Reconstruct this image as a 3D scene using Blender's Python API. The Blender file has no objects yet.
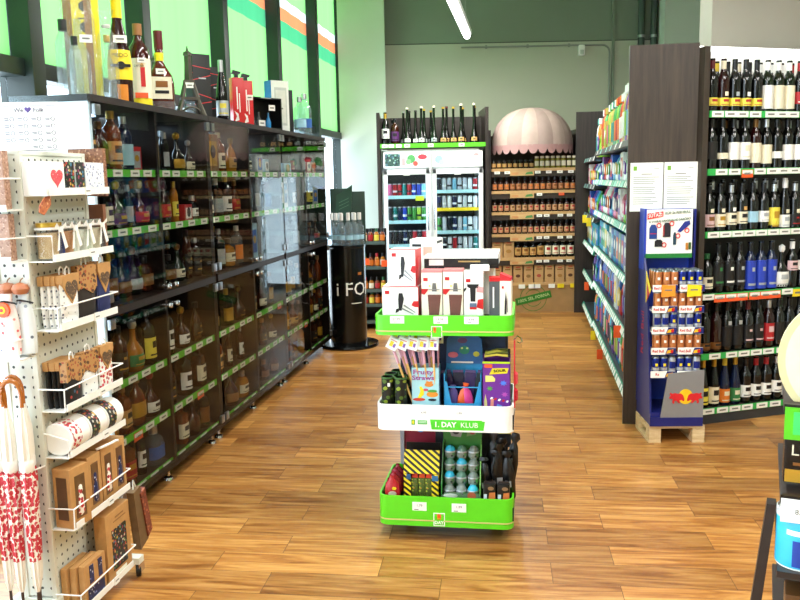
EXPO = 0.08; SKY = 7.0; LAMP = 48
import bpy, bmesh, math, random
from mathutils import Vector, Matrix
random.seed(7)
PI = math.pi
SC = bpy.context.scene
COL = SC.collection
R = math.radians

# ------------------------------------------------------------------ colours and materials
def lin(c):
    if isinstance(c, str):
        c = c.lstrip('#'); c = [int(c[i:i+2], 16) / 255 for i in (0, 2, 4)]
    return tuple(((x / 12.92) if x <= .04045 else ((x + .055) / 1.055) ** 2.4) for x in c)

_M = {}
def mat(col, rough=.5, metal=0., var=.08, scale=30., bump=0., emit=0., spec=.5, coat=0., stretch=None, trans=0.):
    key = (str(col), rough, metal, var, scale, bump, emit, spec, coat, stretch, trans)
    if key in _M: return _M[key]
    m = bpy.data.materials.new('paint_%d' % len(_M)); m.use_nodes = True
    nt = m.node_tree; b = nt.nodes['Principled BSDF']
    rgb = lin(col)
    b.inputs['Roughness'].default_value = rough; b.inputs['Metallic'].default_value = metal
    b.inputs['Specular IOR Level'].default_value = spec; b.inputs['Coat Weight'].default_value = coat
    if trans: b.inputs['Transmission Weight'].default_value = trans
    b.inputs['Base Color'].default_value = (*rgb, 1)
    if var or bump:
        tc = nt.nodes.new('ShaderNodeTexCoord'); no = nt.nodes.new('ShaderNodeTexNoise')
        no.inputs['Scale'].default_value = scale; no.inputs['Detail'].default_value = 3
        src = tc.outputs['Object']
        if stretch:
            mp = nt.nodes.new('ShaderNodeMapping'); mp.inputs['Scale'].default_value = stretch
            nt.links.new(src, mp.inputs[0]); src = mp.outputs[0]
        nt.links.new(src, no.inputs['Vector'])
        if var:
            mx = nt.nodes.new('ShaderNodeMix'); mx.data_type = 'RGBA'
            mx.inputs['A'].default_value = (*[max(0, x * (1 - 2 * var)) for x in rgb], 1)
            mx.inputs['B'].default_value = (*[min(1, x * (1 + 2 * var)) for x in rgb], 1)
            nt.links.new(no.outputs['Fac'], mx.inputs['Factor']); nt.links.new(mx.outputs['Result'], b.inputs['Base Color'])
        if bump:
            bp = nt.nodes.new('ShaderNodeBump'); bp.inputs['Strength'].default_value = bump; bp.inputs['Distance'].default_value = .002
            nt.links.new(no.outputs['Fac'], bp.inputs['Height']); nt.links.new(bp.outputs[0], b.inputs['Normal'])
    if emit:
        b.inputs['Emission Color'].default_value = (*rgb, 1); b.inputs['Emission Strength'].default_value = emit
    _M[key] = m; return m

def new_mat(name):
    m = bpy.data.materials.new(name); m.use_nodes = True
    nt = m.node_tree
    for n in list(nt.nodes): nt.nodes.remove(n)
    out = nt.nodes.new('ShaderNodeOutputMaterial')
    return m, nt, out

def thin_glass(name, tint, refl=.9, rough=.02, opac=0., milk=(1, 1, 1)):
    m, nt, out = new_mat(name)
    t = nt.nodes.new('ShaderNodeBsdfTransparent'); t.inputs[0].default_value = (*tint, 1)
    g = nt.nodes.new('ShaderNodeBsdfGlossy'); g.inputs['Color'].default_value = (refl, refl, refl, 1); g.inputs['Roughness'].default_value = rough
    lw = nt.nodes.new('ShaderNodeLayerWeight'); pw_ = nt.nodes.new('ShaderNodeMath'); pw_.operation = 'POWER'; pw_.inputs[1].default_value = 4.5
    fr = nt.nodes.new('ShaderNodeMath'); fr.operation = 'MULTIPLY_ADD'; fr.inputs[1].default_value = .28; fr.inputs[2].default_value = .025
    nt.links.new(lw.outputs['Facing'], pw_.inputs[0]); nt.links.new(pw_.outputs[0], fr.inputs[0])
    mx = nt.nodes.new('ShaderNodeMixShader')
    nt.links.new(fr.outputs[0], mx.inputs[0]); nt.links.new(t.outputs[0], mx.inputs[1]); nt.links.new(g.outputs[0], mx.inputs[2])
    last = mx
    if opac:
        d = nt.nodes.new('ShaderNodeBsdfDiffuse'); d.inputs[0].default_value = (*milk, 1)
        m2 = nt.nodes.new('ShaderNodeMixShader'); m2.inputs[0].default_value = opac
        nt.links.new(mx.outputs[0], m2.inputs[1]); nt.links.new(d.outputs[0], m2.inputs[2]); last = m2
    nt.links.new(last.outputs[0], out.inputs[0])
    return m

def stripes_mat(name, c1, c2, period, axis=(1, 0, 1), rough=.5):
    m, nt, out = new_mat(name)
    b = nt.nodes.new('ShaderNodeBsdfPrincipled'); b.inputs['Roughness'].default_value = rough
    tc = nt.nodes.new('ShaderNodeTexCoord'); d = nt.nodes.new('ShaderNodeVectorMath'); d.operation = 'DOT_PRODUCT'; d.inputs[1].default_value = axis
    a = nt.nodes.new('ShaderNodeMath'); a.operation = 'DIVIDE'; a.inputs[1].default_value = period
    f = nt.nodes.new('ShaderNodeMath'); f.operation = 'FRACT'
    g = nt.nodes.new('ShaderNodeMath'); g.operation = 'GREATER_THAN'; g.inputs[1].default_value = .5
    mx = nt.nodes.new('ShaderNodeMix'); mx.data_type = 'RGBA'; mx.inputs['A'].default_value = (*lin(c1), 1); mx.inputs['B'].default_value = (*lin(c2), 1)
    L = nt.links.new
    L(tc.outputs['Object'], d.inputs[0]); L(d.outputs['Value'], a.inputs[0]); L(a.outputs[0], f.inputs[0]); L(f.outputs[0], g.inputs[0]); L(g.outputs[0], mx.inputs['Factor'])
    L(mx.outputs['Result'], b.inputs['Base Color']); L(b.outputs[0], out.inputs[0])
    return m

def blotch_mat(name, base, cols, scale, amount=.5, rough=.5, metal=0., smooth=.02):
    """printed pattern: coloured blots of a cell texture on a base colour"""
    m, nt, out = new_mat(name); L = nt.links.new
    b = nt.nodes.new('ShaderNodeBsdfPrincipled'); b.inputs['Roughness'].default_value = rough; b.inputs['Metallic'].default_value = metal
    tc = nt.nodes.new('ShaderNodeTexCoord'); v = nt.nodes.new('ShaderNodeTexVoronoi'); v.inputs['Scale'].default_value = scale
    L(tc.outputs['Object'], v.inputs['Vector'])
    sp = nt.nodes.new('ShaderNodeSeparateColor'); L(v.outputs['Color'], sp.inputs[0])
    rp = nt.nodes.new('ShaderNodeValToRGB'); rp.color_ramp.interpolation = 'CONSTANT'
    el = rp.color_ramp.elements
    while len(el) < len(cols): el.new(.5)
    for i, c in enumerate(cols): el[i].position = i / len(cols); el[i].color = (*lin(c), 1)
    L(sp.outputs[0], rp.inputs[0])
    rr = nt.nodes.new('ShaderNodeMapRange'); rr.inputs['From Min'].default_value = amount - smooth; rr.inputs['From Max'].default_value = amount + smooth
    rr.inputs['To Min'].default_value = 1; rr.inputs['To Max'].default_value = 0
    L(v.outputs['Distance'], rr.inputs['Value'])
    mx = nt.nodes.new('ShaderNodeMix'); mx.data_type = 'RGBA'; mx.inputs['A'].default_value = (*lin(base), 1)
    L(rr.outputs[0], mx.inputs['Factor']); L(rp.outputs[0], mx.inputs['B']); L(mx.outputs['Result'], b.inputs['Base Color']); L(b.outputs[0], out.inputs[0])
    return m

def wood_mat(name, c1, c2, scale=(60, 60, 4), rough=.45, nscale=1.0, spec=.5):
    m, nt, out = new_mat(name); L = nt.links.new
    b = nt.nodes.new('ShaderNodeBsdfPrincipled'); b.inputs['Roughness'].default_value = rough; b.inputs['Specular IOR Level'].default_value = spec
    tc = nt.nodes.new('ShaderNodeTexCoord'); mp = nt.nodes.new('ShaderNodeMapping'); mp.inputs['Scale'].default_value = scale
    no = nt.nodes.new('ShaderNodeTexNoise'); no.inputs['Scale'].default_value = nscale; no.inputs['Detail'].default_value = 6; no.inputs['Roughness'].default_value = .65
    mx = nt.nodes.new('ShaderNodeMix'); mx.data_type = 'RGBA'; mx.inputs['A'].default_value = (*lin(c1), 1); mx.inputs['B'].default_value = (*lin(c2), 1)
    rr = nt.nodes.new('ShaderNodeMapRange'); rr.inputs['From Min'].default_value = .3; rr.inputs['From Max'].default_value = .7
    L(tc.outputs['Object'], mp.inputs[0]); L(mp.outputs[0], no.inputs['Vector']); L(no.outputs['Fac'], rr.inputs['Value']); L(rr.outputs[0], mx.inputs['Factor'])
    L(mx.outputs['Result'], b.inputs['Base Color']); L(b.outputs[0], out.inputs[0])
    bp = nt.nodes.new('ShaderNodeBump'); bp.inputs['Strength'].default_value = .15; bp.inputs['Distance'].default_value = .001
    L(no.outputs['Fac'], bp.inputs['Height']); L(bp.outputs[0], b.inputs['Normal'])
    return m

# ------------------------------------------------------------------ mesh builder
class MB:
    def __init__(s): s.v = []; s.f = []; s.fm = []; s.sm = []; s.mats = []
    def mi(s, m):
        if m not in s.mats: s.mats.append(m)
        return s.mats.index(m)
    def add(s, vs, fs, m, smooth=False, M=None):
        o = len(s.v); i = s.mi(m)
        if M is not None: vs = [tuple(M @ Vector(p)) for p in vs]
        s.v += [tuple(p) for p in vs]
        for f in fs: s.f.append([o + k for k in f]); s.fm.append(i); s.sm.append(smooth)
        return s
    def box(s, x, y, z, m, M=None, ch=0.):
        (x0, x1), (y0, y1), (z0, z1) = x, y, z
        if ch <= 0:
            vs = [(a, b, c) for c in (z0, z1) for b in (y0, y1) for a in (x0, x1)]
            return s.add(vs, [(0, 2, 3, 1), (4, 5, 7, 6), (0, 1, 5, 4), (2, 6, 7, 3), (0, 4, 6, 2), (1, 3, 7, 5)], m, False, M)
        bm = bmesh.new()
        bmesh.ops.create_cube(bm, size=1)
        for q in bm.verts: q.co = Vector((x0 + (q.co.x + .5) * (x1 - x0), y0 + (q.co.y + .5) * (y1 - y0), z0 + (q.co.z + .5) * (z1 - z0)))
        bmesh.ops.bevel(bm, geom=bm.edges[:], offset=ch, segments=2, affect='EDGES', profile=.7)
        bm.verts.index_update()
        s.add([q.co[:] for q in bm.verts], [[q.index for q in f.verts] for f in bm.faces], m, True, M); bm.free(); return s
    def lathe(s, prof, m, n=16, c=(0, 0, 0), M=None, arc=None, sq=(1, 1), pw=2.0, ms=None):
        """profile of (r, z); ms: a material per segment; sq: x/y scale; pw: superellipse power"""
        a0, a1 = arc if arc else (0, 2 * PI)
        k = n if not arc else n + 1
        vs = []
        for r_, z in prof:
            for i in range(k):
                t = a0 + (a1 - a0) * i / n
                ct, st = math.cos(t), math.sin(t)
                g = 1.0 if pw == 2 else (abs(ct) ** pw + abs(st) ** pw) ** (-1 / pw)
                vs.append((c[0] + r_ * ct * g * sq[0], c[1] + r_ * st * g * sq[1], c[2] + z))
        o = len(s.v)
        if M is not None: vs = [tuple(M @ Vector(p)) for p in vs]
        s.v += vs
        for j in range(len(prof) - 1):
            mm = s.mi(ms[j] if ms else m)
            for i in range(n):
                i2 = (i + 1) % k if not arc else i + 1
                a, b, c2, d = o + j * k + i, o + j * k + i2, o + (j + 1) * k + i2, o + (j + 1) * k + i
                if prof[j][0] < 1e-6: fc = [a, c2, d]
                elif prof[j + 1][0] < 1e-6: fc = [a, b, d]
                else: fc = [a, b, c2, d]
                s.f.append(fc); s.fm.append(mm); s.sm.append(True)
        return s
    def cyl(s, p, q, r, m, n=10, r2=None):
        p, q = Vector(p), Vector(q); d = q - p; L = d.length
        M = Matrix.Translation(p) @ d.to_track_quat('Z', 'Y').to_matrix().to_4x4()
        r2 = r if r2 is None else r2
        return s.lathe([(0, 0), (r, 0), (r2, L), (0, L)], m, n, M=M)
    def tube(s, pts, r, m, n=6, rs=None):
        pts = [Vector(p) for p in pts]; k = len(pts); o = len(s.v); mi = s.mi(m)
        up = Vector((.13, .27, .95))
        for i, p in enumerate(pts):
            d = (pts[min(i + 1, k - 1)] - pts[max(i - 1, 0)]).normalized()
            a = d.cross(up)
            if a.length < .05: a = d.cross(Vector((1, 0, 0)))
            a.normalize(); b = d.cross(a); rr = rs[i] if rs else r
            for j in range(n):
                t = 2 * PI * j / n; q = p + a * math.cos(t) * rr + b * math.sin(t) * rr
                s.v.append(tuple(q))
        for i in range(k - 1):
            for j in range(n):
                j2 = (j + 1) % n
                s.f.append([o + i * n + j, o + i * n + j2, o + (i + 1) * n + j2, o + (i + 1) * n + j]); s.fm.append(mi); s.sm.append(True)
        s.f.append([o + j for j in range(n)]); s.fm.append(mi); s.sm.append(False)
        s.f.append([o + (k - 1) * n + j for j in range(n)][::-1]); s.fm.append(mi); s.sm.append(False)
        return s
    def prism(s, poly, m, d0, d1, plane='xz', M=None):
        """extrude a polygon: plane xz -> along y; xy -> along z; yz -> along x"""
        def P(a, b, d): return {'xz': (a, d, b), 'xy': (a, b, d), 'yz': (d, a, b)}[plane]
        n = len(poly)
        vs = [P(a, b, d0) for a, b in poly] + [P(a, b, d1) for a, b in poly]
        fs = [list(range(n)), list(range(2 * n - 1, n - 1, -1))] + [[i, n + i, n + (i + 1) % n, (i + 1) % n] for i in range(n)]
        return s.add(vs, fs, m, False, M)
    def disc(s, cx, cz, r, m, d0, d1, n=20, plane='xz', sq=(1, 1)):
        return s.prism([(cx + r * sq[0] * math.cos(2 * PI * i / n), cz + r * sq[1] * math.sin(2 * PI * i / n)) for i in range(n)], m, d0, d1, plane)
    def mesh(s, name, sharp=35):
        me = bpy.data.meshes.new(name); me.from_pydata(s.v, [], s.f)
        for m in s.mats: me.materials.append(m)
        me.polygons.foreach_set('material_index', s.fm); me.polygons.foreach_set('use_smooth', s.sm)
        bm = bmesh.new(); bm.from_mesh(me); bmesh.ops.recalc_face_normals(bm, faces=bm.faces[:]); bm.to_mesh(me); bm.free()
        if any(s.sm): me.set_sharp_from_angle(angle=R(sharp))
        me.update(); return me

# ------------------------------------------------------------------ objects
def obj(name, me, parent=None, loc=(0, 0, 0), rz=0, rot=None):
    if isinstance(me, MB): me = me.mesh(name)
    o = bpy.data.objects.new(name, me); COL.objects.link(o)
    if parent: o.parent = parent
    o.location = loc; o.rotation_euler = rot if rot else (0, 0, rz)
    return o
def tag(o, label, cat, group=None, kind=None):
    o['label'] = label; o['category'] = cat
    if group: o['group'] = group
    if kind: o['kind'] = kind
    return o
def thing(name, label, cat, loc=(0, 0, 0), rz=0, group=None, me=None):
    return tag(obj(name, me, None, loc, rz), label, cat, group)
def struct(name, me, loc=(0, 0, 0), rz=0, parent=None):
    o = obj(name, me, parent, loc, rz)
    if not parent: o['kind'] = 'structure'
    return o
class Frame:
    def __init__(s, x, y, deg): s.M = Matrix.Translation((x, y, 0)) @ Matrix.Rotation(R(deg), 4, 'Z'); s.rz = R(deg)
    def __call__(s, x, y, z=0): return s.M @ Vector((x, y, z))
_T = {}
def text_mesh(body, size, m, ext=.0004, align='CENTER', bold=0., bend=None):
    key = (body, size, m.name, ext, align, bold, bend)
    if key in _T: return _T[key]
    cu = bpy.data.curves.new('lettering', 'FONT'); cu.body = body; cu.size = size; cu.extrude = ext; cu.align_x = align; cu.align_y = 'CENTER'; cu.offset = bold; cu.resolution_u = 2
    o = bpy.data.objects.new('lettering', cu); COL.objects.link(o)
    dg = bpy.context.evaluated_depsgraph_get()
    me = bpy.data.meshes.new_from_object(o.evaluated_get(dg)); bpy.data.objects.remove(o); bpy.data.curves.remove(cu)
    me.materials.clear(); me.materials.append(m)
    if bend:
        for v in me.vertices:
            a = v.co.x / bend; rr = bend + v.co.z
            v.co = Vector((math.sin(a) * rr, v.co.y, math.cos(a) * rr))
    _T[key] = me; return me
FRONT = (PI / 2, 0, 0)
def text(body, size, m, parent, loc, rot=FRONT, **k):
    return obj('lettering', text_mesh(body, size, m, **k), parent, loc, rot=rot)
ORD = ['first', 'second', 'third', 'fourth', 'fifth', 'sixth', 'seventh', 'eighth', 'ninth', 'tenth', 'eleventh', 'twelfth', 'thirteenth', 'fourteenth', 'fifteenth', 'sixteenth', 'seventeenth', 'eighteenth', 'nineteenth', 'twentieth',
       'twenty-first', 'twenty-second', 'twenty-third', 'twenty-fourth']
def build_thing(name, spec, label, cat, loc, rz, group=None):
    """spec: (root mesh, [(part name, mesh)]); copies share the mesh data"""
    me, parts = spec
    o = thing(name, label, cat, loc, rz, group, me)
    for pn, pm in parts: obj(pn, pm, o)
    return o

# ------------------------------------------------------------------ shared materials
WENGE = wood_mat('dark_wenge', '#1a1412', '#382e29', (55, 55, 3), .4)
WENGE2 = wood_mat('dark_wenge_board', '#2a211c', '#46392f', (40, 40, 2.2), .45)
WENGE_C = wood_mat('cabinet_wenge', '#110b09', '#2a1e18', (55, 55, 3), .5, spec=.25)
OAK = wood_mat('pale_wood', '#b98f5c', '#d6b27e', (4, 30, 50), .5)
KRAFT = mat('#b98a52', .75, var=.1, scale=40)
KRAFT_D = mat('#8f6538', .8, var=.1, scale=40)
WHITE = mat('#f4f4f0', .4, var=.03)
CREAM = mat('#e9e6d8', .45, var=.03)
BLACK = mat('#0e0e10', .35, var=.1)
DARK = mat('#1b1c1e', .45, var=.1)
GREEN = mat('#58c322', .4, var=.04)
CHROME = mat('#d8d8da', .15, metal=1., var=.03)
STEEL = mat('#9a9da0', .3, metal=1., var=.05)
REDM = mat('#c4181c', .4, var=.05)
TAGW = mat('#f2f2ec', .5, var=.03)
TAGINK = mat('#77776f', .6, var=.05)
ORANGE = mat('#ef5a22', .5, var=.05)
YELLOW = mat('#f2d51c', .5, var=.05)
WIRE = mat('#f3f3ee', .3, var=.03)
GLASS_DOOR = thin_glass('door_glass', (.80, .80, .78), .8)
GLASS_CLEAR = thin_glass('clear_pane', (.95, .97, .97), .9)
B_DARK = mat('#0b0c0b', .08, var=.05, spec=.6)
B_RED = mat('#240808', .08, var=.05, spec=.6)
B_GREEN = mat('#0d1a0c', .08, var=.05, spec=.6)
B_BLUE = mat('#0c1838', .08, var=.05, spec=.6)
B_AMBER = mat('#6d2f0a', .08, var=.15, scale=12, spec=.6)
B_GOLD = mat('#a8691a', .08, var=.15, scale=12, spec=.6)
B_BROWN = mat('#3a1608', .08, var=.1, spec=.6)
B_CLEAR = thin_glass('bottle_clear', (.80, .86, .88), .9, .03, .10, (.75, .82, .86))
B_TEAL = mat('#1c4a44', .1, var=.1, spec=.6)

# ------------------------------------------------------------------ bottle kinds
BK = {  # profile, label band, cap profile, lathe squash, power
 'wine': ([(0, 0), (.033, 0), (.037, .005), (.037, .178), (.0345, .196), (.025, .214), (.017, .232), (.0145, .25), (.0145, .288), (.016, .289), (.016, .30), (0, .30)], (.055, .145), [(.0157, .235), (.0157, .3005), (0, .3015)], (1, 1), 2),
 'hock': ([(0, 0), (.033, 0), (.0365, .005), (.0365, .12), (.033, .16), (.024, .21), (.016, .25), (.0140, .275), (.0140, .325), (0, .325)], (.035, .11), [(.0155, .262), (.0152, .326), (0, .327)], (1, 1), 2),
 'liquor': ([(0, 0), (.036, 0), (.039, .005), (.039, .15), (.034, .172), (.02, .188), (.0145, .2), (.0145, .232), (0, .232)], (.03, .12), [(.0165, .208), (.0165, .24), (0, .241)], (1, 1), 2),
 'square': ([(0, 0), (.036, 0), (.038, .005), (.038, .145), (.034, .16), (.016, .172), (.0135, .185), (.0135, .215), (0, .215)], (.03, .11), [(.0155, .19), (.0155, .228), (0, .229)], (1, .9), 4),
 'flask': ([(0, 0), (.04, 0), (.046, .006), (.05, .06), (.046, .12), (.03, .148), (.0145, .165), (.013, .18), (.013, .205), (0, .205)], (.035, .10), [(.016, .182), (.016, .215), (0, .216)], (1, .6), 2.6),
 'decanter': ([(0, 0), (.036, 0), (.048, .012), (.054, .05), (.048, .09), (.028, .118), (.016, .135), (.0145, .18), (.018, .184), (0, .184)], (.025, .075), [(.012, .184), (.02, .197), (.019, .214), (0, .225)], (1, .8), 2),
 'slim': ([(0, 0), (.026, 0), (.028, .004), (.028, .17), (.022, .195), (.0135, .21), (.0125, .245), (0, .245)], (.04, .13), [(.0145, .215), (.0145, .253), (0, .254)], (1, 1), 2),
 'squat': ([(0, 0), (.044, 0), (.05, .007), (.05, .095), (.04, .118), (.018, .13), (.016, .15), (0, .15)], (.03, .085), [(.02, .135), (.02, .17), (0, .171)], (1, .75), 3),
 'sauce': ([(0, 0), (.025, 0), (.027, .004), (.027, .088), (.02, .104), (.0125, .112), (.0125, .128), (0, .128)], (.018, .078), [(.0145, .112), (.0145, .148), (0, .149)], (1, 1), 2),
 'kiosk': ([(0, 0), (.036, 0), (.039, .005), (.039, .15), (.03, .18), (.016, .21), (.014, .235), (.014, .262), (0, .262)], (.04, .11), [(.0165, .222), (.0165, .285), (0, .286)], (1, 1), 2),
 'tallneck': ([(0, 0), (.046, 0), (.053, .008), (.05, .05), (.034, .09), (.022, .14), (.016, .19), (.0145, .25), (.0145, .40), (0, .40)], (.02, .06), [(.017, .35), (.0165, .405), (0, .407)], (1, 1), 2),
}
_B = {}; DARKLAB = set()
def bottle(kind, glass, lab=None, cap=None, band=None, art=None, arc=80, dot=None, cap_from=None):
    """-> (body mesh, [label, cap]); lab/cap/art materials; band overrides the label heights; dot: a round seal above the label"""
    key = (kind, glass.name, lab and lab.name, cap and cap.name, band, art and art.name, arc, dot and dot.name, cap_from)
    if key in _B: return _B[key]
    prof, lb, cp, sq, pw = BK[kind]
    body = MB().lathe(prof, glass, 18, sq=sq, pw=pw).mesh('bottle')
    parts = []
    def r_at(z):
        for (r0, z0), (r1, z1) in zip(prof[1:], prof[2:]):
            if z0 <= z <= z1 and z1 > z0: return r0 + (r1 - r0) * (z - z0) / (z1 - z0)
        return prof[3][0]
    if lab:
        z0, z1 = band or lb
        L = MB(); A = (R(-90 - arc), R(-90 + arc))
        zs = [z0 + (z1 - z0) * i / 4 for i in range(5)]
        L.lathe([(r_at(z) + .0008, z) for z in zs], lab, 12, arc=A, sq=sq, pw=pw)
        if art:
            h = z1 - z0; dk = lab.name in DARKLAB; aw = .2 if dk else .38
            L.lathe([(r_at(z) + .0014, z) for z in (z0 + (.62 if dk else .50) * h, z0 + (.76 if dk else .82) * h)], art, 6, arc=(R(-90 - arc * aw), R(-90 + arc * aw)), sq=sq, pw=pw)
            L.lathe([(r_at(z) + .0014, z) for z in (z0 + .12 * h, z0 + .2 * h)], art, 6, arc=(R(-90 - arc * .6), R(-90 + arc * .6)), sq=sq, pw=pw)
        if dot:
            z = z1 + .022; L.lathe([(r_at(z + d) + .001, z + d) for d in (-.012, -.006, 0, .006, .012)], dot, 6, arc=(R(-90 - 18), R(-90 + 18)), sq=sq, pw=pw)
        parts.append(('label', L.mesh('label')))
    if cap:
        cpp = cp if cap_from is None else [(cp[0][0], cap_from)] + cp[1:]
        parts.append(('cap', MB().lathe([(cpp[0][0] - .002, cpp[0][1])] + cpp, cap, 14).mesh('cap')))
    _B[key] = (body, parts); return _B[key]

_C = {}
def can(body, top=STEEL, r=.0265, h=.13, art=None, stripe=None, small=False):
    key = (body.name, r, h, art and art.name, stripe and stripe.name)
    if key in _C: return _C[key]
    ms = [STEEL, body, body, body, body, STEEL, STEEL, STEEL]
    b = MB()
    prof = [(r * .78, .0), (r, h * .06), (r, h * .3), (r, h * .45), (r, h * .8), (r, h * .92), (r * .86, h * .975), (r * .86, h)]
    b.lathe([(0, .002)] + prof, body, 14, ms=[STEEL, STEEL, body, stripe or body, body, body, STEEL, STEEL])
    if art: b.lathe([(r + .0008, h * (.52 if small else .4)), (r + .0008, h * (.66 if small else .75))], art, 6, arc=(R(-108), R(-72)) if small else (R(-140), R(-40)))
    lid = MB().lathe([(r * .84, h * .985), (0, h * .98)], STEEL, 14)
    lid.box((-.006, .006), (-.008, .004), (h * .98, h * .995), STEEL)
    _C[key] = (b.mesh('can'), [('lid', lid.mesh('lid'))]); return _C[key]
def price_strip(parent, x0, x1, y, z0, z1, tags, green=GREEN, w=.055, h=None, tagm=TAGW, axis='x'):
    """a price rail with its tags; tags: list of (centre, material) or centres"""
    def B(a, b, d0, d1, e, f, m, mb): return mb.box((a, b), (d0, d1), (e, f), m) if axis == 'x' else mb.box((d0, d1), (a, b), (e, f), m)
    s = obj('price_strip', B(x0, x1, y, y + .006, z0, z1, green, MB()), parent)
    h = h or (z1 - z0) * .88
    for t in tags:
        c, tm = t if isinstance(t, tuple) else (t, tagm)
        zc = (z0 + z1) / 2; dz = -.012 if tm in (ORANGE, YELLOW) else 0
        hh = h * (1.35 if tm in (ORANGE, YELLOW) else 1)
        mb = MB(); B(c - w / 2, c + w / 2, y - .0025, y - .0004, zc - hh / 2 + dz, zc + hh / 2 + dz, tm, mb)
        if tm is ORANGE: B(c - w * .45, c + w * .45, y - .0031, y - .0024, zc + hh * .0 + dz, zc + hh * .44 + dz, TAGW, mb)
        B(c - w * .28, c + w * .28, y - .0031, y - .0024, zc - hh * .12 + dz, zc + hh * .14 + dz, TAGINK, mb)
        obj('price_tag', mb, s)
    return s

# ------------------------------------------------------------------ camera
cam = bpy.data.objects.new('camera', bpy.data.cameras.new('camera')); COL.objects.link(cam)
th = math.atan(121 / 820); ro = .02
Fv = Vector((0, math.cos(th), -math.sin(th))); R0 = Vector((1, 0, 0)); U0 = Vector((0, math.sin(th), math.cos(th)))
Uv = U0 * math.cos(ro) + R0 * math.sin(ro); Rv = R0 * math.cos(ro) - U0 * math.sin(ro)
cam.matrix_world = Matrix(((Rv.x, Uv.x, -Fv.x, 0), (Rv.y, Uv.y, -Fv.y, 0), (Rv.z, Uv.z, -Fv.z, 1.5), (0, 0, 0, 1)))
cam.data.sensor_fit = 'HORIZONTAL'; cam.data.sensor_width = 36; cam.data.lens = 820 / 800 * 36
cam.data.clip_start = .05
SC.camera = cam
SC.view_settings.view_transform = 'Standard'; SC.view_settings.look = 'None'; SC.view_settings.gamma = 1; SC.view_settings.use_curve_mapping = False
SC.view_settings.exposure = EXPO
SC.cycles.use_denoising = True
SC.cycles.max_bounces = 10; SC.cycles.transparent_max_bounces = 24; SC.cycles.sample_clamp_indirect = 6; SC.cycles.caustics_reflective = False; SC.cycles.caustics_refractive = False

# ------------------------------------------------------------------ daylight
w = bpy.data.worlds.new('sky'); SC.world = w; w.use_nodes = True
w.node_tree.nodes['Background'].inputs[0].default_value = (.80, .92, 1, 1); w.node_tree.nodes['Background'].inputs[1].default_value = SKY

CAB = Frame(-1.242, 3.418, 81)     # x along the cabinet fronts (away), y into the cabinets

# ------------------------------------------------------------------ floor of wood-look planks
m, nt, out = new_mat('plank_tiles'); L = nt.links.new
b = nt.nodes.new('ShaderNodeBsdfPrincipled'); b.inputs['Specular IOR Level'].default_value = .5
tc = nt.nodes.new('ShaderNodeTexCoord'); mp = nt.nodes.new('ShaderNodeMapping'); mp.inputs['Rotation'].default_value = (0, 0, R(7)); mp.inputs['Location'].default_value = (.22, .06, 0)
bk = nt.nodes.new('ShaderNodeTexBrick'); bk.inputs['Scale'].default_value = 1; bk.inputs['Brick Width'].default_value = .66; bk.inputs['Row Height'].default_value = .165
bk.inputs['Mortar Size'].default_value = .0013; bk.inputs['Mortar Smooth'].default_value = .1; bk.offset = .37; bk.offset_frequency = 2; bk.inputs['Bias'].default_value = 0
bk.inputs['Color1'].default_value = (0, 0, 0, 1); bk.inputs['Color2'].default_value = (1, 1, 1, 1); bk.inputs['Mortar'].default_value = (.5, .5, .5, 1)
L(tc.outputs['Object'], mp.inputs[0]); L(mp.outputs[0], bk.inputs['Vector'])
sh = nt.nodes.new('ShaderNodeVectorMath'); sh.operation = 'MULTIPLY_ADD'; sh.inputs[1].default_value = (7.3, 13.1, 3.7)
L(bk.outputs['Color'], sh.inputs[0]); L(mp.outputs[0], sh.inputs[2])
st = nt.nodes.new('ShaderNodeMapping'); st.inputs['Scale'].default_value = (1.9, 22, 1); L(sh.outputs[0], st.inputs[0])
no = nt.nodes.new('ShaderNodeTexNoise'); no.inputs['Scale'].default_value = 1; no.inputs['Detail'].default_value = 5; no.inputs['Roughness'].default_value = .55; no.inputs['Distortion'].default_value = 1.6
L(st.outputs[0], no.inputs['Vector'])
rp = nt.nodes.new('ShaderNodeValToRGB'); e = rp.color_ramp.elements
e[0].position = .28; e[0].color = (*lin('#7a4820'), 1); e[1].position = .72; e[1].color = (*lin('#d09c5c'), 1)
x = e.new(.42); x.color = (*lin('#a26a31'), 1); x = e.new(.55); x.color = (*lin('#b98446'), 1)
L(no.outputs['Fac'], rp.inputs[0])
tone = nt.nodes.new('ShaderNodeMix'); tone.data_type = 'RGBA'; tone.inputs['A'].default_value = (.66, .62, .58, 1); tone.inputs['B'].default_value = (1.08, 1.06, 1.0, 1)
sp = nt.nodes.new('ShaderNodeSeparateColor'); L(bk.outputs['Color'], sp.inputs[0]); L(sp.outputs[0], tone.inputs['Factor'])
mu = nt.nodes.new('ShaderNodeMix'); mu.data_type = 'RGBA'; mu.blend_type = 'MULTIPLY'; mu.inputs['Factor'].default_value = 1
L(rp.outputs[0], mu.inputs['A']); L(tone.outputs['Result'], mu.inputs['B'])
jt = nt.nodes.new('ShaderNodeMix'); jt.data_type = 'RGBA'; jt.inputs['B'].default_value = (*lin('#5e3c1c'), 1); L(bk.outputs['Fac'], jt.inputs['Factor']); L(mu.outputs['Result'], jt.inputs['A'])
L(jt.outputs['Result'], b.inputs['Base Color'])
rr = nt.nodes.new('ShaderNodeMapRange'); rr.inputs['To Min'].default_value = .24; rr.inputs['To Max'].default_value = .40; L(no.outputs['Fac'], rr.inputs['Value']); L(rr.outputs[0], b.inputs['Roughness'])
bp = nt.nodes.new('ShaderNodeBump'); bp.inputs['Strength'].default_value = .3; bp.inputs['Distance'].default_value = .0015; bp.invert = True; L(bk.outputs['Fac'], bp.inputs['Height']); L(bp.outputs[0], b.inputs['Normal'])
L(b.outputs[0], out.inputs[0]); FLOOR = m
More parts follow.
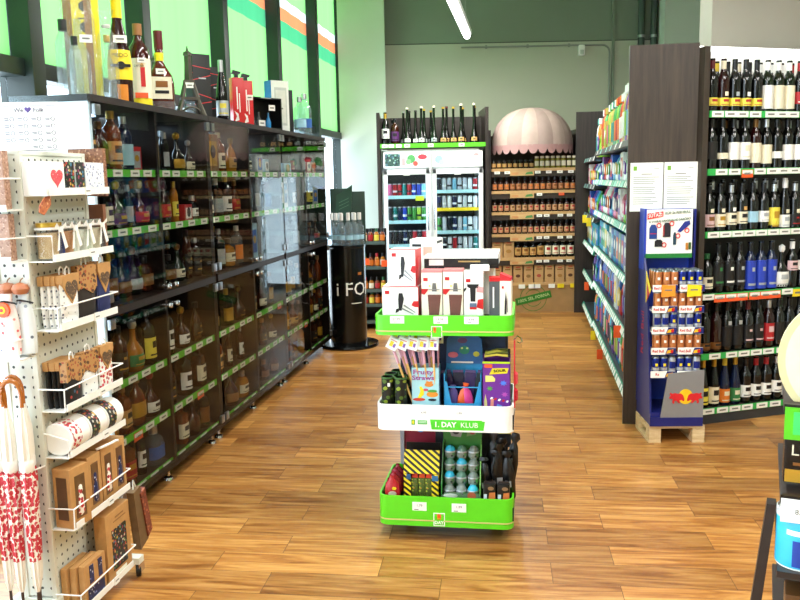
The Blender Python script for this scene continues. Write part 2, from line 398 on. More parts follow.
q0, q1 = CAB(-6.2, .6), CAB(7.1, .6)
mb = MB(); mb.add([(q0.x, q0.y, 0), (4.6, q0.y, 0), (4.6, 10.3, 0), (q1.x, 10.3, 0), (q1.x, q1.y, 0)], [(0, 1, 2, 3, 4)], FLOOR)
struct('floor', mb)

# ------------------------------------------------------------------ walls, ceiling
PLASTER = mat('#7f8a7a', .75, var=.03, scale=3, bump=.08)
PLASTER_L = mat('#b9bba8', .72, var=.02, scale=3, bump=.05)
COLUMN = mat('#c9cfc2', .7, var=.02, scale=4)
JOINT = mat('#5d6459', .7, var=.03)
wl = MB().box((-.66, 5), (10.25, 10.4), (0, 3.10), PLASTER_L)
wl.box((-.66, 5), (10.25, 10.4), (3.115, 4.1), PLASTER)
wl.box((-.66, 5), (10.26, 10.4), (3.10, 3.115), JOINT)
for k in range(24): wl.box((-.66, 5), (10.2475, 10.26), (.2 + k * .12, .205 + k * .12), PLASTER_L)
struct('wall_back', wl)
struct('trim_1', MB().box((2.62, 2.65), (10.22, 10.25), (0, 4.1), PLASTER))
struct('wall_column', MB().box((-.672, -.12), (9.98, 10.25), (0, 4.1), COLUMN))
struct('wall_pier', MB().box((3.16, 3.75), (9.95, 10.25), (0, 4.1), COLUMN))
struct('ceiling', MB().prism([(q0.x, q0.y - .1), (4.8, q0.y - .1), (4.8, 10.4), (q1.x, 10.4), (q1.x, q1.y)], mat('#dcdcd6', .8, var=.02), 4.1, 4.2, 'xy'))
struct('wall_rear', MB().box((q0.x, 4.8), (q0.y - .12, q0.y), (0, 4.1), PLASTER_L))
struct('wall_east', MB().box((4.6, 4.75), (q0.y, 10.4), (0, 4.1), PLASTER_L))
WIN = Frame(1.81, 4.773, 17.4)     # wine shelf: x along its front, y into it
wr = struct('wall_right', MB().box((.40, 2.9), (.56, .68), (0, 4.1), mat('#a39e92', .75, var=.03, scale=3)), (1.81, 4.773, 0), WIN.rz)

# conduit, sensor and pipes on the back wall
GREY = mat('#8c9087', .5, var=.04)
arc = [(2.50 + .09 * math.sin(a), 10.23, 2.965 + .09 * math.cos(a)) for a in [i * PI / 12 for i in range(7)]]
cd = MB().tube([(.80, 10.23, 3.055)] + arc + [(2.59, 10.23, 2.0)], .011, GREY, 8)
for x in (1.1, 1.6, 2.1): cd.box((x - .012, x + .012), (10.22, 10.244), (3.035, 3.075), GREY)
thing('cord_conduit', 'thin grey cable conduit running along the back wall and bending downward', 'conduit', me=cd)
se = thing('alarm_sensor', 'small pale motion sensor box mounted under the wall conduit', 'sensor', (2.25, 10.25, 2.99))
obj('housing', MB().box((-.036, .036), (-.06, 0), (-.06, .065), WHITE, ch=.012), se)
obj('lens', MB().box((-.022, .022), (-.066, -.058), (-.045, .005), mat('#c8ccc8', .2), ch=.006), se)
PIPE = mat('#3e4a44', .5, var=.05)
for i, (x, n) in enumerate(((2.955, 'dark vertical pipe on back wall, nearer the thin conduit'), (3.105, 'dark vertical pipe on back wall, next to the pale pier'))):
    p = thing('drain_pipe', n, 'pipe', (x, 10.18, 0), group='pipes on the back wall')
    obj('pipe', MB().cyl((0, 0, 0), (0, 0, 4.1), .04, PIPE, 16), p)
    for z in (1.1, 3.12): obj('bracket', MB().cyl((0, 0, z), (0, 0, z + .03), .047, STEEL, 16).box((-.012, .012), (0, .07), (z, z + .03), STEEL), p)

# ------------------------------------------------------------------ window wall behind the cabinets
FRAME = mat('#1d2b27', .45, var=.05)
PANE = thin_glass('window_pane', (.96, .98, 1), .6, .01)
def blind_mat(name, col):
    m, nt, out = new_mat(name)
    d = nt.nodes.new('ShaderNodeBsdfDiffuse'); t = nt.nodes.new('ShaderNodeBsdfTranslucent'); a = nt.nodes.new('ShaderNodeMixShader'); a.inputs[0].default_value = .62
    tc = nt.nodes.new('ShaderNodeTexCoord'); mp = nt.nodes.new('ShaderNodeMapping'); mp.inputs['Scale'].default_value = (9, 1, .15); no = nt.nodes.new('ShaderNodeTexNoise'); no.inputs['Scale'].default_value = 1
    mx = nt.nodes.new('ShaderNodeMix'); mx.data_type = 'RGBA'; c = lin(col); mx.inputs['A'].default_value = (*[x * .86 for x in c], 1); mx.inputs['B'].default_value = (*[min(1, x * 1.1) for x in c], 1)
    nt.links.new(tc.outputs['Object'], mp.inputs[0]); nt.links.new(mp.outputs[0], no.inputs['Vector']); nt.links.new(no.outputs['Fac'], mx.inputs['Factor'])
    for n in (d, t): nt.links.new(mx.outputs['Result'], n.inputs[0])
    nt.links.new(d.outputs[0], a.inputs[1]); nt.links.new(t.outputs[0], a.inputs[2]); nt.links.new(a.outputs[0], out.inputs[0])
    return m
BL = {k: blind_mat('blind_' + k, c) for k, c in (('green', '#74b562'), ('teal', '#3c875a'), ('orange', '#b86a44'), ('white', '#c4c8c2'))}
MU = [-6.1, -4.8, -3.55, -2.30, -1.03, .27, 1.39, 2.68, 4.0, 5.34, 6.62]
BN = {5: 'green window blind above the near end of the first cabinet', 6: 'green window blind behind the square bottles and small tower', 7: 'green window blind behind the red boxes, its stripes at the top',
      8: 'striped green window blind behind the blue and white box', 9: 'narrow striped green blind beside the pale column', 4: 'green window blind above the white sign of the spinner'}
for k in range(len(MU) - 1):
    a, bq = MU[k] + .10, MU[k + 1]
    wn = struct('window_%d' % (k + 1), None, CAB(MU[k], 0), CAB.rz)
    Lw = MU[k + 1] - MU[k]
    fr = MB().box((0, .10), (.41, .58), (0, 4.1), FRAME, ch=.006).box((.10, Lw), (.45, .56), (1.985, 2.06), FRAME).box((.10, Lw), (.45, .56), (0, .12), FRAME)
    obj('frame', fr, wn); obj('pane', MB().box((.10, Lw), (.54, .548), (.12, 1.985), PANE).box((.10, Lw), (.56, .568), (2.06, 4.1), PANE), wn)
    if k == len(MU) - 2: obj('mullion', MB().box((Lw, Lw + .08), (.41, .58), (0, 4.1), FRAME), wn)
    if k >= 4:
        bl = MB(); n = 10
        for z0, z1, c in ((2.055, 2.83, 'green'), (2.83, 2.98, 'teal'), (2.98, 3.10, 'orange'), (3.10, 3.19, 'white'), (3.19, 4.09, 'green')):
            vs = []; fs = []
            for i in range(n + 1):
                xx = .102 + (Lw - .104) * i / n; yy = .515 + .006 * math.sin(i * 2.1 + k)
                vs += [(xx, yy, z0), (xx, yy, z1)]
            for i in range(n): fs.append((2 * i, 2 * i + 2, 2 * i + 3, 2 * i + 1))
            bl.add(vs, fs, BL[c], True)
        t = thing('window_blind', BN[k], 'blind', CAB(MU[k], 0), CAB.rz, 'green window blinds', bl)
        obj('hem_bar', MB().box((.105, Lw - .005), (.507, .523), (2.05, 2.072), FRAME), t)

# ------------------------------------------------------------------ ceiling lamps
TUBE = mat('#f6fbff', .5, var=0, emit=9)
def lamp(label, x, y, z, L, ang, power, group='ceiling lamps'):
    t = thing('ceiling_lamp', label, 'lamp', (x, y, z), R(ang), group)
    obj('housing', MB().box((-.05, .05), (0, L), (.0, .05), WHITE, ch=.008), t)
    obj('tube', MB().cyl((0, .01, -.012), (0, L - .01, -.012), .034, TUBE, 12), t)
    obj('cord', MB().cyl((0, .2, .05), (0, .2, 4.1 - z), .004, GREY, 6).cyl((0, L - .2, .05), (0, L - .2, 4.1 - z), .004, GREY, 6), t)
    la = bpy.data.lights.new('lamp_light', 'AREA'); la.shape = 'RECTANGLE'; la.size = .09; la.size_y = L * .95; la.energy = power; la.color = (1, .97, .92)
    lo = bpy.data.objects.new('lamp_light', la); COL.objects.link(lo); lo.parent = t; lo.location = (0, L / 2, -.055)
    return t
lamp('lit fluorescent tube lamp hanging below the ceiling near the back wall', .44, 6.95, 3.0, 2.1, -9, LAMP * 1.3)
lamp('unseen fluorescent lamp added for light over the aisle in front of the drinks display', 1.4, 1.4, 3.4, 2.1, -9, LAMP)  # this and the lamps below hang out of view, added to light the room
lamp('unseen fluorescent lamp added for light over the glass cabinets', -.25, 2.2, 3.4, 2.1, -9, LAMP)
lamp('unseen fluorescent lamp added for light behind the camera', -.6, -.9, 3.4, 2.1, -9, LAMP)
lamp('unseen fluorescent lamp added for light over the right hand aisle', 2.6, 1.4, 3.4, 2.1, -9, LAMP)
lamp('unseen fluorescent lamp added for light above the household shelf', 1.35, 5.2, 3.6, 2.1, -9, LAMP)

# ------------------------------------------------------------------ glass cabinets
ADDED_GLOW = mat('#bfe0ff', .5, var=0, emit=3)
UN = [(0, .612, 1.254), (1.258, 1.935, 2.60), (2.604, 3.275, 3.94)]
CN = ['nearest', 'middle', 'farthest']
SHZ = [1.555, 1.295, .985, .625, .365, .115]
SN = ['top', 'second', 'third', 'fourth', 'fifth', 'bottom']
H = 1.868; DP = .36
for k, (a, mid, bq) in enumerate(UN):
    W = bq - a; c = mid - a
    t = thing('display_cabinet', ('nearest dark glass-door cabinet, beside the white spinner rack', 'middle dark glass-door cabinet of the row along the windows', 'farthest dark glass-door cabinet, ending beside the black column')[k], 'cabinet', CAB(a, 0), CAB.rz, 'glass cabinets along the windows')
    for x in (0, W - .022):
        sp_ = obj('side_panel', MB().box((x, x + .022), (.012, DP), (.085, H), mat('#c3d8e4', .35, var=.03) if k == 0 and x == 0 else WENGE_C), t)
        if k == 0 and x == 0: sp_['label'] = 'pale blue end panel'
    obj('top_panel', MB().box((0, W), (.0, DP), (H - .028, H), WENGE_C), t)
    obj('bottom_panel', MB().box((0, W), (.0, DP), (.085, .112), WENGE_C), t)
    obj('divider', MB().box((c - .012, c + .012), (.012, DP), (.112, H - .028), WENGE_C), t)
    obj('middle_rail', MB().box((.022, W - .022), (.0, DP), (.94, .982), WENGE_C), t)
    bk = MB()
    if k == 0: bk.box((.022, W - .022), (DP - .012, DP), (.112, H - .028), WENGE_C)
    if k == 1: bk.box((.022, c), (DP - .012, DP), (.112, H - .028), WENGE_C).box((c, W - .022), (DP - .012, DP), (.112, .95), WENGE_C).box((c, c + .40), (DP - .012, DP), (.95, H - .028), WENGE_C)
    if k == 2: bk.box((.022, W - .022), (DP - .012, DP), (.112, .95), WENGE_C).box((.17, W - .022), (DP - .012, DP), (.95, H - .028), mat('#53606a', .4, var=.1, scale=6))
    obj('back_panel', bk, t)
    for j, z in enumerate(SHZ):
        if z < .2 or abs(z - .985) < .01: continue
        obj('shelf', MB().box((.022, c - .012), (.03, DP - .012), (z - .016, z), WENGE_C).box((c + .012, W - .022), (.03, DP - .012), (z - .016, z), WENGE_C), t)
    for col, (x0, x1) in enumerate(((.022, c - .012), (c + .012, W - .022))):
        for j, z in enumerate(SHZ):
            if j == 2: continue
            n = 4 if col == 0 or k == 0 else random.choice((3, 4))
            tg = [x0 + (x1 - x0) * (i + .5 + .12 * random.uniform(-1, 1)) / n for i in range(n)]
            tg = [(q, TAGW) for q in tg]
            if (k, col, j) in ((0, 0, 4), (0, 1, 4)): tg[1 if col == 0 else 2] = (tg[1 if col == 0 else 2][0], ORANGE)
            if (k, col, j) in ((1, 1, 3), (2, 0, 4)): tg[-1] = (tg[-1][0], ORANGE)
            zz = z - .022 if j < 5 else .09
            price_strip(t, x0, x1, .022, zz, zz + .033, tg, w=.085)
        # doors: four panes per cabinet
        for lo, hi, nm in ((.975, H - .03, 'upper'), (.09, .94, 'lower')):
            d = obj('door', MB().box((x0 - .008, x1 + .006), (-.006, -.001), (lo, hi), GLASS_DOOR), t)
            hx = x0 + .012 if col == 0 else x1 - .012
            for hz in (lo + .05, hi - .03): obj('hinge', MB().box((hx - .022, hx + .022), (-.012, .004), (hz - .022, hz + .022), STEEL, ch=.003), d)
            kx = x1 - .03 if col == 0 else x0 + .03; kz = lo + .03 if nm == 'upper' else hi - .03
            obj('knob', MB().lathe([(0, 0), (.008, 0), (.008, .012), (.015, .02), (.013, .028), (0, .03)], CHROME, 12, M=Matrix.Translation((kx, -.006, kz)) @ Matrix.Rotation(PI / 2, 4, 'X')), d)
    for x in (.05, c, W - .05):
        for y in (.06, DP - .05):
            obj('foot', MB().lathe([(0, 0), (.025, 0), (.022, .012), (.009, .02), (.009, .085)], CHROME, 12, c=(x, y, 0)), t)
    if k < 2:
        obj('added_light_bar', MB().box((.06, W - .06), (DP - .05, DP - .02), (H - .042, H - .030), ADDED_GLOW), t)  # glowing bar and area lamp added for a bluish glow under the top
        la = bpy.data.lights.new('added_cabinet_light', 'AREA'); la.shape = 'RECTANGLE'; la.size = W - .15; la.size_y = .03; la.energy = 4; la.color = (.55, .78, 1)
        lo_ = bpy.data.objects.new('added_cabinet_light', la); COL.objects.link(lo_); lo_.parent = t; lo_.location = (W / 2, DP - .08, H - .046)

# contents of the cabinets
LAB = {'cream': mat('#e8dfc4', .6, var=.05), 'tan': mat('#c89b5a', .6, var=.08), 'white': mat('#f2f1ec', .5, var=.03), 'black': mat('#151414', .5), 'gold': mat('#c79a35', .35, .4), 'yellow': mat('#e8d64a', .5),
       'orange': mat('#dd7a26', .5), 'red': mat('#b01c22', .5), 'blue': mat('#2a5fae', .5), 'green': mat('#2f7a3f', .5), 'lightblue': mat('#9cc6da', .5), 'purple': mat('#5c2a6c', .5), 'silver': mat('#b9bec4', .35, .5), 'royal': mat('#2440b4', .4), 'pink': mat('#d9b6b8', .5), 'bronze': mat('#8a5a2a', .4, .4)}
CAP = {'gold': mat('#c9a13c', .3, .6), 'black': mat('#101012', .35), 'red': mat('#a3161f', .4), 'cream': mat('#e3d9bd', .5), 'silver': mat('#c6c9cc', .3, .8), 'wood': mat('#9a6a3c', .6), 'white': mat('#eeeeec', .4), 'green': mat('#1e5a30', .4), 'yellow': mat('#e2c53a', .4), 'darkred': mat('#5e1018', .4), 'bronze': mat('#7a5428', .35, .6), 'blue': mat('#1c3f86', .4)}
GL = {'dark': B_DARK, 'amber': B_AMBER, 'golden': B_GOLD, 'brown': B_BROWN, 'clear': B_CLEAR, 'blue': B_BLUE, 'green': B_GREEN, 'reddish': B_RED, 'teal': B_TEAL}
def gift_box(wd, dp, h, col, panel, tri=None):
    b = MB().box((-wd / 2, wd / 2), (-dp / 2, dp / 2), (0, h), col, ch=.003)
    p = MB().box((-wd * .34, wd * .34), (-dp / 2 - .0012, -dp / 2 + .001), (h * .18, h * .82), panel)
    if tri: p.disc(0, h * .55, wd * .22, tri, -dp / 2 - .0022, -dp / 2 - .0008)
    return (b.mesh('box'), [('front_print', p.mesh('front_print'))])
DARKLAB.update((LAB['black'].name, LAB['royal'].name))
KW = {'wine': 'bottle', 'hock': 'tall bottle', 'liquor': 'bottle', 'square': 'square bottle', 'flask': 'flask', 'decanter': 'decanter', 'slim': 'slim bottle', 'squat': 'squat bottle'}
def cab_row(k, col, j, items, y=.085, rear=False):
    a, mid, bq = UN[k]; x0, x1 = (a + .03, mid - .02) if col == 0 else (mid + .02, bq - .03)
    n = len(items)
    for i, it in enumerate(items):
        x = x0 + (x1 - x0) * (i + .5) / n; z = SHZ[j] + .001
        where = '%s%s from left, %s shelf, %s door, %s glass cabinet' % ('rear ' if rear else '', ORD[i], SN[j], 'near' if col == 0 else 'far', CN[k])
        rz = CAB.rz + random.uniform(-.25, .1)
        if it[0] == 'box':
            _, cn, pn, wd, h = it
            sp = gift_box(wd, wd * .8, h, LAB[cn], LAB[pn], LAB['black'] if pn in ('cream', 'white', 'gold') else LAB['gold'])
            build_thing('gift_box', sp, '%s gift box, %s' % (cn, where), 'box', CAB(x, y + .02, z), rz, 'goods in the glass cabinets')
        else:
            kd, gl, lb, cp = it[:4]; sc = it[4] if len(it) > 4 else 1.0
            sp = bottle(kd, GL[gl], LAB[lb] if lb else None, CAP[cp], art=LAB['black'] if lb in ('cream', 'white', 'yellow', 'tan') else (LAB['gold'] if lb in ('black', 'red', 'green', 'purple') else None))
            d = '%s %s%s' % (gl, KW[kd], (' labelled ' + lb) if lb else '')
            o = build_thing(('liquor_' + KW[kd].replace(' ', '_')) if 'bottle' in KW[kd] else 'liquor_' + kd, sp, '%s, %s' % (d, where), 'bottle', CAB(x, y, z), rz, 'goods in the glass cabinets')
            o.scale = (sc,) * 3
X = {}
X[0, 0, 0] = [('liquor', 'green', 'tan', 'gold', 1.1), ('flask', 'brown', 'bronze', 'bronze'), ('liquor', 'amber', 'tan', 'gold', 1.12), ('liquor', 'blue', 'lightblue', 'silver', 1.05), ('box', 'red', 'silver', .07, .12)]
X[0, 1, 0] = [('box', 'black', 'gold', .1, .18), ('slim', 'dark', 'silver', 'silver', .8), ('decanter', 'dark', 'gold', 'gold', .95), ('decanter', 'dark', 'cream', 'silver', .8)]
X[0, 0, 1] = [('squat', 'brown', 'cream', 'black'), ('square', 'dark', 'cream', 'wood'), ('decanter', 'reddish', 'purple', 'gold'), ('slim', 'blue', 'silver', 'silver', .8), ('decanter', 'reddish', 'red', 'silver')]
X[0, 1, 1] = [('liquor', 'clear', 'silver', 'silver', .9), ('flask', 'reddish', 'red', 'black'), ('slim', 'golden', 'yellow', 'gold', .85), ('box', 'red', 'white', .12, .09), ('squat', 'dark', 'white', 'silver', .8)]
X[0, 0, 3] = [('flask', 'golden', 'orange', 'wood'), ('liquor', 'brown', 'black', 'black'), ('decanter', 'golden', 'green', 'silver', 1.1), ('liquor', 'dark', 'yellow', 'black', 1.12)]
X[0, 1, 3] = [('liquor', 'dark', 'white', 'silver', 1.1), ('decanter', 'brown', 'white', 'gold'), ('flask', 'brown', 'black', 'black')]
X[0, 0, 4] = [('decanter', 'golden', None, 'gold', 1.05), ('square', 'amber', 'tan', 'wood'), ('flask', 'amber', 'gold', 'wood', 1.1), ('decanter', 'brown', 'white', 'red')]
X[0, 1, 4] = [('liquor', 'brown', 'black', 'black', .95), ('liquor', 'dark', 'white', 'red', 1.05), ('square', 'brown', 'cream', 'wood', 1.1)]
X[0, 0, 5] = [('flask', 'brown', 'gold', 'silver', 1.05), ('square', 'amber', 'red', 'black', 1.05), ('slim', 'dark', 'white', 'silver', .9), ('squat', 'clear', 'blue', 'silver', 1.15)]
X[0, 1, 5] = [('slim', 'clear', None, 'silver', .9), ('square', 'amber', 'cream', 'gold'), ('decanter', 'brown', None, 'wood'), ('liquor', 'dark', 'bronze', 'black')]
X[1, 0, 0] = [('box', 'bronze', 'gold', .17, .22), ('liquor', 'amber', 'cream', 'cream'), ('flask', 'golden', 'tan', 'bronze')]
X[1, 0, 1] = [('liquor', 'dark', 'cream', 'silver', 1.05), ('square', 'dark', 'silver', 'white'), ('liquor', 'dark', 'white', 'gold'), ('flask', 'brown', 'red', 'bronze')]
X[1, 0, 2] = [('wine', 'dark', 'white', 'black', .85), ('liquor', 'dark', 'silver', 'silver'), ('squat', 'golden', 'cream', 'black'), ('liquor', 'clear', 'orange', 'white')]
X[1, 1, 0] = [('decanter', 'clear', 'white', 'silver', 1.1), ('box', 'silver', 'blue', .14, .13), ('box', 'lightblue', 'white', .1, .1)]
X[1, 1, 1] = [('box', 'lightblue', 'silver', .1, .23), ('slim', 'clear', 'silver', 'black'), ('liquor', 'clear', 'blue', 'silver')]
X[1, 1, 2] = [('box', 'lightblue', 'blue', .12, .24), ('slim', 'clear', None, 'silver')]
X[2, 0, 0] = [('box', 'silver', 'white', .1, .22), ('box', 'lightblue', 'green', .13, .08), ('slim', 'dark', 'red', 'black', .8)]
X[2, 0, 1] = [('box', 'green', 'white', .14, .24), ('box', 'cream', 'black', .07, .23), ('slim', 'clear', 'white', 'silver', .9)]
X[2, 0, 2] = [('flask', 'reddish', 'pink', 'white'), ('slim', 'clear', None, 'blue', 1.0), ('liquor', 'clear', 'silver', 'silver')]
X[2, 1, 0] = [('decanter', 'dark', None, 'silver', .8), ('box', 'red', 'cream', .1, .12), ('box', 'tan', 'red', .08, .1)]
X[2, 1, 1] = [('slim', 'clear', 'yellow', 'yellow'), ('liquor', 'blue', 'yellow', 'silver'), ('box', 'silver', 'blue', .09, .15)]
X[1, 0, 4] = [('square', 'amber', 'tan', 'wood', 1.1), ('slim', 'brown', 'cream', 'black', .85), ('slim', 'brown', 'white', 'silver', .85)]
X[1, 0, 5] = [('slim', 'clear', 'lightblue', 'silver', .9), ('decanter', 'brown', 'bronze', 'silver', 1.1), ('squat', 'golden', 'cream', 'silver')]
KS = ['liquor', 'square', 'flask', 'decanter', 'slim', 'squat']
def rnd(j):
    up = j < 3
    gl = random.choice(['dark', 'dark', 'dark', 'reddish', 'brown', 'clear', 'brown', 'green'] if up else ['brown', 'brown', 'amber', 'golden', 'dark', 'brown'])
    return (random.choice(KS), gl, random.choice(['cream', 'black', 'black', 'silver', None, 'bronze', 'gold', None, 'red', 'white'] if up else ['tan', 'black', 'bronze', 'cream', None, 'gold']), random.choice(['black', 'gold', 'silver', 'bronze', 'wood'] if up else ['black', 'wood', 'bronze', 'gold']), random.uniform(.82, 1.05))
for k in range(3):
    for col in range(2):
        for j in range(6):
            it = X.get((k, col, j)) or [rnd(j) for _ in range(random.choice((3, 4)) if k else 5)]
            cab_row(k, col, j, it)
            if (k == 0 and j in (0, 1, 2)) or (k == 1 and col == 0 and j in (1, 2)):
                cab_row(k, col, j, [rnd(j) for _ in range(5)], y=.245, rear=True)

# ------------------------------------------------------------------ things standing on top of the cabinets
ZT = H + .001
CELLO = thin_glass('cellophane', (.93, .95, .95), 1., .08, .06)
def tag_at(parent, x, y, z, w=.05, h=.032): obj('price_tag', MB().box((x - w / 2, x + w / 2), (y - .002, y), (z - h / 2, z + h / 2), TAGW).box((x - w * .3, x + w * .3), (y - .0026, y - .0019), (z - h * .12, z + h * .12), TAGINK), parent)
def topx(x, y, dz=0): return CAB(x, y, ZT + dz)
FACE = CAB.rz - 1.05      # turned a little towards the aisle's near end
for n, (x, y, sc) in enumerate(((.015, .06, .9), (.055, .13, 1.2))):
    sp = bottle('slim', B_CLEAR, None, CAP['black'])
    o = build_thing('gift_bottle', sp, ('small clear bottle with black cap at the cabinets\' near top corner', 'taller clear black-capped bottle behind the small one on the cabinet top')[n], 'bottle', topx(x, y), FACE, 'goods on top of the cabinets'); o.scale = (sc,) * 3
def cello(x, y, w_, h, label, inner):
    t = thing('gift_bag', label, 'gift', topx(x, y), FACE, 'goods on top of the cabinets')
    obj('bag', MB().lathe([(w_ * .5, 0), (w_ * .5, h * .55), (w_ * .42, h * .72), (w_ * .18, h * .82), (w_ * .4, h)], CELLO, 14, sq=(1, .7)), t)
    obj('content', inner, t)
    obj('ribbon', MB().lathe([(w_ * .2, h * .80), (w_ * .235, h * .82), (w_ * .2, h * .84)], mat('#bdbdb6', .4), 14, sq=(1, .7)), t)
    return t
inn = MB().lathe([(0, 0), (.045, 0), (.045, .18), (.018, .24), (.016, .33), (0, .33)], B_CLEAR, 14).box((-.055, -.02), (.03, .036), (.0, .46), KRAFT_D).box((.03, .06), (.03, .036), (.0, .44), KRAFT_D)
t = cello(.19, .14, .14, .60, 'tall clear cellophane gift bag with brown cards, cabinets\' near end', inn); tag_at(t, .03, -.075, .24)
cello(.36, .10, .09, .40, 'slim cellophane bag holding a clear gold-capped bottle beside yellow box', MB().lathe([(0, 0), (.03, 0), (.03, .15), (.012, .2), (.012, .28), (0, .28)], B_CLEAR, 12).lathe([(.0125, .26), (.014, .262), (.014, .29), (0, .291)], CAP['gold'], 12))
t = thing('gift_box', 'tall yellow gift box with black drawings behind the dark mead bottle', 'box', topx(.40, .22), FACE, 'goods on top of the cabinets')
obj('carton', MB().box((-.06, .06), (-.04, .04), (0, .66), YELLOW, ch=.003), t)
pr_ = MB()
for z in (.33, .42, .52): pr_.disc(.0, z, .025, BLACK, -.0415, -.0395, 7); pr_.box((-.03, .03), (-.0415, -.0395), (z + .035, z + .04), BLACK)
obj('front_print', pr_, t)
sp = bottle('hock', mat('#2a0b0a', .07, var=.1), YELLOW, YELLOW, band=(.075, .165))
t = build_thing('mead_bottle', sp, 'large dark red mead bottle with bright yellow label on cabinet top', 'bottle', topx(.525, .13), FACE, 'goods on top of the cabinets'); t.scale = (1.5,) * 3
text('MEDO', .017, BLACK, t, (0, -.0385, .147)); obj('seal', MB().box((-.03, .03), (-.0395, -.034), (.112, .121), BLACK).disc(.002, .117, .012, BLACK, -.0405, -.034), t); tag_at(t, .004, -.038, .195, .04, .022)
obj('lower_print', MB().lathe([(.0372, .01), (.0372, .06)], mat('#d8821e', .4), 8, arc=(R(-110), R(-60))), t)
sp = bottle('liquor', mat('#3a0c0a', .07, var=.1), LAB['cream'], CAP['wood'], band=(.028, .14))
t = build_thing('rum_bottle', sp, 'dark rum bottle with cream pictorial label and yellow foot, cabinet top', 'bottle', topx(.725, .13), FACE, 'goods on top of the cabinets'); t.scale = (1.35, 1.35, 1.68)
obj('label_print', MB().box((.0, .016), (-.0408, -.036), (.06, .115), REDM).disc(.006, .12, .006, LAB['tan'], -.0412, -.036).box((-.022, .022), (-.0405, -.03), (.028, .043), ORANGE), t)
obj('foot_band', MB().lathe([(.0395, .004), (.0395, .028)], YELLOW, 12, arc=(R(-165), R(-15))), t); tag_at(t, .006, -.041, .134, .03, .014); text('CAPTAIN', .0085, BLACK, t, (-.004, -.0412, .118))
sp = bottle('squat', mat('#551a0c', .07, var=.1), LAB['cream'], CAP['darkred'], band=(.035, .085), art=LAB['red'])
t = thing('tequila_bottle', 'broad amber spirit bottle with dark red long neck, cabinet top', 'bottle', topx(.955, .13), FACE, 'goods on top of the cabinets'); t.scale = (1.15, 1.15, 1.05)
obj('glass_body', MB().lathe([(0, 0), (.045, 0), (.058, .012), (.060, .13), (.052, .175), (.03, .215), (.019, .24), (.018, .34), (0, .34)], mat('#551a0c', .07, var=.1), 18, sq=(1, .8), pw=3), t)
obj('label', MB().box((-.044, .044), (-.051, -.03), (.06, .165), LAB['cream']).box((-.03, .03), (-.0525, -.05), (.085, .1), BLACK).box((-.026, .026), (-.0525, -.05), (.115, .145), LAB['bronze']), t)
obj('cap', MB().lathe([(.019, .30), (.0205, .31), (.0205, .39), (0, .392)], CAP['darkred'], 14), t); obj('neck_band', MB().lathe([(.0195, .245), (.0195, .285)], YELLOW, 14), t)
obj('stand', MB().lathe([(.05, 0), (.064, .002), (.062, .05)], B_CLEAR, 16, sq=(1, .8), pw=3), t); tag_at(t, -.002, -.0545, .19, .04, .026)
def eiffel(h, m):
    b = MB(); s = h / .38
    def leg(f0, f1, z0, z1):
        for sx in (-1, 1):
            for sy in (-1, 1):
                b.cyl((sx * f0, sy * f0, z0), (sx * f1, sy * f1, z1), .009 * s, m, 6, .006 * s)
    leg(.052 * s, .03 * s, 0, .10 * s); leg(.03 * s, .014 * s, .10 * s, .2 * s); 
    b.box((-.038 * s, .038 * s), (-.038 * s, .038 * s), (.09 * s, .105 * s), m).box((-.022 * s, .022 * s), (-.022 * s, .022 * s), (.185 * s, .2 * s), m)
    b.lathe([(.018 * s, .2 * s), (.013 * s, .33 * s), (.018 * s, .335 * s), (.016 * s, .352 * s), (.005 * s, .36 * s), (.002 * s, .385 * s), (0, .385 * s)], m, 4)
    for a in range(4):
        M = Matrix.Rotation(a * PI / 2, 4, 'Z'); pts = [(math.cos(q) * .04 * s, -.047 * s, .05 * s * math.sin(q)) for q in [i * PI / 8 for i in range(9)]]
        b.tube([M @ Vector(p) for p in pts], .005 * s, m, 5)
    return b
BRZ = mat('#4e473d', .45, .4, var=.15)
for x, y, h, lb in ((1.16, .25, .33, 'smaller bronze tower-shaped bottle half hidden behind the amber bottle'), (1.30, .12, .38, 'bronze tower-shaped bottle beside the black boxes on cabinet top')):
    t = thing('tower_bottle', lb, 'bottle', topx(x, y), FACE, 'goods on top of the cabinets'); obj('lattice', eiffel(h, BRZ), t).scale = (1.35, 1.35, 1)
    obj('glass', MB().lathe([(0, .002), (.034, .002), (.03, .07), (.014, .1), (0, .1)], B_CLEAR, 10), t)
    if h > .35: tag_at(t, .0, -.03, .17, .045, .03)
BXB = mat('#16191b', .5, var=.1)
def black_box(x, y, h, lb, rz):
    t = thing('gift_box', lb, 'box', topx(x, y), rz, 'goods on top of the cabinets')
    obj('carton', MB().box((-.055, .055), (-.055, .055), (0, h), BXB, ch=.002), t)
    p = MB()
    for z0, z1 in ((.08, .1), (.15, .12), (.22, .25), (.3, .285)): p.prism([(-.055, z0), (.055, z1), (.055, z1 + .004), (-.055, z0 + .004)], mat('#d0323a', .5), -.0562, -.0548)
    for z0, z1 in ((.06, .09), (.26, .3)): p.prism([(-.055, z0), (.055, z1), (.055, z1 + .004), (-.055, z0 + .004)], mat('#d0323a', .5), -.0562, -.0548, 'yz')
    p.box((-.02, .025), (-.0562, -.0548), (h * .62, h * .64), LAB['silver'])
    obj('front_print', p, t)
black_box(1.53, .16, .37, 'tall black gift box with red lines beside the bronze tower', CAB.rz - .75)
black_box(1.86, .2, .34, 'tall black red-lined gift box behind the slim sparkling bottle', CAB.rz - .75)
sp = bottle('hock', B_DARK, LAB['silver'], CAP['silver'], band=(.03, .11), art=LAB['yellow'])
o = build_thing('sparkling_bottle', sp, 'slim dark bottle with silver cap between two black gift boxes', 'bottle', topx(1.72, .09), FACE, 'goods on top of the cabinets'); o.scale = (1, 1, 1.12)
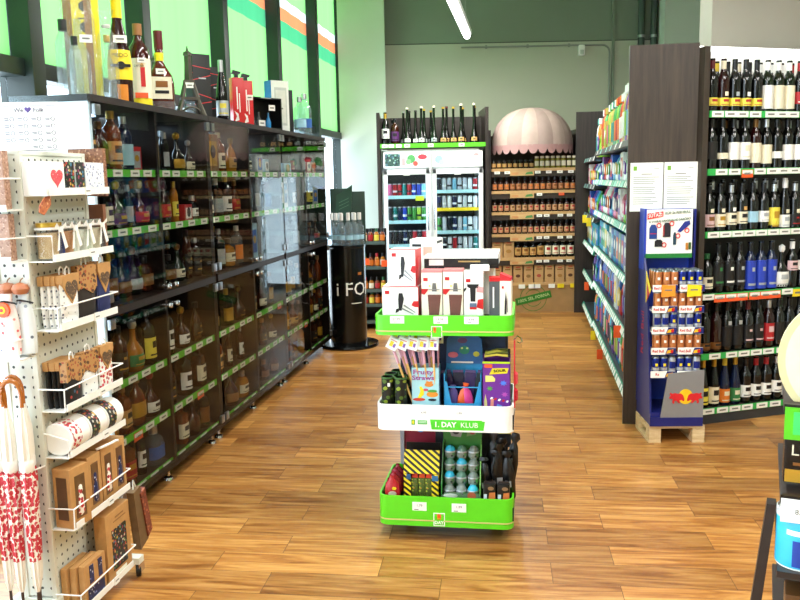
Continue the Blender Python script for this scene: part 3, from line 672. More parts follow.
for i, x in enumerate((2.07, 2.25)):
    t = thing('red_tin', ('red tall tin with black spout, nearer of the pair on cabinets', 'red tall tin with price tag, beside the low black case')[i], 'tin', topx(x, .12), FACE + .1, 'goods on top of the cabinets')
    obj('tin', MB().box((-.038, .038), (-.038, .038), (0, .30), mat('#d2161c', .3, var=.05), ch=.006), t)
    obj('spout', MB().box((-.012, .012), (-.012, .012), (.30, .325), BLACK).prism([(-.03, .325), (.024, .325), (.03, .338), (-.02, .35)], BLACK, -.014, .014), t)
    p = MB().box((-.012, -.004), (-.0388, -.037), (.10, .24), WHITE).box((.004, .010), (-.0388, -.037), (.08, .2), WHITE); p.prism([(-.03, .02), (.0, .03), (-.005, .07), (-.03, .09), (-.015, .055)], WHITE, -.0388, -.037)
    obj('front_print', p, t)
    if i: tag_at(t, .012, -.04, .19, .045, .035)
t = thing('bottle_case', 'low black presentation case with small blue bottles and price tags', 'case', topx(2.58, .13), CAB.rz - .5, 'goods on top of the cabinets')
obj('case', MB().box((-.15, .15), (.05, .06), (0, .22), BLACK).box((-.15, -.14), (-.06, .06), (0, .22), BLACK).box((.14, .15), (-.06, .06), (0, .22), BLACK).box((-.15, .15), (-.06, .06), (.21, .22), BLACK).box((-.15, .15), (-.06, .06), (0, .012), BLACK).box((-.05, .05), (-.062, -.0595), (.212, .219), LAB['silver']), t)
for x in (-.09, -.03, .06): obj('small_bottle', MB().lathe([(0, .013), (.02, .013), (.022, .05), (.014, .075), (.007, .09), (.007, .12), (0, .12)], mat('#2f86c4', .1) if x > 0 else B_CLEAR, 10, c=(x, -.01, 0)), t)
for x, z in ((-.05, .04), (.05, .15)): tag_at(t, x, -.062, z, .06, .04)
t = thing('gift_box', 'gift box with bright blue side and white framed front, far top', 'box', topx(2.98, .13), CAB.rz - .75, 'goods on top of the cabinets')
obj('carton', MB().box((-.075, .075), (-.05, .05), (0, .38), WHITE, ch=.002).box((-.0765, -.0745), (-.05, .05), (0, .38), mat('#1f66c2', .4)).box((-.075, .0), (-.0, .0515), (.376, .3815), mat('#1f66c2', .4)), t)
obj('window', MB().box((-.048, .055), (-.0515, -.049), (.05, .33), mat('#cfd2cf', .3)).box((-.038, .045), (-.0525, -.051), (.07, .31), mat('#e4e4de', .4)).box((-.015, .02), (-.0535, -.052), (.17, .18), TAGINK), t)
t = thing('gift_box', 'slim dark gift box behind the two clear vodka bottles', 'box', topx(3.42, .2), CAB.rz - .75, 'goods on top of the cabinets', MB().box((-.05, .05), (-.045, .045), (0, .36), BXB, ch=.002).mesh('gift_box'))
for i, (x, y, sc) in enumerate(((3.50, .10, 1.3), (3.72, .12, 1.5))):
    sp = bottle('liquor', B_CLEAR, LAB['lightblue'] if i == 0 else LAB['blue'], CAP['silver'], band=(.05, .1))
    o = build_thing('vodka_bottle', sp, ('shorter clear vodka bottle beside the white framed gift box', 'taller clear vodka bottle at the far end of the cabinet top')[i], 'bottle', topx(x, y), FACE, 'goods on top of the cabinets'); o.scale = (sc, sc, sc)

# ------------------------------------------------------------------ fridge unit at the back wall
YF = 8.9
t = thing('fridge_surround', 'dark wooden surround over two fridges with bottle shelf on top', 'shelf unit', (0, YF, 0))
obj('side_panel', MB().box((-.215, -.18), (0, .75), (0, 2.20), WENGE), t); obj('side_panel', MB().box((.945, .98), (0, .75), (0, 2.24), WENGE), t)
obj('back_panel', MB().box((-.18, .945), (.42, .44), (1.87, 2.17), WENGE), t)
obj('top_shelf', MB().box((-.18, .945), (.004, .75), (1.835, 1.868), WENGE), t)
price_strip(t, -.18, .945, -.006, 1.826, 1.872, [(-.13, TAGW), (-.06, TAGW), (.02, TAGW), (.11, TAGW), (.36, TAGW), (.69, TAGW)], w=.06, h=.036)
f = thing('fridge', 'white two-door glass fridge with lit headers under the dark bottle shelf', 'fridge', (0, YF, 0))
FW = mat('#eef2f3', .35, var=.02)
obj('cabinet', MB().box((-.165, .925), (.06, .70), (0, 1.80), FW) if 0 else MB().box((-.165, -.125), (.04, .70), (0, 1.80), FW).box((.885, .925), (.04, .70), (0, 1.80), FW).box((-.165, .925), (.66, .70), (0, 1.80), mat('#3c464c', .5)).box((-.165, .925), (.04, .70), (0, .26), FW).box((-.165, .925), (.04, .70), (1.58, 1.80), FW).box((.35, .385), (.04, .68), (.26, 1.58), FW), f)
LITW = mat('#f4f8f6', .4, var=.02, emit=.12)
for i, (x0, x1) in enumerate(((-.150, .345), (.375, .915))):
    h = obj('header', MB().box((x0, x1), (.0, .04), (1.615, 1.785), FW, ch=.006).box((x0 + .015, x1 - .015), (-.003, .001), (1.63, 1.77), LITW), f)
    p = MB()
    if i == 0:
        p.box((x0 + .02, x0 + .18), (-.005, -.002), (1.635, 1.765), blotch_mat('berry_print', '#35564f', ['#7fb3a4', '#22323a', '#a2c4b4', '#4b6f86'], 45, .5))
        p.disc(x0 + .30, 1.71, .045, mat('#5aa864', .5), -.005, -.002, 9).disc(x0 + .27, 1.68, .03, mat('#8cc18a', .5), -.0055, -.002, 8).disc(x0 + .345, 1.66, .028, mat('#d6564c', .5), -.006, -.002, 9)
        p.box((x0 + .20, x0 + .235), (-.005, -.002), (1.64, 1.72), mat('#e3a9ac', .5)).disc(x0 + .42, 1.73, .05, mat('#c8414e', .5), -.005, -.002, 14, sq=(1, .55))
    else:
        p.disc(x0 + .07, 1.70, .045, mat('#9fd2c8', .5), -.005, -.002, 7).disc(x0 + .1, 1.67, .03, mat('#b7dcd0', .5), -.0055, -.002, 6).disc(x0 + .47, 1.745, .03, mat('#e4a7a9', .5), -.005, -.002, 12, sq=(1, .5)).box((x0 + .2, x0 + .4), (-.005, -.002), (1.655, 1.66), mat('#e6b6b4', .5))
    obj('header_print', p, h)
for i, (x0, x1) in enumerate(((-.150, .345), (.375, .915))):
    d = obj('door', MB().box((x0, x0 + .042), (-.012, .035), (.12, 1.60), FW, ch=.004).box((x1 - .042, x1), (-.012, .035), (.12, 1.60), FW, ch=.004).box((x0, x1), (-.012, .035), (1.545, 1.60), FW, ch=.004).box((x0, x1), (-.012, .035), (.12, .24), FW, ch=.004), f)
    obj('pane', MB().box((x0 + .04, x1 - .04), (.006, .012), (.24, 1.545), thin_glass('fridge_glass', (.93, .97, .99), .55)), d)
    obj('handle', MB().cyl((x1 - .02 if i == 0 else x0 + .02, -.03, .95), (x1 - .02 if i == 0 else x0 + .02, -.03, 1.2), .008, CHROME, 8), d)
    obj('badge', MB().box(((x0 + x1) / 2 - .035, (x0 + x1) / 2 + .035), (-.0145, -.012), (1.535, 1.585), WHITE, ch=.002), d)
    shs = ((1.318, 1.049, .789, .53), (1.37, 1.178, .93, .73, .5))[i]
    for j, z in enumerate(shs):
        s = obj('shelf', MB().box((x0 + .02, x1 - .02), (.06, .62), (z - .016, z - .004), mat('#c9d4d8', .3, var=.02)), f)
        obj('shelf_edge', MB().box((x0 + .02, x1 - .02), (.05, .06), (z - .032, z + .004), YELLOW if (i, j) == (1, 1) else mat('#a9dbe2', .4, var=.03)), s)
        if (i, j) == (0, 0): obj('price_tag', MB().box((.19, .28), (.045, .05), (z - .055, z - .005), mat('#cfd824', .5)), s)
    for sx in (x0 + .03, x1 - .03): obj('light_tube', MB().cyl((sx, .075, .3), (sx, .075, 1.52), .007, mat('#dff2ff', .5, var=0, emit=5), 8), f)
    la = bpy.data.lights.new('fridge_light', 'AREA'); la.shape = 'RECTANGLE'; la.size = .4; la.size_y = 1.2; la.energy = 5; la.color = (.75, .9, 1)
    lo_ = bpy.data.objects.new('fridge_light', la); COL.objects.link(lo_); lo_.parent = f; lo_.location = ((x0 + x1) / 2, .04, .95); lo_.rotation_euler = (-PI / 2, 0, 0)
    if i: la.energy = 8
CC = {n: mat(c, .25, .35, var=.06) for n, c in (('red', '#b3202c'), ('pink', '#c65a86'), ('teal', '#1f7f7c'), ('blue', '#1f3fae'), ('dark', '#20242c'), ('green', '#3f8a3a'), ('lime', '#9cc23c'), ('silver', '#c4ccd2'), ('white', '#e9eef0'), ('cyan', '#7fc0d8'), ('navy', '#18264e'), ('copper', '#c8703c'), ('purple', '#5a2f7a'))}
rows = {(0, 0): ['pink', 'red', 'red', 'teal', 'red', 'blue', 'blue', 'cyan'], (0, 1): ['dark', 'teal', 'navy', 'blue', 'green', 'green', 'lime', 'green'], (0, 2): ['dark', 'dark', 'dark', 'navy', 'dark', 'red', 'dark', 'red'],
        (1, 0): ['dark', 'silver', 'silver', 'cyan', 'silver', 'silver', 'white', 'red'], (1, 1): ['navy', 'silver', 'white', 'navy', 'white', 'silver', 'white', 'white'], (1, 2): ['green', 'silver', 'dark', 'navy', 'silver', 'cyan', 'white', 'silver'], (1, 3): ['silver', 'dark', 'white', 'red', 'silver', 'white', 'silver', 'teal']}
for (i, j), cs in rows.items():
    x0, x1 = ((-.110, .305), (.420, .870))[i]; z = ((1.318, 1.049, .789, .53), (1.37, 1.178, .93, .73))[i][j]
    for q, cn in enumerate(cs):
        x = x0 + (x1 - x0) * (q + .5) / len(cs)
        tall = (i, j) in ((0, 1), (1, 2), (0, 2))
        sp = can(CC[cn], r=.0245, h=(.155 if tall else .135), stripe=CC['white' if q % 2 else 'dark'] if (i * 3 + j + q) % 3 else None)
        build_thing('drink_can', sp, '%s can, %s from left on the %s shelf of the %s fridge door' % (cn, ORD[q], ('top', 'second', 'third', 'fourth')[j], ('left', 'right')[i]), 'can', (x, YF + .11, z - .003), 0, 'cans in the fridge')
# bottles on top of the surround
tops = [(-.12, .06, 'wine', 'dark', 'white', 'gold', 1.12, 'white labelled dark bottle with gold neck, leftmost above the fridge'), (-.02, .10, 'liquor', 'brown', 'purple', 'black', 1.12, 'brown bottle with violet label beside white labelled bottle above fridge'), (-.035, .24, 'decanter', 'clear', None, 'black', 1.25, 'clear decanter with black stopper behind the brown bottle above fridge')]
for x, y, kd, gl, lb, cp, sc, label in tops:
    sp = bottle(kd, GL[gl], LAB[lb] if lb else None, CAP[cp], art=LAB['black'] if lb else None)
    o = build_thing('spirit_bottle', sp, label, 'bottle', (x, YF + y, 1.869), 0, 'bottles above the fridge'); o.scale = (sc,) * 3
TN = [(.075, .18, .355, 'silver'), (.115, .06, .385, 'cream'), (.14, .20, .36, 'black'), (.205, .08, .355, 'black'), (.265, .06, .395, 'cream'), (.30, .17, .375, 'gold'), (.40, .07, .40, 'cream'), (.375, .2, .36, 'gold'), (.50, .08, .385, 'gold'), (.545, .19, .40, 'darkred'), (.61, .08, .385, 'gold'), (.69, .06, .415, 'cream'), (.72, .18, .385, 'gold'), (.83, .07, .42, 'cream'), (.85, .2, .40, 'gold')]
for q, (x, y, h, cp) in enumerate(TN):
    green = q in (5, 6)
    sp = bottle('tallneck', B_GREEN if green else B_DARK, LAB['white'] if q in (1, 3, 4) else (LAB['tan'] if q > 7 else LAB['silver']), CAP[cp], art=LAB['black'], arc=40, cap_from=.385)
    o = build_thing('tall_neck_bottle', sp, '%s round bottle with long neck and %s cap, %s from left above the fridge' % ('green' if green else 'dark', cp, ORD[q]), 'bottle', (x, YF + y, 1.869), 0, 'bottles above the fridge'); o.scale = (.92, .92, h / .407)

# ------------------------------------------------------------------ black column display with water bottles
KX, KY = -.475, 7.40
t = thing('column_display', 'black round column display with white letters and wide base disc', 'display', (KX, KY, 0))
BK_ = mat('#08090a', .18, var=.05)
obj('base', MB().lathe([(0, 0), (.27, 0), (.275, .012), (.27, .03), (.18, .036), (0, .036)], BK_, 40), t)
obj('column', MB().lathe([(0, .036), (.168, .036), (.168, .90), (.172, .905), (.172, .925), (0, .925)], BK_, 40), t)
obj('lettering', text_mesh('i FOR', .17, WHITE, ext=.0006, bend=.1688), t, (0, 0, .53), rot=(PI / 2, 0, R(35)))
obj('small_print', MB().lathe([(.1688, .405), (.1688, .412)], WHITE, 8, arc=(R(-75), R(-40))), t)
obj('crown_mark', MB().lathe([(.1688, .66), (.1688, .685)], mat('#a8622a', .4), 6, arc=(R(-52), R(-38))), t)
t = thing('menu_board', 'dark green board sign standing behind water bottles on black column', 'sign', (KX + .01, KY + .07, .926))
DG = mat('#17392e', .4, var=.08)
obj('panel', MB().box((-.15, .02), (.0, .012), (0, .50), DG, ch=.004), t); obj('panel', MB().box((.0, .165), (.03, .042), (0, .47), DG, ch=.004), t)
p = MB().prism([(-.11, .18), (.04, .30), (.055, .53), (-.09, .44)], mat('#1f4a3a', .35), -.012, -.004)
for z in (.33, .36, .39): p.prism([(-.07, z - .02), (.02, z + .02), (.02, z + .024), (-.07, z - .016)], mat('#5d8a72', .5), -.013, -.0115)
obj('leaflet', p, t)
for q, (x, y) in enumerate(((-.125, -.03), (-.08, -.09), (-.03, -.13), (.03, -.13), (.085, -.09), (.125, -.03), (-.045, -.03), (.025, -.04), (.07, .0))):
    sp = bottle('kiosk', B_CLEAR, LAB['lightblue'], CAP['white'], band=(.05, .09))
    build_thing('water_bottle', sp, 'clear water bottle with white cap, %s of those around the black column top' % ORD[q], 'bottle', (KX + x, KY + y, .926), 0, 'bottles on the black column')

# small rack of drinks between the column and the fridge
t = thing('drink_rack', 'small dark rack of juice bottles between black column and fridge', 'rack', (-.42, 8.18, 0))
obj('side_panel', MB().box((-.03, -.01), (0, .34), (0, 1.0), BLACK), t); obj('side_panel', MB().box((.28, .295), (0.02, .34), (0, .93), BLACK), t); obj('back_panel', MB().box((-.03, .295), (.33, .34), (0, 1.0), BLACK), t)
RZ = [.88, .63, .40, .25, .08]
for z in RZ: obj('shelf', MB().box((-.01, .28), (0, .33), (z - .018, z), mat('#2a3a38', .4)).box((-.01, .28), (-.006, 0), (z - .022, z + .012), mat('#4b5c58', .4)), t)
for x, z in ((.02, .93), (.09, .70), (.27, .68)): obj('price_tag', MB().box((x - .03, x + .03), (-.012, -.007), (z - .045, z + .02), ORANGE), t)
FL = [('orange', 'orange', 'red'), ('cream', 'golden', 'black'), ('red', 'amber', 'black'), ('yellow', 'golden', 'green'), ('orange', 'amber', 'black')]
for j, z in enumerate(RZ[:4]):
    for q in range(5):
        lb, gl, cp = FL[(j * 2 + q) % 5]
        sp = bottle('sauce', B_AMBER if gl == 'amber' else B_GOLD, LAB[lb], CAP[cp])
        o = build_thing('juice_bottle', sp, 'juice bottle with %s label, %s from left on %s shelf of small rack' % (lb, ORD[q], ('top', 'second', 'third', 'lowest')[j]), 'bottle', (-.405 + .06 * q, 8.225, z + .0005), 0, 'juice bottles on the small rack')
        o.scale = (.95, .95, .92 if j != 2 else .85)

# ------------------------------------------------------------------ wooden sauce rack with its pink awning
YS = 9.0
t = thing('sauce_rack', 'wooden sauce rack with pink scalloped awning between fridge and household shelf', 'rack', (1.02, YS, 0))
Wd = .935
obj('side_panel', MB().box((-.03, -.005), (0, .5), (0, 2.0), WENGE), t); obj('side_panel', MB().box((Wd, Wd + .025), (0, .5), (0, 2.0), WENGE), t)
obj('back_panel', MB().box((0, Wd), (.26, .28), (0, 1.95), mat('#3c2e22', .6, var=.1)), t)
SZ = [1.585, 1.345, 1.115, .875, .615, .335]
for j, z in enumerate(SZ):
    s = obj('shelf', MB().box((0, Wd), (.0, .27), (z - .022, z), OAK).box((0, Wd), (-.008, 0), (z - .028, z + .004), OAK), t)
    if j < 5:
        obj('sign_board', MB().box((.20, .46), (-.016, -.009), (z - .075, z - .024), OAK).box((.22, .29), (-.0175, -.0155), (z - .065, z - .04), mat('#c98f5a', .6)).prism([(.36, z - .065), (.45, z - .06), (.44, z - .032), (.38, z - .04)], mat('#4f8a4a', .6), -.0175, -.0155), s)
        obj('valance_board', MB().box((0, Wd), (.002, .012), (z - .085, z - .022), mat('#332920', .6, var=.1)), s)
        tg = [(.52, TAGW), (.6, TAGW), (.75, TAGW), (.85, TAGW)] if j not in (1,) else [(.52, TAGW), (.76, ORANGE)]
        if j == 0: tg = [(.06, TAGW), (.17, TAGW), (.5, TAGW), (.62, TAGW), (.74, TAGW), (.86, TAGW)]
        for x, m_ in tg: obj('price_tag', MB().box((x - .03, x + .03), (-.012, -.0085), (z - .055, z - .026), m_).box((x - .015, x + .015), (-.0125, -.0118), (z - .043, z - .038), TAGINK), s)
    else:
        for x, m_ in ((.33, TAGW), (.44, TAGW), (.50, TAGW), (.66, TAGW), (.76, YELLOW), (.90, YELLOW)): obj('price_tag', MB().box((x - .035, x + .035), (-.014, -.0085), (z - .06, z - .015), m_), s)
obj('base_board', MB().box((0, Wd), (0, .02), (.0, SZ[5] - .028), mat('#a98455', .6, var=.12, scale=8)), t)
GS = mat('#2f7a22', .6, var=.05)
st_ = MB(); n = 40
for rr_ in (.142, .09):
    for i in range(n):
        a0, a1 = 2 * PI * i / n, 2 * PI * (i + 1) / n
        if rr_ < .1 and (abs(math.sin(a0)) < .55): continue
        st_.prism([(.46 + rr_ * math.cos(a0), .165 + rr_ * math.sin(a0)), (.46 + rr_ * math.cos(a1), .165 + rr_ * math.sin(a1)), (.46 + (rr_ + .006) * math.cos(a1), .165 + (rr_ + .006) * math.sin(a1)), (.46 + (rr_ + .006) * math.cos(a0), .165 + (rr_ + .006) * math.sin(a0))], GS, -.002, .001)
Mr = Matrix.Translation((.46, 0, .165)) @ Matrix.Rotation(R(-13), 4, 'Y')
st_.box((-.2, .2), (-.004, .0), (-.04, .04), GS, M=Mr)
so = obj('stamp', st_, t)
text('100% SEL FORNA', .048, mat('#b9cf8f', .6), so, (.46, -.0046, .165), rot=(PI / 2, -R(-13), 0) if 0 else (PI / 2, R(-13), 0), bold=.0006)
for i in range(9):
    for sgn in (1, -1):
        a = PI / 2 * sgn + (i - 4) * .19 * -sgn
        ma = Matrix.Translation((.46 + .1 * math.cos(a), 0, .165 + .1 * math.sin(a))) @ Matrix.Rotation(-a + PI / 2, 4, 'Y')
        pass
# awning
PK = [mat('#b9a298', .75, var=.04, scale=20, bump=.2), mat('#a8928a', .75, var=.04, scale=20, bump=.2)]
aw = MB(); N = 8; E_ = 10; ax, ay, az = .435, .42, .42
def aw_pt(ph, ep): 
    k = 1.02
    return (Wd / 2 + ax * math.cos(ph) * k * math.cos(ep) ** .9, .22 - ay * math.sin(ph) * k * math.cos(ep) ** .9, 1.825 + az * math.sin(ep) ** .9)
for g in range(N):
    p0, p1 = PI * g / N, PI * (g + 1) / N
    vs = []; fs = []
    for e_ in range(E_ + 1):
        ep = PI / 2 * e_ / E_ * .999
        for s_ in range(4):
            ph = p0 + (p1 - p0) * s_ / 3; x, y, z = aw_pt(ph, ep); bul = .010 * math.sin(PI * s_ / 3) * math.cos(ep)
            vs.append((x + bul * math.cos(ph), y - bul * math.sin(ph), z))
    for e_ in range(E_):
        for s_ in range(3): fs.append((e_ * 4 + s_, e_ * 4 + s_ + 1, (e_ + 1) * 4 + s_ + 1, (e_ + 1) * 4 + s_))
    aw.add(vs, fs, PK[g % 2], True)
awn = obj('awning', aw, t)
va = MB(); N = 14
for g in range(N):
    p0, p1 = PI * g / N, PI * (g + 1) / N; vs = []; fs = []
    for s_ in range(7):
        ph = p0 + (p1 - p0) * s_ / 6; x, y, z = aw_pt(ph, 0); c_ = (s_ / 6 - .5) * 2; dz = .028 + .058 * math.sqrt(max(0, 1 - c_ * c_ * .98))
        x += .008 * math.cos(ph); y -= .008 * math.sin(ph)
        vs += [(x, y, 1.835), (x, y, 1.825 - dz)]
    for s_ in range(6): fs.append((2 * s_, 2 * s_ + 2, 2 * s_ + 3, 2 * s_ + 1))
    va.add(vs, fs, mat('#b38a88', .75, var=.05, scale=20), True)
obj('valance', va, awn)
obj('awning_rail', MB().box((.02, Wd - .02), (.2, .25), (1.80, 1.84), OAK), t)
# goods of the sauce rack
JG = mat('#5a5a22', .15, var=.15); JD = mat('#2e2418', .15, var=.15); JL = mat('#8f8a3a', .15, var=.2)
def jar(body, lid):
    k = ('jar', body.name, lid.name)
    if k not in _B:
        _B[k] = (MB().lathe([(0, 0), (.024, 0), (.026, .004), (.026, .075), (.021, .085), (0, .085)], body, 14).mesh('jar'), [('lid', MB().lathe([(.0225, .083), (.0225, .10), (0, .101)], lid, 14).mesh('lid')), ('label', MB().lathe([(.0266, .02), (.0266, .06)], LAB['tan'] if body is JD else LAB['cream'], 10, arc=(R(-150), R(-30))).mesh('label'))])
    return _B[k]
for q in range(16):
    dk = q < 8
    o = build_thing('preserve_jar', jar(JD if dk else (JL if q < 14 else JG), CAP['black'] if dk else CAP['cream']), '%s preserve jar, %s from left on top shelf under the pink awning' % ('dark' if dk else 'yellow-green', ORD[q]), 'jar', (1.02 + .03 + q * .0585, YS + .05, SZ[0] + .0005), 0, 'jars on the sauce rack')
    o.scale = (1, 1, .95 if dk else 1.3)
SB = mat('#2a1410', .1, var=.1); SL = mat('#c79a72', .6, var=.08); SL2 = mat('#b5764e', .6, var=.08)
for j in (1, 2, 3):
    for q in range(14):
        sp = bottle('sauce', SB, SL2 if j == 1 else SL, CAP['black'], art=LAB['bronze'] if (q // 3) % 2 else LAB['orange' if j == 1 else 'red'])
        build_thing('sauce_bottle', sp, 'dark sauce bottle, %s from left on the %s shelf of the wooden rack' % (ORD[q], ('', 'second', 'third', 'fourth')[j]), 'bottle', (1.02 + .04 + q * .0658, YS + .05, SZ[j] + .0005), 0, 'sauce bottles on the wooden rack')
def kbox(wd, h, art):
    k = ('kbox', wd, h, art.name)
    if k not in _B:
        p = MB().disc(0, h * .36, wd * .26, art, -.0315, -.0295, 10, sq=(1, .7)).box((-wd * .3, wd * .3), (-.0315, -.0295), (h * .68, h * .74), LAB['bronze']).box((-wd * .22, wd * .22), (-.0315, -.0295), (h * .8, h * .84), REDM)
        _B[k] = (MB().box((-wd / 2, wd / 2), (-.03, .03), (0, h), mat('#c29a68', .7, var=.08), ch=.002).mesh('box'), [('front_print', p.mesh('front_print'))])
    return _B[k]
AR = [mat('#7a4a20', .6), mat('#a9793a', .6), mat('#54301a', .6), mat('#8a6a3a', .6), mat('#b04a3a', .6)]
for q, x in enumerate((.065, .19)):
    build_thing('syrup_box', kbox(.115, .20, AR[q]), 'kraft gift box, %s from left on the fifth shelf of the wooden rack' % ORD[q], 'box', (1.02 + x, YS + .05, SZ[4] + .0005), 0, 'kraft boxes on the sauce rack')
for q in range(8):
    sp = bottle('sauce', B_DARK, LAB['tan' if q < 4 else 'cream'], CAP['black' if q < 4 else 'cream'], art=LAB['red'] if q > 3 else LAB['bronze'], band=(.02, .085))
    o = build_thing('syrup_bottle', sp, 'large dark syrup bottle, %s from left beside the kraft boxes on fifth shelf' % ORD[q], 'bottle', (1.02 + .295 + q * .083, YS + .05, SZ[4] + .0005), 0, 'syrup bottles on the sauce rack'); o.scale = (1.35, 1.2, 1.3 if q < 3 else 1.48)
for q in range(8):
    build_thing('syrup_box', kbox(.1, .21 if q % 3 else .2, AR[q % 5]), 'kraft box with printed picture, %s from left on the lowest rack shelf' % ORD[q], 'box', (1.02 + .06 + q * .116, YS + .05, SZ[5] + .0005), 0, 'kraft boxes on the sauce rack')

# ------------------------------------------------------------------ household shelf (long gondola along the aisle)
HOU = Frame(1.376, 4.835, -9)     # x into the shelf, y along the aisle (away)
t = thing('household_gondola', 'long dark household goods shelf with teal price rails along the aisle', 'shelf unit', HOU(0, 0), HOU.rz)
obj('end_panel', MB().box((-.035, .345), (-.02, .008), (0, 2.225), WENGE2), t)
obj('back_panel', MB().box((.205, .215), (.01, 4.15), (0, 2.1), DARK), t)
obj('far_end_panel', MB().box((-.105, .215), (4.15, 4.18), (0, 2.17), WENGE), t)
obj('plinth', MB().box((.08, .205), (.01, 4.15), (0, .10), DARK), t)
TEAL = mat('#2f9a7c', .4, var=.05); SHG = mat('#3b4247', .4, var=.05)
MODS = [(.01, 2.7, (.16, .53, .86, 1.18, 1.45, 1.70)), (2.72, 4.14, (.12, .48, .80, 1.10, 1.40, 1.66))]
for mi_, (y0, y1, zs) in enumerate(MODS):
    for j, z in enumerate(zs):
        s = obj('shelf', MB().box((.0, .205), (y0, y1), (z - .025, z), SHG), t); dark_rail = j == 5 or (mi_ and j > 2)
        rail = obj('price_rail', MB().prism([(.0, z - .035), (-.022, z - .03), (-.006, z + .012), (.0, z + .012)], SHG if dark_rail else TEAL, y0, y1, 'xz'), s)
        tags = MB(); yy = y0 + .04
        while yy < y1 - .06:
            tags.prism([(-.0235, z - .028), (-.0225, z - .029), (-.009, z + .009), (-.0105, z + .010)], TAGW if j < 3 or random.random() < .5 else mat('#a9e2d6', .5), yy, yy + random.choice((.05, .05, .08)), 'xz'); yy += random.choice((.085, .085, .12)) * (4 if dark_rail else 1)
        obj('price_tag', tags, rail)['kind'] = 'stuff'
for (y, z, m_) in ((3.2, .42, ORANGE), (2.3, .10, YELLOW), (1.6, .08, ORANGE), (.35, .5, ORANGE), (3.6, 1.06, YELLOW), (3.0, 1.06, YELLOW)): obj('price_flag', MB().box((-.06, -.015), (y, y + .006), (z - .04, z + .04), m_), t)
# goods: bottles, pouches, tubs, boxes
def pouch(col, art, wd, h):
    k = ('pouch', col.name, art.name, wd, h)
    if k not in _B:
        b = MB(); ring = []
        secs = [(0, .30, .95), (.1, .34, 1), (.5, .30, 1.0), (.85, .12, .96), (.93, .03, .95), (1, .03, .95)]
        n = 14; vs = []
        for f_, d_, w_ in secs:
            for i in range(n):
                a = 2 * PI * i / n; ca, sa = math.cos(a), math.sin(a); kk = (abs(ca) ** 3 + abs(sa) ** 3) ** (-1 / 3)
                vs.append((wd / 2 * w_ * ca * kk, wd * d_ * sa * kk, h * f_))
        fs = [(j * n + i, j * n + (i + 1) % n, (j + 1) * n + (i + 1) % n, (j + 1) * n + i) for j in range(len(secs) - 1) for i in range(n)] + [tuple(range(n))[::-1], tuple(range((len(secs) - 1) * n, len(secs) * n))]
        b.add(vs, fs, col, True)
        p = MB().prism([(-wd * .32, h * .3), (wd * .3, h * .25), (wd * .36, h * .62), (-wd * .28, h * .7)], art, -wd * .345, -wd * .30).disc(wd * .05, h * .46, wd * .16, WHITE, -wd * .352, -wd * .3, 12)
        _B[k] = (b.mesh('pouch'), [('front_print', p.mesh('front_print'))])
    return _B[k]
def flacon(col, cap, lab, h):
    k = ('flacon', col.name, cap.name, lab.name, h)
    if k not in _B:
        b = MB().lathe([(0, 0), (.04, 0), (.046, .008), (.046, h * .6), (.036, h * .76), (.016, h * .84), (.016, h * .88), (0, h * .88)], col, 16, sq=(1, .6), pw=2.8)
        _B[k] = (b.mesh('bottle'), [('label', MB().box((-.034, .034), (-.030, -.02), (h * .14, h * .55), lab, ch=.003).mesh('label')), ('cap', MB().lathe([(.017, h * .85), (.021, h * .86), (.019, h), (0, h)], cap, 12).mesh('cap'))])
    return _B[k]
HC = {n: mat(c, .3, var=.06) for n, c in (('blue', '#1f56b8'), ('cyan', '#35a9d4'), ('green', '#2f9a4a'), ('lime', '#8fc93a'), ('white', '#eef1ef'), ('pink', '#d95c8e'), ('purple', '#6a3a9a'), ('red', '#c8262e'), ('orange', '#ee7a22'), ('navy', '#1b2456'), ('yellow', '#f0d23a'), ('gold', '#b9a24a'), ('teal', '#1f8f8a'))}
PL = [  # goods of each shelf, nearest first
 ['green', 'teal', 'blue', 'green', 'orange', 'orange', 'green', 'cyan', 'blue', 'navy', 'purple', 'navy'],
 ['navy', 'red', 'blue', 'navy', 'purple', 'navy', 'red', 'blue', 'white', 'navy', 'purple', 'blue'],
 ['cyan', 'blue', 'cyan', 'white', 'blue', 'teal', 'blue', 'cyan', 'blue', 'white', 'navy', 'cyan'],
 ['green', 'cyan', 'blue', 'lime', 'pink', 'white', 'red', 'pink', 'purple', 'cyan', 'pink', 'white'],
 ['white', 'white', 'cyan', 'white', 'white', 'blue', 'white', 'cyan', 'blue', 'purple', 'white', 'red'],
 ['gold', 'gold', 'white', 'gold', 'red', 'purple', 'gold', 'orange', 'red', 'green', 'lime', 'green']]
TY = ['fl', 'fl', 'box', 'pouch', 'pouch', 'fl']
SNN = ['lowest', 'second lowest', 'third lowest', 'fourth lowest', 'second highest', 'highest']
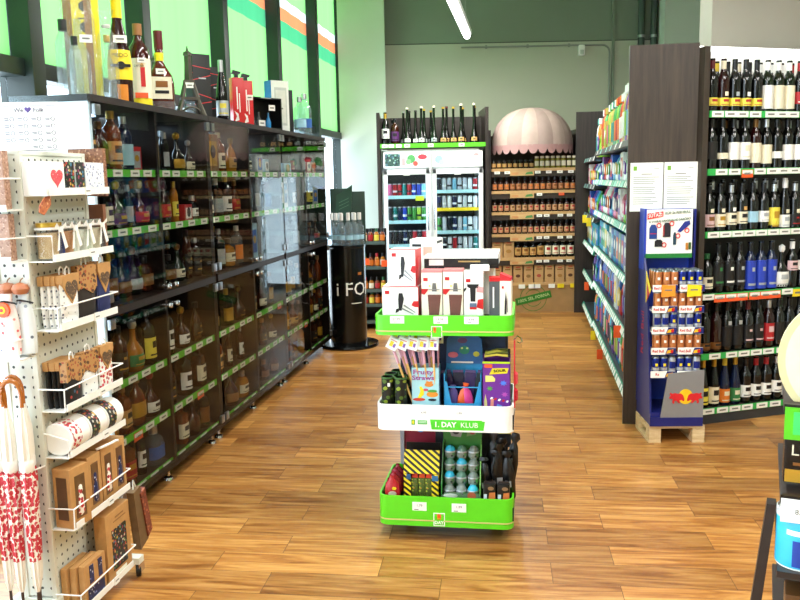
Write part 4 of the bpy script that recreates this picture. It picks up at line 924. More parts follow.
for j in range(6):
    yy = .06; q = 0
    while yy < 4.02 and q < 24:
        m_ = 0 if yy < 2.62 else 1
        z = MODS[m_][2][j]; nz = MODS[m_][2][j + 1] if j < 5 else z + .42
        cn = PL[j][q % 12] if q < 12 else random.choice(PL[j]); oc = random.choice([c for c in HC if c != cn]); ty = TY[j] if random.random() < .75 else random.choice(('fl', 'pouch', 'box'))
        hm = nz - z - .05
        if ty == 'pouch': wd = .17; h = min(.27, hm); sp = pouch(HC[cn], HC[oc], wd, round(h, 2)); nm = 'detergent_pouch'; kind = 'pouch'
        elif ty == 'fl': wd = .105; h = min(.30 if j < 5 else .36, hm); sp = flacon(HC[cn], HC[random.choice(('white', oc))], HC[oc], round(h, 2)); nm = 'cleaner_bottle'; kind = 'bottle'
        else: wd = .16; h = min(.24, hm); sp = gift_box(wd, .1, round(h, 2), HC[cn], HC[oc], WHITE); nm = 'detergent_box'; kind = 'box'
        x = .02 + {'pouch': .06, 'fl': .04, 'box': .055}[ty]
        if 2.62 - wd < yy < 2.74: yy = 2.76; z = MODS[1][2][j]
        o = build_thing(nm, sp, '%s household %s, %s from the near end on the %s shelf' % (cn, kind, ORD[q], SNN[j]), kind, HOU(x, yy + wd / 2, z + .0005), HOU.rz - PI / 2, 'household goods on the long shelf')
        if j == 5 and yy < .9 and ty == 'fl': o.scale = (1.1, 1.1, 1.1)
        yy += wd + .012; q += 1
# notices on the end panel
for i, (x, lb) in enumerate(((.072, 'printed notice sheet on dark end panel, nearer the aisle'), (.262, 'printed notice sheet on dark end panel, nearer the wine shelf'))):
    t = thing('notice', lb, 'notice', HOU(x, -.0215, 1.425), HOU.rz, 'notices on the dark end panel')
    obj('sheet', MB().box((-.092, .092), (-.0008, .0008), (-.14, .14), TAGW), t)
    p = MB().box((-.075, -.055), (-.0016, -.0006), (.095, .12), mat('#6fa62a', .5)).box((-.03, .03), (-.0014, -.0006), (.072, .077), TAGINK).box((.04, .07), (-.0014, -.0006), (.105, .108), TAGINK)
    for k_ in range(15):
        z = .055 - k_ * .0118
        if k_ % 5 != 4: p.box((-.075, .075 - .05 * random.random()), (-.0012, -.0006), (z, z + .0035), mat('#7a7a76', .6))
    obj('print', p, t)

# ------------------------------------------------------------------ wine shelf
t = thing('wine_gondola', 'tall dark wine shelf with six rows of bottles, beside energy drink display', 'shelf unit', WIN(0, 0), WIN.rz)
GW = 1.15
obj('side_panel', MB().box((-.088, -.05), (-.02, .28), (0, 2.2), WENGE2), t)
obj('back_panel', MB().box((-.035, GW), (.345, .36), (0, 1.84), DARK).box((-.035, GW), (.345, .36), (1.84, 2.25), WHITE), t)
obj('plinth', MB().box((-.05, GW), (.0, .345), (0, .06), mat('#33373a', .45, var=.05)), t)
obj('top_light', MB().box((0, GW), (.30, .33), (2.23, 2.255), mat('#ffffff', .5, var=0, emit=4)), t)
WZ = [1.845, 1.518, 1.157, .792, .432, .095]
ST = [[(.02, TAGW), (.11, TAGW), (.19, TAGW), (.28, TAGW), (.39, TAGW), (.47, TAGW), (.55, TAGW), (.64, TAGW), (.73, TAGW)], [(.06, TAGW), (.15, TAGW), (.24, ORANGE), (.33, TAGW), (.42, TAGW), (.5, TAGW), (.58, TAGW), (.68, TAGW)],
      [(.02 + .085 * i, TAGW) for i in range(9)], [(.0, TAGW), (.08, ORANGE), (.16, ORANGE), (.24, ORANGE), (.33, ORANGE), (.41, ORANGE), (.48, ORANGE), (.57, TAGW), (.65, YELLOW)], [(.06, TAGW), (.18, TAGW), (.27, TAGW), (.36, TAGW), (.45, TAGW), (.55, TAGW), (.65, TAGW)], [(.03, TAGW), (.13, TAGW), (.22, TAGW), (.31, TAGW), (.42, TAGW), (.52, TAGW), (.68, TAGW)]]
for j, z in enumerate(WZ):
    s = obj('shelf', MB().box((-.05, GW), (.0, .345), (z - .025, z - .001), WENGE), t)
    price_strip(t, -.035, GW, -.008, z - .034, z + .004, ST[j] + [(x, TAGW) for x in (.8, .9, 1.0)], w=.08, green=mat('#2faf4f', .4, var=.04))
for x in (.27, .56): obj('green_flag', MB().prism([(x - .04, 2.09), (x + .04, 2.09), (x + .04, 2.0), (x, 1.95), (x - .04, 2.0)], mat('#3cc23c', .5), .34, .344), t)
# kind, glass, label, cap, band, art, dot
wl_ = 'wine'
FULL = (.01, .17)
G1 = ('wine', 'dark', 'yellow', 'darkred', (.035, .075), 'red', None)
WR = [
 [('wine', 'dark', 'yellow', 'darkred', (.035, .08), 'red', None), ('wine', 'reddish', 'yellow', 'cream', (.035, .08), 'red', 'cream'), ('wine', 'dark', 'yellow', 'black', (.035, .08), 'red', 'silver'), ('wine', 'dark', 'yellow', 'black', (.035, .08), 'red', 'white'), ('wine', 'dark', 'yellow', 'black', (.035, .08), 'red', None), ('wine', 'green', 'white', 'white', (.02, .155), None, None), ('wine', 'green', 'cream', 'white', (.02, .155), None, None), ('wine', 'green', 'cream', 'white', (.02, .155), None, None), ('wine', 'dark', 'red', 'red', (.05, .12), 'white', None), ('wine', 'dark', 'white', 'red', (.05, .12), None, None)],
 [('wine', 'dark', 'black', 'black', (.06, .16), None, None), ('wine', 'dark', 'cream', 'black', (.06, .095), None, None), ('wine', 'dark', 'white', 'black', (.055, .155), None, None), ('wine', 'dark', 'white', 'black', (.055, .155), 'cream', None), ('wine', 'reddish', 'cream', 'bronze', (.035, .15), None, None), ('wine', 'dark', 'cream', 'silver', (.03, .14), None, None), ('wine', 'dark', 'white', 'black', (.06, .10), None, None), ('wine', 'dark', 'white', 'black', (.05, .14), None, None), ('wine', 'dark', 'white', 'black', (.05, .14), None, None), ('wine', 'dark', 'cream', 'black', (.05, .14), None, None)],
 [('wine', 'dark', 'pink', 'black', (.03, .11), 'bronze', 'cream'), ('wine', 'dark', 'cream', 'black', (.03, .11), 'gold', 'cream'), ('wine', 'dark', 'cream', 'silver', (.04, .115), 'black', 'white'), ('wine', 'dark', 'cream', 'black', (.045, .12), 'black', 'tan'), ('wine', 'dark', 'lightblue', 'black', (.05, .12), None, None), ('wine', 'dark', 'white', 'black', (.05, .12), 'silver', None), ('wine', 'dark', 'yellow', 'silver', (.0, .14), 'gold', None), ('hock', 'dark', 'white', 'white', (.01, .09), 'silver', 'cream'), ('wine', 'dark', 'black', 'silver', (.02, .09), 'red', 'cream'), ('wine', 'dark', 'red', 'silver', (.03, .17), 'white', None)],
 [('liquor', 'dark', 'cream', 'green', (.03, .1), 'black', None), ('wine', 'dark', 'black', 'black', (.04, .19), 'green', None), ('wine', 'dark', 'black', 'black', (.04, .19), 'white', None), ('wine', 'dark', 'black', 'black', (.04, .19), 'silver', None), ('wine', 'blue', 'royal', 'black', (.01, .185), 'silver', None), ('wine', 'blue', 'royal', 'black', (.01, .185), 'silver', None), ('wine', 'blue', 'royal', 'black', (.01, .185), 'silver', None), ('decanter', 'dark', 'white', 'white', (.01, .085), 'silver', None), ('wine', 'dark', 'pink', 'white', (.11, .17), 'black', None), ('wine', 'dark', 'white', 'silver', (.11, .17), 'lightblue', None)],
 [('wine', 'dark', 'bronze', 'black', (.02, .06), 'black', None), ('wine', 'reddish', 'bronze', 'black', (.02, .06), 'black', None), ('wine', 'dark', 'black', 'black', (.03, .15), None, 'silver'), ('wine', 'dark', 'black', 'black', (.03, .15), None, 'silver'), ('wine', 'dark', 'black', 'darkred', (.04, .15), 'pink', None), ('wine', 'dark', 'black', 'black', (.04, .15), 'pink', None), ('wine', 'reddish', 'red', 'silver', (.04, .15), 'pink', None), ('wine', 'dark', 'black', 'black', (.04, .15), None, None), ('wine', 'dark', 'black', 'black', (.04, .15), 'green', None), ('wine', 'dark', 'black', 'black', (.04, .15), 'green', None)],
 [('hock', 'dark', 'yellow', 'gold', (.02, .13), 'black', None), ('hock', 'dark', 'cream', 'gold', (.02, .13), 'black', None), ('hock', 'blue', 'orange', 'yellow', (.02, .11), 'cream', None), ('hock', 'blue', 'green', 'gold', (.02, .11), 'cream', None), ('wine', 'dark', 'white', 'black', (.04, .12), 'black', None), ('wine', 'dark', 'white', 'red', (.04, .12), 'black', None), ('wine', 'dark', 'white', 'red', (.04, .12), 'black', None), ('wine', 'dark', 'white', 'silver', (.05, .13), 'black', None), ('wine', 'dark', 'white', 'black', (.02, .1), 'black', None), ('wine', 'dark', 'white', 'black', (.02, .1), 'black', None)]]
for j, row in enumerate(WR):
    for q, (kd, gl, lb, cp, band, art, dot) in enumerate(row):
        sp = bottle(kd, GL[gl], LAB[lb], CAP[cp], band, LAB[art] if art else None, 78, LAB[dot] if dot else None)
        o = build_thing('wine_bottle', sp, '%s wine bottle with %s label and %s cap, %s from left on %s wine shelf' % (gl, 'blue' if lb == 'royal' else lb, cp, ORD[q], SN[j]), 'bottle', WIN(.022 + q * .0775 + (.008 if j else 0), .055, WZ[j]), WIN.rz, 'wine bottles on the tall shelf')
        o.scale = (.97, .97, {0: 1.0, 1: 1.0, 2: .93, 3: .98, 4: 1.0, 5: .93}[j] if kd != 'decanter' else 1.2)
    if j in (0, 1, 2, 4):
        for q in range(9):
            cp = [['cream', 'yellow', 'black', 'cream', 'black', 'white', 'white', 'white', 'red'], ['black', 'black', 'bronze', 'silver', 'silver', 'silver', 'black', 'black', 'silver'], ['black', 'silver', 'black', 'black', 'black', 'silver', 'silver', 'silver', 'silver'], 0, ['black', 'black', 'black', 'darkred', 'silver', 'black', 'black', 'black', 'green']][j][q]
            o = build_thing('wine_bottle', bottle('wine', B_DARK, None, CAP[cp]), 'dark wine bottle with %s cap, rear %s from left on %s wine shelf' % (cp, ORD[q], SN[j]), 'bottle', WIN(.055 + q * .0775, .16, WZ[j]), WIN.rz, 'wine bottles on the tall shelf')

# ------------------------------------------------------------------ energy drink display on a pallet
RB = Frame(1.386, 4.452, -2)
PINE = wood_mat('pallet_wood', '#c9a878', '#e6cfa4', (8, 60, 60), .65)
t = thing('pallet', 'small pale wooden pallet carrying the blue energy drink display', 'pallet', RB(0, 0), RB.rz); t.scale = (.95, 1, 1)
for y in (0, .115, .23): obj('top_board', MB().box((0, .325), (y, y + .07), (.083, .1), PINE, ch=.002), t)
for x in (0, .255):
    obj('skid', MB().box((x, x + .07), (0, .30), (0, .014), PINE), t)
    obj('stringer', MB().box((x, x + .07), (0, .30), (.069, .083), PINE), t)
    for y in (0, .23): obj('block', MB().box((x, x + .07), (y, y + .07), (.014, .069), PINE, ch=.002), t)
NAVY = mat('#16206c', .4, var=.04); ROYAL = mat('#1f3fb4', .4, var=.04); SILV = mat('#8e9094', .4, .3, var=.03)
t = thing('drink_display', 'blue energy drink display stand with trays of cans on a pallet', 'display', RB(0, 0, .1005), RB.rz); t.scale = (.9, 1, 1)
obj('base', MB().box((.005, .325), (.0, .30), (0, .075), NAVY), t)
obj('side_panel', MB().prism([(.0, .07), (.30, .07), (.30, 1.2), (.21, 1.2), (.21, .95), (.12, .78), (.03, .3)], NAVY, .0, .012, 'yz'), t)
obj('side_panel', MB().prism([(.24, .07), (.30, .07), (.30, 1.2), (.21, 1.2), (.21, .9), (.24, .78), (.24, .3)], NAVY, .313, .325, 'yz'), t)
obj('back_panel', MB().box((.0, .325), (.29, .302), (.07, 1.2), ROYAL), t)
hd = obj('header_sign', MB().box((.0, .30), (.202, .21), (.94, 1.2), WHITE).box((.0, .30), (.198, .202), (.925, .95), mat('#1f7a34', .5)).box((-.001, .012), (.198, .302), (.86, 1.205), ROYAL), t)
hp = MB(); yF = (.1975, .2015)
hp.prism([(.018, 1.145), (.115, 1.16), (.115, 1.19), (.018, 1.178)], mat('#e02a2a', .5), *yF)
for cx, cz, w_, h_, m_ in ((.055, 1.075, .024, .04, mat('#1d3f8a', .5)), (.14, 1.085, .023, .04, mat('#23202a', .5)), (.19, 1.035, .009, .035, mat('#1c3f52', .5)), (.09, 1.01, .024, .02, mat('#17181c', .5))):
    hp.prism([(cx - w_, cz - h_), (cx + w_, cz - h_), (cx + w_, cz + h_ * .5), (cx + w_ * .5, cz + h_), (cx - w_ * .5, cz + h_), (cx - w_, cz + h_ * .5)], m_, *yF)
hp.prism([(.205, 1.075), (.225, 1.07), (.285, 1.115), (.28, 1.135), (.25, 1.13)], mat('#1b2a86', .5), *yF)
hp.box((.035, .075), (.1968, .198), (1.062, 1.066), REDM).box((.118, .123), (.1968, .198), (1.05, 1.11), REDM)
for cx, cz in ((.09, 1.11), (.17, 1.12), (.21, 1.05), (.125, 1.0), (.265, 1.08)):
    n = 14
    for i in range(n):
        a0, a1 = 2 * PI * i / n, 2 * PI * (i + 1) / n
        hp.prism([(cx + .010 * math.cos(a0), cz + .010 * math.sin(a0)), (cx + .010 * math.cos(a1), cz + .010 * math.sin(a1)), (cx + .015 * math.cos(a1), cz + .015 * math.sin(a1)), (cx + .015 * math.cos(a0), cz + .015 * math.sin(a0))], mat('#d9262c', .5), *yF)
hp.box((.26, .275), yF, (.97, 1.01), mat('#c07a2a', .5)).box((.278, .293), yF, (.972, 1.012), mat('#3a5a2a', .5))
obj('print', hp, hd)
GT = mat('#4a6a4a', .5)
text('S\u00da\u0164A\u017d!', .026, WHITE, hd, (.066, .1972, 1.167), rot=(PI / 2, -R(7), 0), bold=.0006)
text('K\u00daP 2x RED BULL', .020, GT, hd, (.205, .1972, 1.182), rot=(PI / 2, -R(3), 0), bold=.0003)
text('A VYHRAJ ORIGIN\u00c1LNE DAR\u010cEKY', .0170, GT, hd, (.157, .1972, 1.138), rot=(PI / 2, -R(4), 0), bold=.0003)
obj('side_flash', MB().prism([(.03, .76), (.13, .68), (.13, .86)], YELLOW, -.003, .0, 'yz').prism([(.05, .74), (.10, .70), (.11, .80)], REDM, -.0045, -.002, 'yz'), t)
text('Red Bull', .075, REDM, t, (-.001, .19, .50), rot=(PI / 2, -PI / 2, -PI / 2))
# silver front panel with the two bulls
fp = obj('front_panel', MB().prism([(.055, .0), (.325, .0), (.325, .32), (.105, .30)], SILV, -.012, -.004).box((.0, .325), (-.014, -.002), (.0, .05), NAVY), t)
bl = MB(); cx, cz = .215, .165
bull_s = 1.18
bl.disc(cx, cz + .005, .043, mat('#f6c51e', .5), -.0145, -.012, 24)
bull = [(.004, -.004), (.010, .012), (.022, .020), (.036, .018), (.052, .022), (.066, .018), (.074, .024), (.079, .020), (.074, .010), (.082, .002), (.079, -.006), (.070, -.004), (.062, -.010), (.066, -.022), (.060, -.030), (.054, -.026), (.055, -.016), (.044, -.014), (.038, -.022), (.028, -.028), (.024, -.024), (.030, -.014), (.018, -.012), (.008, -.018), (.002, -.014)]
for sg in (1, -1):
    pl = [(cx + sg * (a + .004) * bull_s, cz + b * bull_s) for a, b in bull]
    bl.prism(pl if sg > 0 else pl[::-1], mat('#d2202a', .5), -.0155, -.0138)
obj('emblem', bl, fp)
# trays
TZ = [.765, .648, .530, .414, .282]
for j, z in enumerate(TZ):
    tr = obj('tray', MB().box((.012, .313), (.012, .19), (z - .004, z), WHITE).box((.0, .150), (-.004, .0), (z - .006, z + .032), WHITE).box((.163, .313), (-.004, .0), (z - .006, z + .032), WHITE), t)
    pp = MB()
    for x0 in (0, .163): pp.prism([(x0 + .085, z - .005), (x0 + .15, z - .005), (x0 + .15, z + .031), (x0 + .1, z + .031)], NAVY, -.0052, -.0038).prism([(x0 + .09, z + .0), (x0 + .125, z + .004), (x0 + .135, z + .024), (x0 + .1, z + .018)], mat('#f2b81e', .5), -.006, -.005).disc(x0 + .125, z + .012, .01, REDM, -.0066, -.005, 8)
    obj('print', pp, tr)
    if not (j == 4):
        for x0 in (.04, .203): text('Red Bull', .021, REDM, tr, (x0 + .002, -.0046, z + .013), bold=.0004)
    else: text('Re', .021, REDM, tr, (.04, -.0046, z + .013), bold=.0004)
    if j == 0:
        for x0, m_ in ((.05, mat('#f0952c', .5)), (.205, YELLOW)): obj('price_tag', MB().prism([(x0, z - .035), (x0 + .085, z - .03), (x0 + .085, z + .03), (x0 + .002, z + .034)], m_, -.010, -.008).box((x0 + .02, x0 + .065), (-.0106, -.0098), (z + .0, z + .008), TAGINK), tr)
CAN_O = mat('#cf8450', .22, .5, var=.05); CAN_B = mat('#1c2f8e', .25, .5, var=.05); CAN_S = mat('#c2c8d2', .25, .6, var=.05)
TIER = [['o', 'o', 'o', 'b', 'b', 'b'], ['o'] * 6, ['s', 's', 'b', 's', 's', 'b'], ['o', 'o', 'o', 'o', 'o', 'o'], ['b', 'b', 's', 'b', 'b', 's']]
def rcan(c):
    return can({'o': CAN_O, 'b': CAN_B, 's': CAN_S}[c], r=.0235, h=.11, art=YELLOW if c == 'b' else (WHITE if c == 'o' else CAN_B), stripe=CAN_S if c == 'b' else None, small=c != 's')
NMC = {'o': 'copper', 'b': 'blue', 's': 'silver and blue'}
for j, row in enumerate(TIER):
    for rk in range(3 if j == 0 else 1):
        for q, c in enumerate(row):
            build_thing('drink_can', rcan(c), '%s energy drink can, %s%s from left in the %s tray' % (NMC[c], ('', 'second row ', 'third row ')[rk], ORD[q], ('top', 'second', 'third', 'fourth', 'lowest')[j]), 'can', RB(.9 * (.038 + q * .0495), .027 + rk * .05 + .0, .1005 + TZ[j] + .0005), RB.rz, 'energy drink cans on the display').scale = (.92, .92, 1)

# ------------------------------------------------------------------ promotional stand in the aisle
STA = Frame(-.09, 3.283, -9)      # x along its front, y towards the back
LIME = mat('#5fd522', .35, var=.03)
def rrect(x0, x1, y0, y1, r, n=5):
    pts = []
    for cx, cy, a0 in ((x1 - r, y0 + r, -90), (x1 - r, y1 - r, 0), (x0 + r, y1 - r, 90), (x0 + r, y0 + r, 180)):
        for i in range(n + 1): a = R(a0 + 90 * i / n); pts.append((cx + r * math.cos(a), cy + r * math.sin(a)))
    return pts
def tray(mb, x0, x1, y0, y1, z0, z1, m, th=.008, r=.04):
    o, i_ = rrect(x0, x1, y0, y1, r), rrect(x0 + th, x1 - th, y0 + th, y1 - th, r - th)
    n = len(o); vs = [(a, b, z0) for a, b in o] + [(a, b, z1) for a, b in o] + [(a, b, z1) for a, b in i_] + [(a, b, z0 + th) for a, b in i_]
    fs = [tuple(range(n))[::-1], tuple(range(3 * n, 4 * n))]
    for l in range(3):
        for k in range(n): fs.append((l * n + k, l * n + (k + 1) % n, (l + 1) * n + (k + 1) % n, (l + 1) * n + k))
    return mb.add(vs, fs, m, True)
SW, SD = .545, .40
t = thing('promotion_stand', 'three-tier promotional stand with green and white trays in the aisle', 'stand', STA(0, 0), STA.rz)
GOLDL = mat('#cfc07a', .4, var=.03)
def rim_line(z, h):
    o = rrect(-.0195, SW + .0015, -.0035, SD + .0015, .04); n = len(o)
    return MB().add([(a, b, z) for a, b in o] + [(a, b, z + h) for a, b in o], [(k, (k + 1) % n, n + (k + 1) % n, n + k) for k in range(n)], GOLDL, True)
CORE = mat('#23262c', .5, var=.08)
obj('core', MB().box((.05, SW - .03), (.24, .34), (.09, .90), CORE), t)
for nm, z0, z1, m_, ln in (('top_tray', .873, .955, LIME, .887), ('middle_tray', .474, .583, WHITE, None), ('bottom_tray', .062, .19, LIME, .085)):
    s = obj(nm, tray(MB(), -.018, SW, -.002, SD, z0, z1, m_), t)
    if ln: obj('trim_line', rim_line(ln, .006), s)
    if nm == 'top_tray':
        for x, tx in ((.078, '27.99'), (.255, '19.99'), (.378, '14.99')):
            g = obj('price_tag', MB().box((x - .029, x + .029), (-.003, -.001), (.922, .952), TAGW).box((x - .015, x - .001), (-.0036, -.0028), (.927, .929), TAGINK), s)
            text(tx, .014, TAGINK, g, (x - .004, -.0034, .939))
        obj('logo_plate', MB().box((.216, .26), (-.003, -.001), (.865, .912), WHITE).box((.219, .257), (-.0036, -.0028), (.868, .909), LIME).box((.225, .236), (-.0042, -.0034), (.885, .908), ORANGE).box((.225, .236), (-.0042, -.0034), (.885, .893), YELLOW), s)
    if nm == 'middle_tray':
        g = obj('slogan_plate', MB().prism([(.212, .482), (.424, .482), (.430, .52), (.418, .5205), (.418, .524), (.206, .524)], mat('#4fd12a', .4), -.003, -.001), s)
        text('1. DAY', .030, WHITE, g, (.222, -.0034, .503), align='LEFT', bold=.0009); text('KLUB', .030, WHITE, g, (.330, -.0034, .503), align='LEFT')
        g = obj('logo_plate', MB().box((.127, .196), (-.003, -.001), (.482, .524), mat('#ffffff', .4)).box((.129, .144), (-.0036, -.0028), (.500, .522), mat('#3aa53a', .5)).box((.155, .194), (-.0036, -.0028), (.503, .520), mat('#4fb54f', .5)), s)
        obj('lettering', MB().box((.158, .191), (-.0042, -.0034), (.515, .5165), WHITE).box((.158, .191), (-.0042, -.0034), (.509, .5105), WHITE).box((.133, .140), (-.0042, -.0034), (.504, .518), YELLOW), g)
        for x, tx in ((.18, '4.99'), (.325, '1.99')): text(tx, .013, TAGINK, s, (x, -.0026, .552))
    if nm == 'bottom_tray':
        for x, tx in ((.156, '1.79'), (.321, '1.99')):
            g = obj('price_tag', MB().box((x - .03, x + .03), (-.003, -.001), (.130, .167), TAGW).box((x - .022, x - .004), (-.0036, -.0028), (.133, .136), TAGINK), s)
            text(tx, .015, TAGINK, g, (x, -.0034, .152))
        g = obj('logo_plate', MB().box((.214, .262), (-.003, -.001), (.066, .123), WHITE).box((.218, .258), (-.0036, -.0028), (.070, .119), LIME).box((.230, .246), (-.0042, -.0034), (.094, .118), ORANGE).box((.230, .246), (-.0042, -.0034), (.094, .102), YELLOW), s)
        text('DAY', .019, WHITE, g, (.238, -.0044, .081), bold=.0006)
for x in (.09, SW - .09):
    for y in (.14, SD - .08): c_ = obj('caster', MB().lathe([(0, -.008), (.022, -.008), (.024, -.004), (.024, .004), (.022, .008), (0, .008)], BLACK, 16, M=Matrix.Translation((x, y, .024)) @ Matrix.Rotation(PI / 2, 4, 'Y')).box((x - .012, x + .012), (y - .008, y + .008), (.03, .064), BLACK), t)
obj('back_card', MB().box((.06, SW - .04), (.232, .238), (.21, .46), mat('#2a2f38', .5)).box((.06, .20), (.229, .233), (.30, .46), mat('#8f1836', .5)).disc(.135, .415, .02, mat('#3a7ad0', .5), .2275, .2295, 12).box((.045, .062), (.22, .238), (.25, .46), mat('#9aa0ac', .4)), t)
obj('back_card', MB().box((.06, SW - .04), (.232, .238), (.60, .865), mat('#22304e', .5)), t)

# opener boxes and other gifts on the top tray
TZT = .9365
obj('insert', MB().box((.0, SW - .01), (.02, .385), (.8815, .936), DARK), t)
CW = mat('#f3f2ee', .4, var=.02); CREAMB = mat('#efe6d3', .45, var=.02); TOOL = mat('#17181b', .35); REDB = mat('#c61a22', .4, var=.04)
def opener_box(parent_label, loc, rz, w_, d_, h, g):
    tt = thing('opener_box', parent_label, 'box', loc, rz, g)
    obj('carton', MB().box((0, w_ - .002), (0, d_), (0, h - .002), CW).box((w_ - .002, w_), (0, d_), (0, h), REDB).box((0, w_), (.002, d_), (h - .002, h), REDB if False else CW).box((0, w_), (.0, .012), (h - .0015, h + .0005), REDB), tt)
    p = MB().box((.012, .030), (-.0014, .0006), (h - .03, h - .016), REDM)
    p.prism([(w_ * .45, h * .25), (w_ * .53, h * .25), (w_ * .60, h * .62), (w_ * .56, h * .80), (w_ * .46, h * .80), (w_ * .44, h * .6)], TOOL, -.0014, .0006)
    p.prism([(w_ * .36, h * .17), (w_ * .45, h * .22), (w_ * .47, h * .32), (w_ * .38, h * .3)], TOOL, -.0014, .0006)
    p.prism([(w_ * .52, h * .3), (w_ * .85, h * .13), (w_ * .86, h * .15), (w_ * .53, h * .35)], STEEL, -.0014, .0006).prism([(w_ * .58, h * .4), (w_ * .9, h * .18), (w_ * .91, h * .2), (w_ * .6, h * .45)], STEEL, -.0014, .0006)
    p.prism([(w_ * .80, h * .42), (w_ * .90, h * .36), (w_ - .002, h * .36), (w_ - .002, h * .55), (w_ * .86, h * .55)], REDM, -.0014, .0006)
    obj('front_print', p, tt); obj('side_print', MB().box((w_ - .0005, w_ + .001), (d_ * .35, d_ * .65), (h * .2, h * .75), mat('#d8646a', .5)), tt)
    return tt
opener_box('white corkscrew box with red end, lying lowest at tray\'s left corner', STA(.012, .035, TZT), STA.rz, .150, .15, .13, 'corkscrew gift boxes')
opener_box('white corkscrew box with red side, standing tilted on the lower box', STA(.04, .055, TZT + .1315), STA.rz - .10, .112, .10, .150, 'corkscrew gift boxes')
tt = thing('gift_box', 'tall white box with small dark logo and pink picture, tray\'s back left', 'box', STA(.10, .24, TZT), STA.rz - .15, 'corkscrew gift boxes'); tt.scale = (.92, 1, .85)
obj('carton', MB().box((0, .125), (0, .12), (0, .362), CW, ch=.002), tt); obj('front_print', MB().box((.012, .055), (-.0015, .0006), (.325, .338), TOOL).box((.065, .108), (-.0015, .0006), (.28, .325), mat('#eda394', .5)).box((.12, .1265), (.02, .1), (.34, .352), TOOL), tt)
tt = thing('gift_box', 'wide flat white box with black front band behind the decanter boxes', 'box', STA(.178, .11, TZT + .197), STA.rz, 'corkscrew gift boxes')
obj('carton', MB().box((0, .30), (0, .32), (0, .052), CW, ch=.002), tt); obj('front_print', MB().box((0, .305), (-.0015, .001), (.0, .040), BLACK).box((.02, .08), (-.0022, -.001), (.012, .036), mat('#dcdcd6', .5)).box((.14, .23), (-.0022, -.001), (.025, .031), mat('#a3854e', .5)), tt)
obj('top_print', MB().box((.09, .13), (.10, .16), (.0515, .053), mat('#9aa0a2', .5)).box((.19, .27), (.11, .13), (.0515, .053), mat('#d6d6d2', .5)), tt)
tt = thing('gift_box', 'plain white carton supporting the wide flat box', 'box', STA(.19, .15, TZT), STA.rz, 'corkscrew gift boxes', MB().box((0, .27), (0, .2), (0, .1965), CW, ch=.002).mesh('gift_box'))
def decanter_box(label, x, w_, h, cream):
    tt = thing('aerator_box', label, 'box', STA(x, .03, TZT), STA.rz, 'wine accessory boxes'); tt.scale = (1, 1, .79)
    c_ = CREAMB if cream else CW
    obj('carton', MB().box((0, w_), (0, .07), (0, h - .012), c_, ch=.0015).box((.0, w_), (.0, .07), (h - .012, h), mat('#d98a8a', .45) if cream else CW), tt)
    p = MB().box((.008, .026), (-.0014, .0006), (h - .055, h - .038), REDM)
    if cream:
        cxx = w_ * .62
        p.prism([(cxx - .022, .02), (cxx + .018, .02), (cxx + .027, .125), (cxx - .027, .125)], mat('#6a4038', .4), -.0014, .0006)
        p.prism([(cxx - .024, .127), (cxx + .024, .127), (cxx + .016, .142), (cxx - .016, .142)], mat('#d5d6d4', .3), -.0014, .0006).prism([(cxx - .010, .142), (cxx + .010, .142), (cxx + .007, .185), (cxx - .007, .185)], mat('#6a6a68', .35), -.0014, .0006).box((cxx - .022, cxx + .022), (-.0018, .0006), (.15, .154), STEEL)
        p.prism([(0, .155), (.030, .155), (.012, .125), (0, .13)], REDM, -.0018, .0006).disc(w_ * .4, .17, .004, YELLOW, -.0018, .0006, 8)
    else:
        p.prism([(.012, h - .065), (.06, h - .065), (.055, h - .085), (.047, h - .085), (.045, .09), (.026, .09), (.024, h - .085), (.014, h - .08)], TOOL, -.0014, .0006)
        p.box((.022, .05), (-.0014, .0006), (.05, .082), mat('#5a6a8a', .5)).box((.022, .05), (-.0018, .0006), (.05, .062), REDM).prism([(.05, .06), (w_, .05), (w_, .105), (.055, .1)], REDM, -.0014, .0006).prism([(.05, .14), (w_, .135), (w_, .165), (.05, .17)], mat('#e4a0a0', .5), -.0014, .0006).prism([(0, .14), (.008, .15), (.010, .165), (0, .155)], TOOL, -.0018, .0006)
    obj('front_print', p, tt)
decanter_box('cream decanter box with dark brown cup picture, nearer the corkscrew boxes', .175, .084, .250, True)
decanter_box('cream decanter box with brown cup picture, next to white corkscrew box', .2625, .081, .254, True)
decanter_box('white box with tall black corkscrew picture on the green top tray', .347, .077, .244, False)
tt = thing('aerator_box', 'white lying box on top of the corkscrew picture box', 'box', STA(.372, .055, TZT + .193), STA.rz + .1, 'wine accessory boxes', MB().box((0, .075), (-.02, .05), (0, .02), CW, ch=.002).mesh('aerator_box'))
tt = thing('stopper_box', 'dark grey hanging box with red top at the tray\'s right end', 'box', STA(.447, .035, TZT), STA.rz + .05, 'wine accessory boxes'); tt.scale = (1, 1, .76)
obj('carton', MB().box((0, .042), (0, .06), (0, .205), mat('#54585c', .4, var=.05)).box((0, .043), (-.001, .06), (.2, .22), REDB).box((.014, .02), (-.0012, .0005), (.06, .17), CW), tt)
tt = thing('stopper_box', 'cream hanging box with grey tool picture and red top, right end', 'box', STA(.49, .02, TZT), STA.rz - .1, 'wine accessory boxes'); tt.scale = (1, 1, .76)
obj('carton', MB().box((0, .044), (0, .05), (0, .205), CREAMB).prism([(0, .205), (.044, .205), (.044, .222), (.0, .245)], REDB, 0, .05), tt)
obj('front_print', MB().box((.008, .016), (-.0014, .0006), (.165, .178), REDM).prism([(.018, .03), (.026, .03), (.028, .1), (.024, .15), (.020, .1)], TOOL, -.0014, .0006).prism([(.028, .04), (.033, .04), (.03, .13)], STEEL, -.0014, .0006), tt)

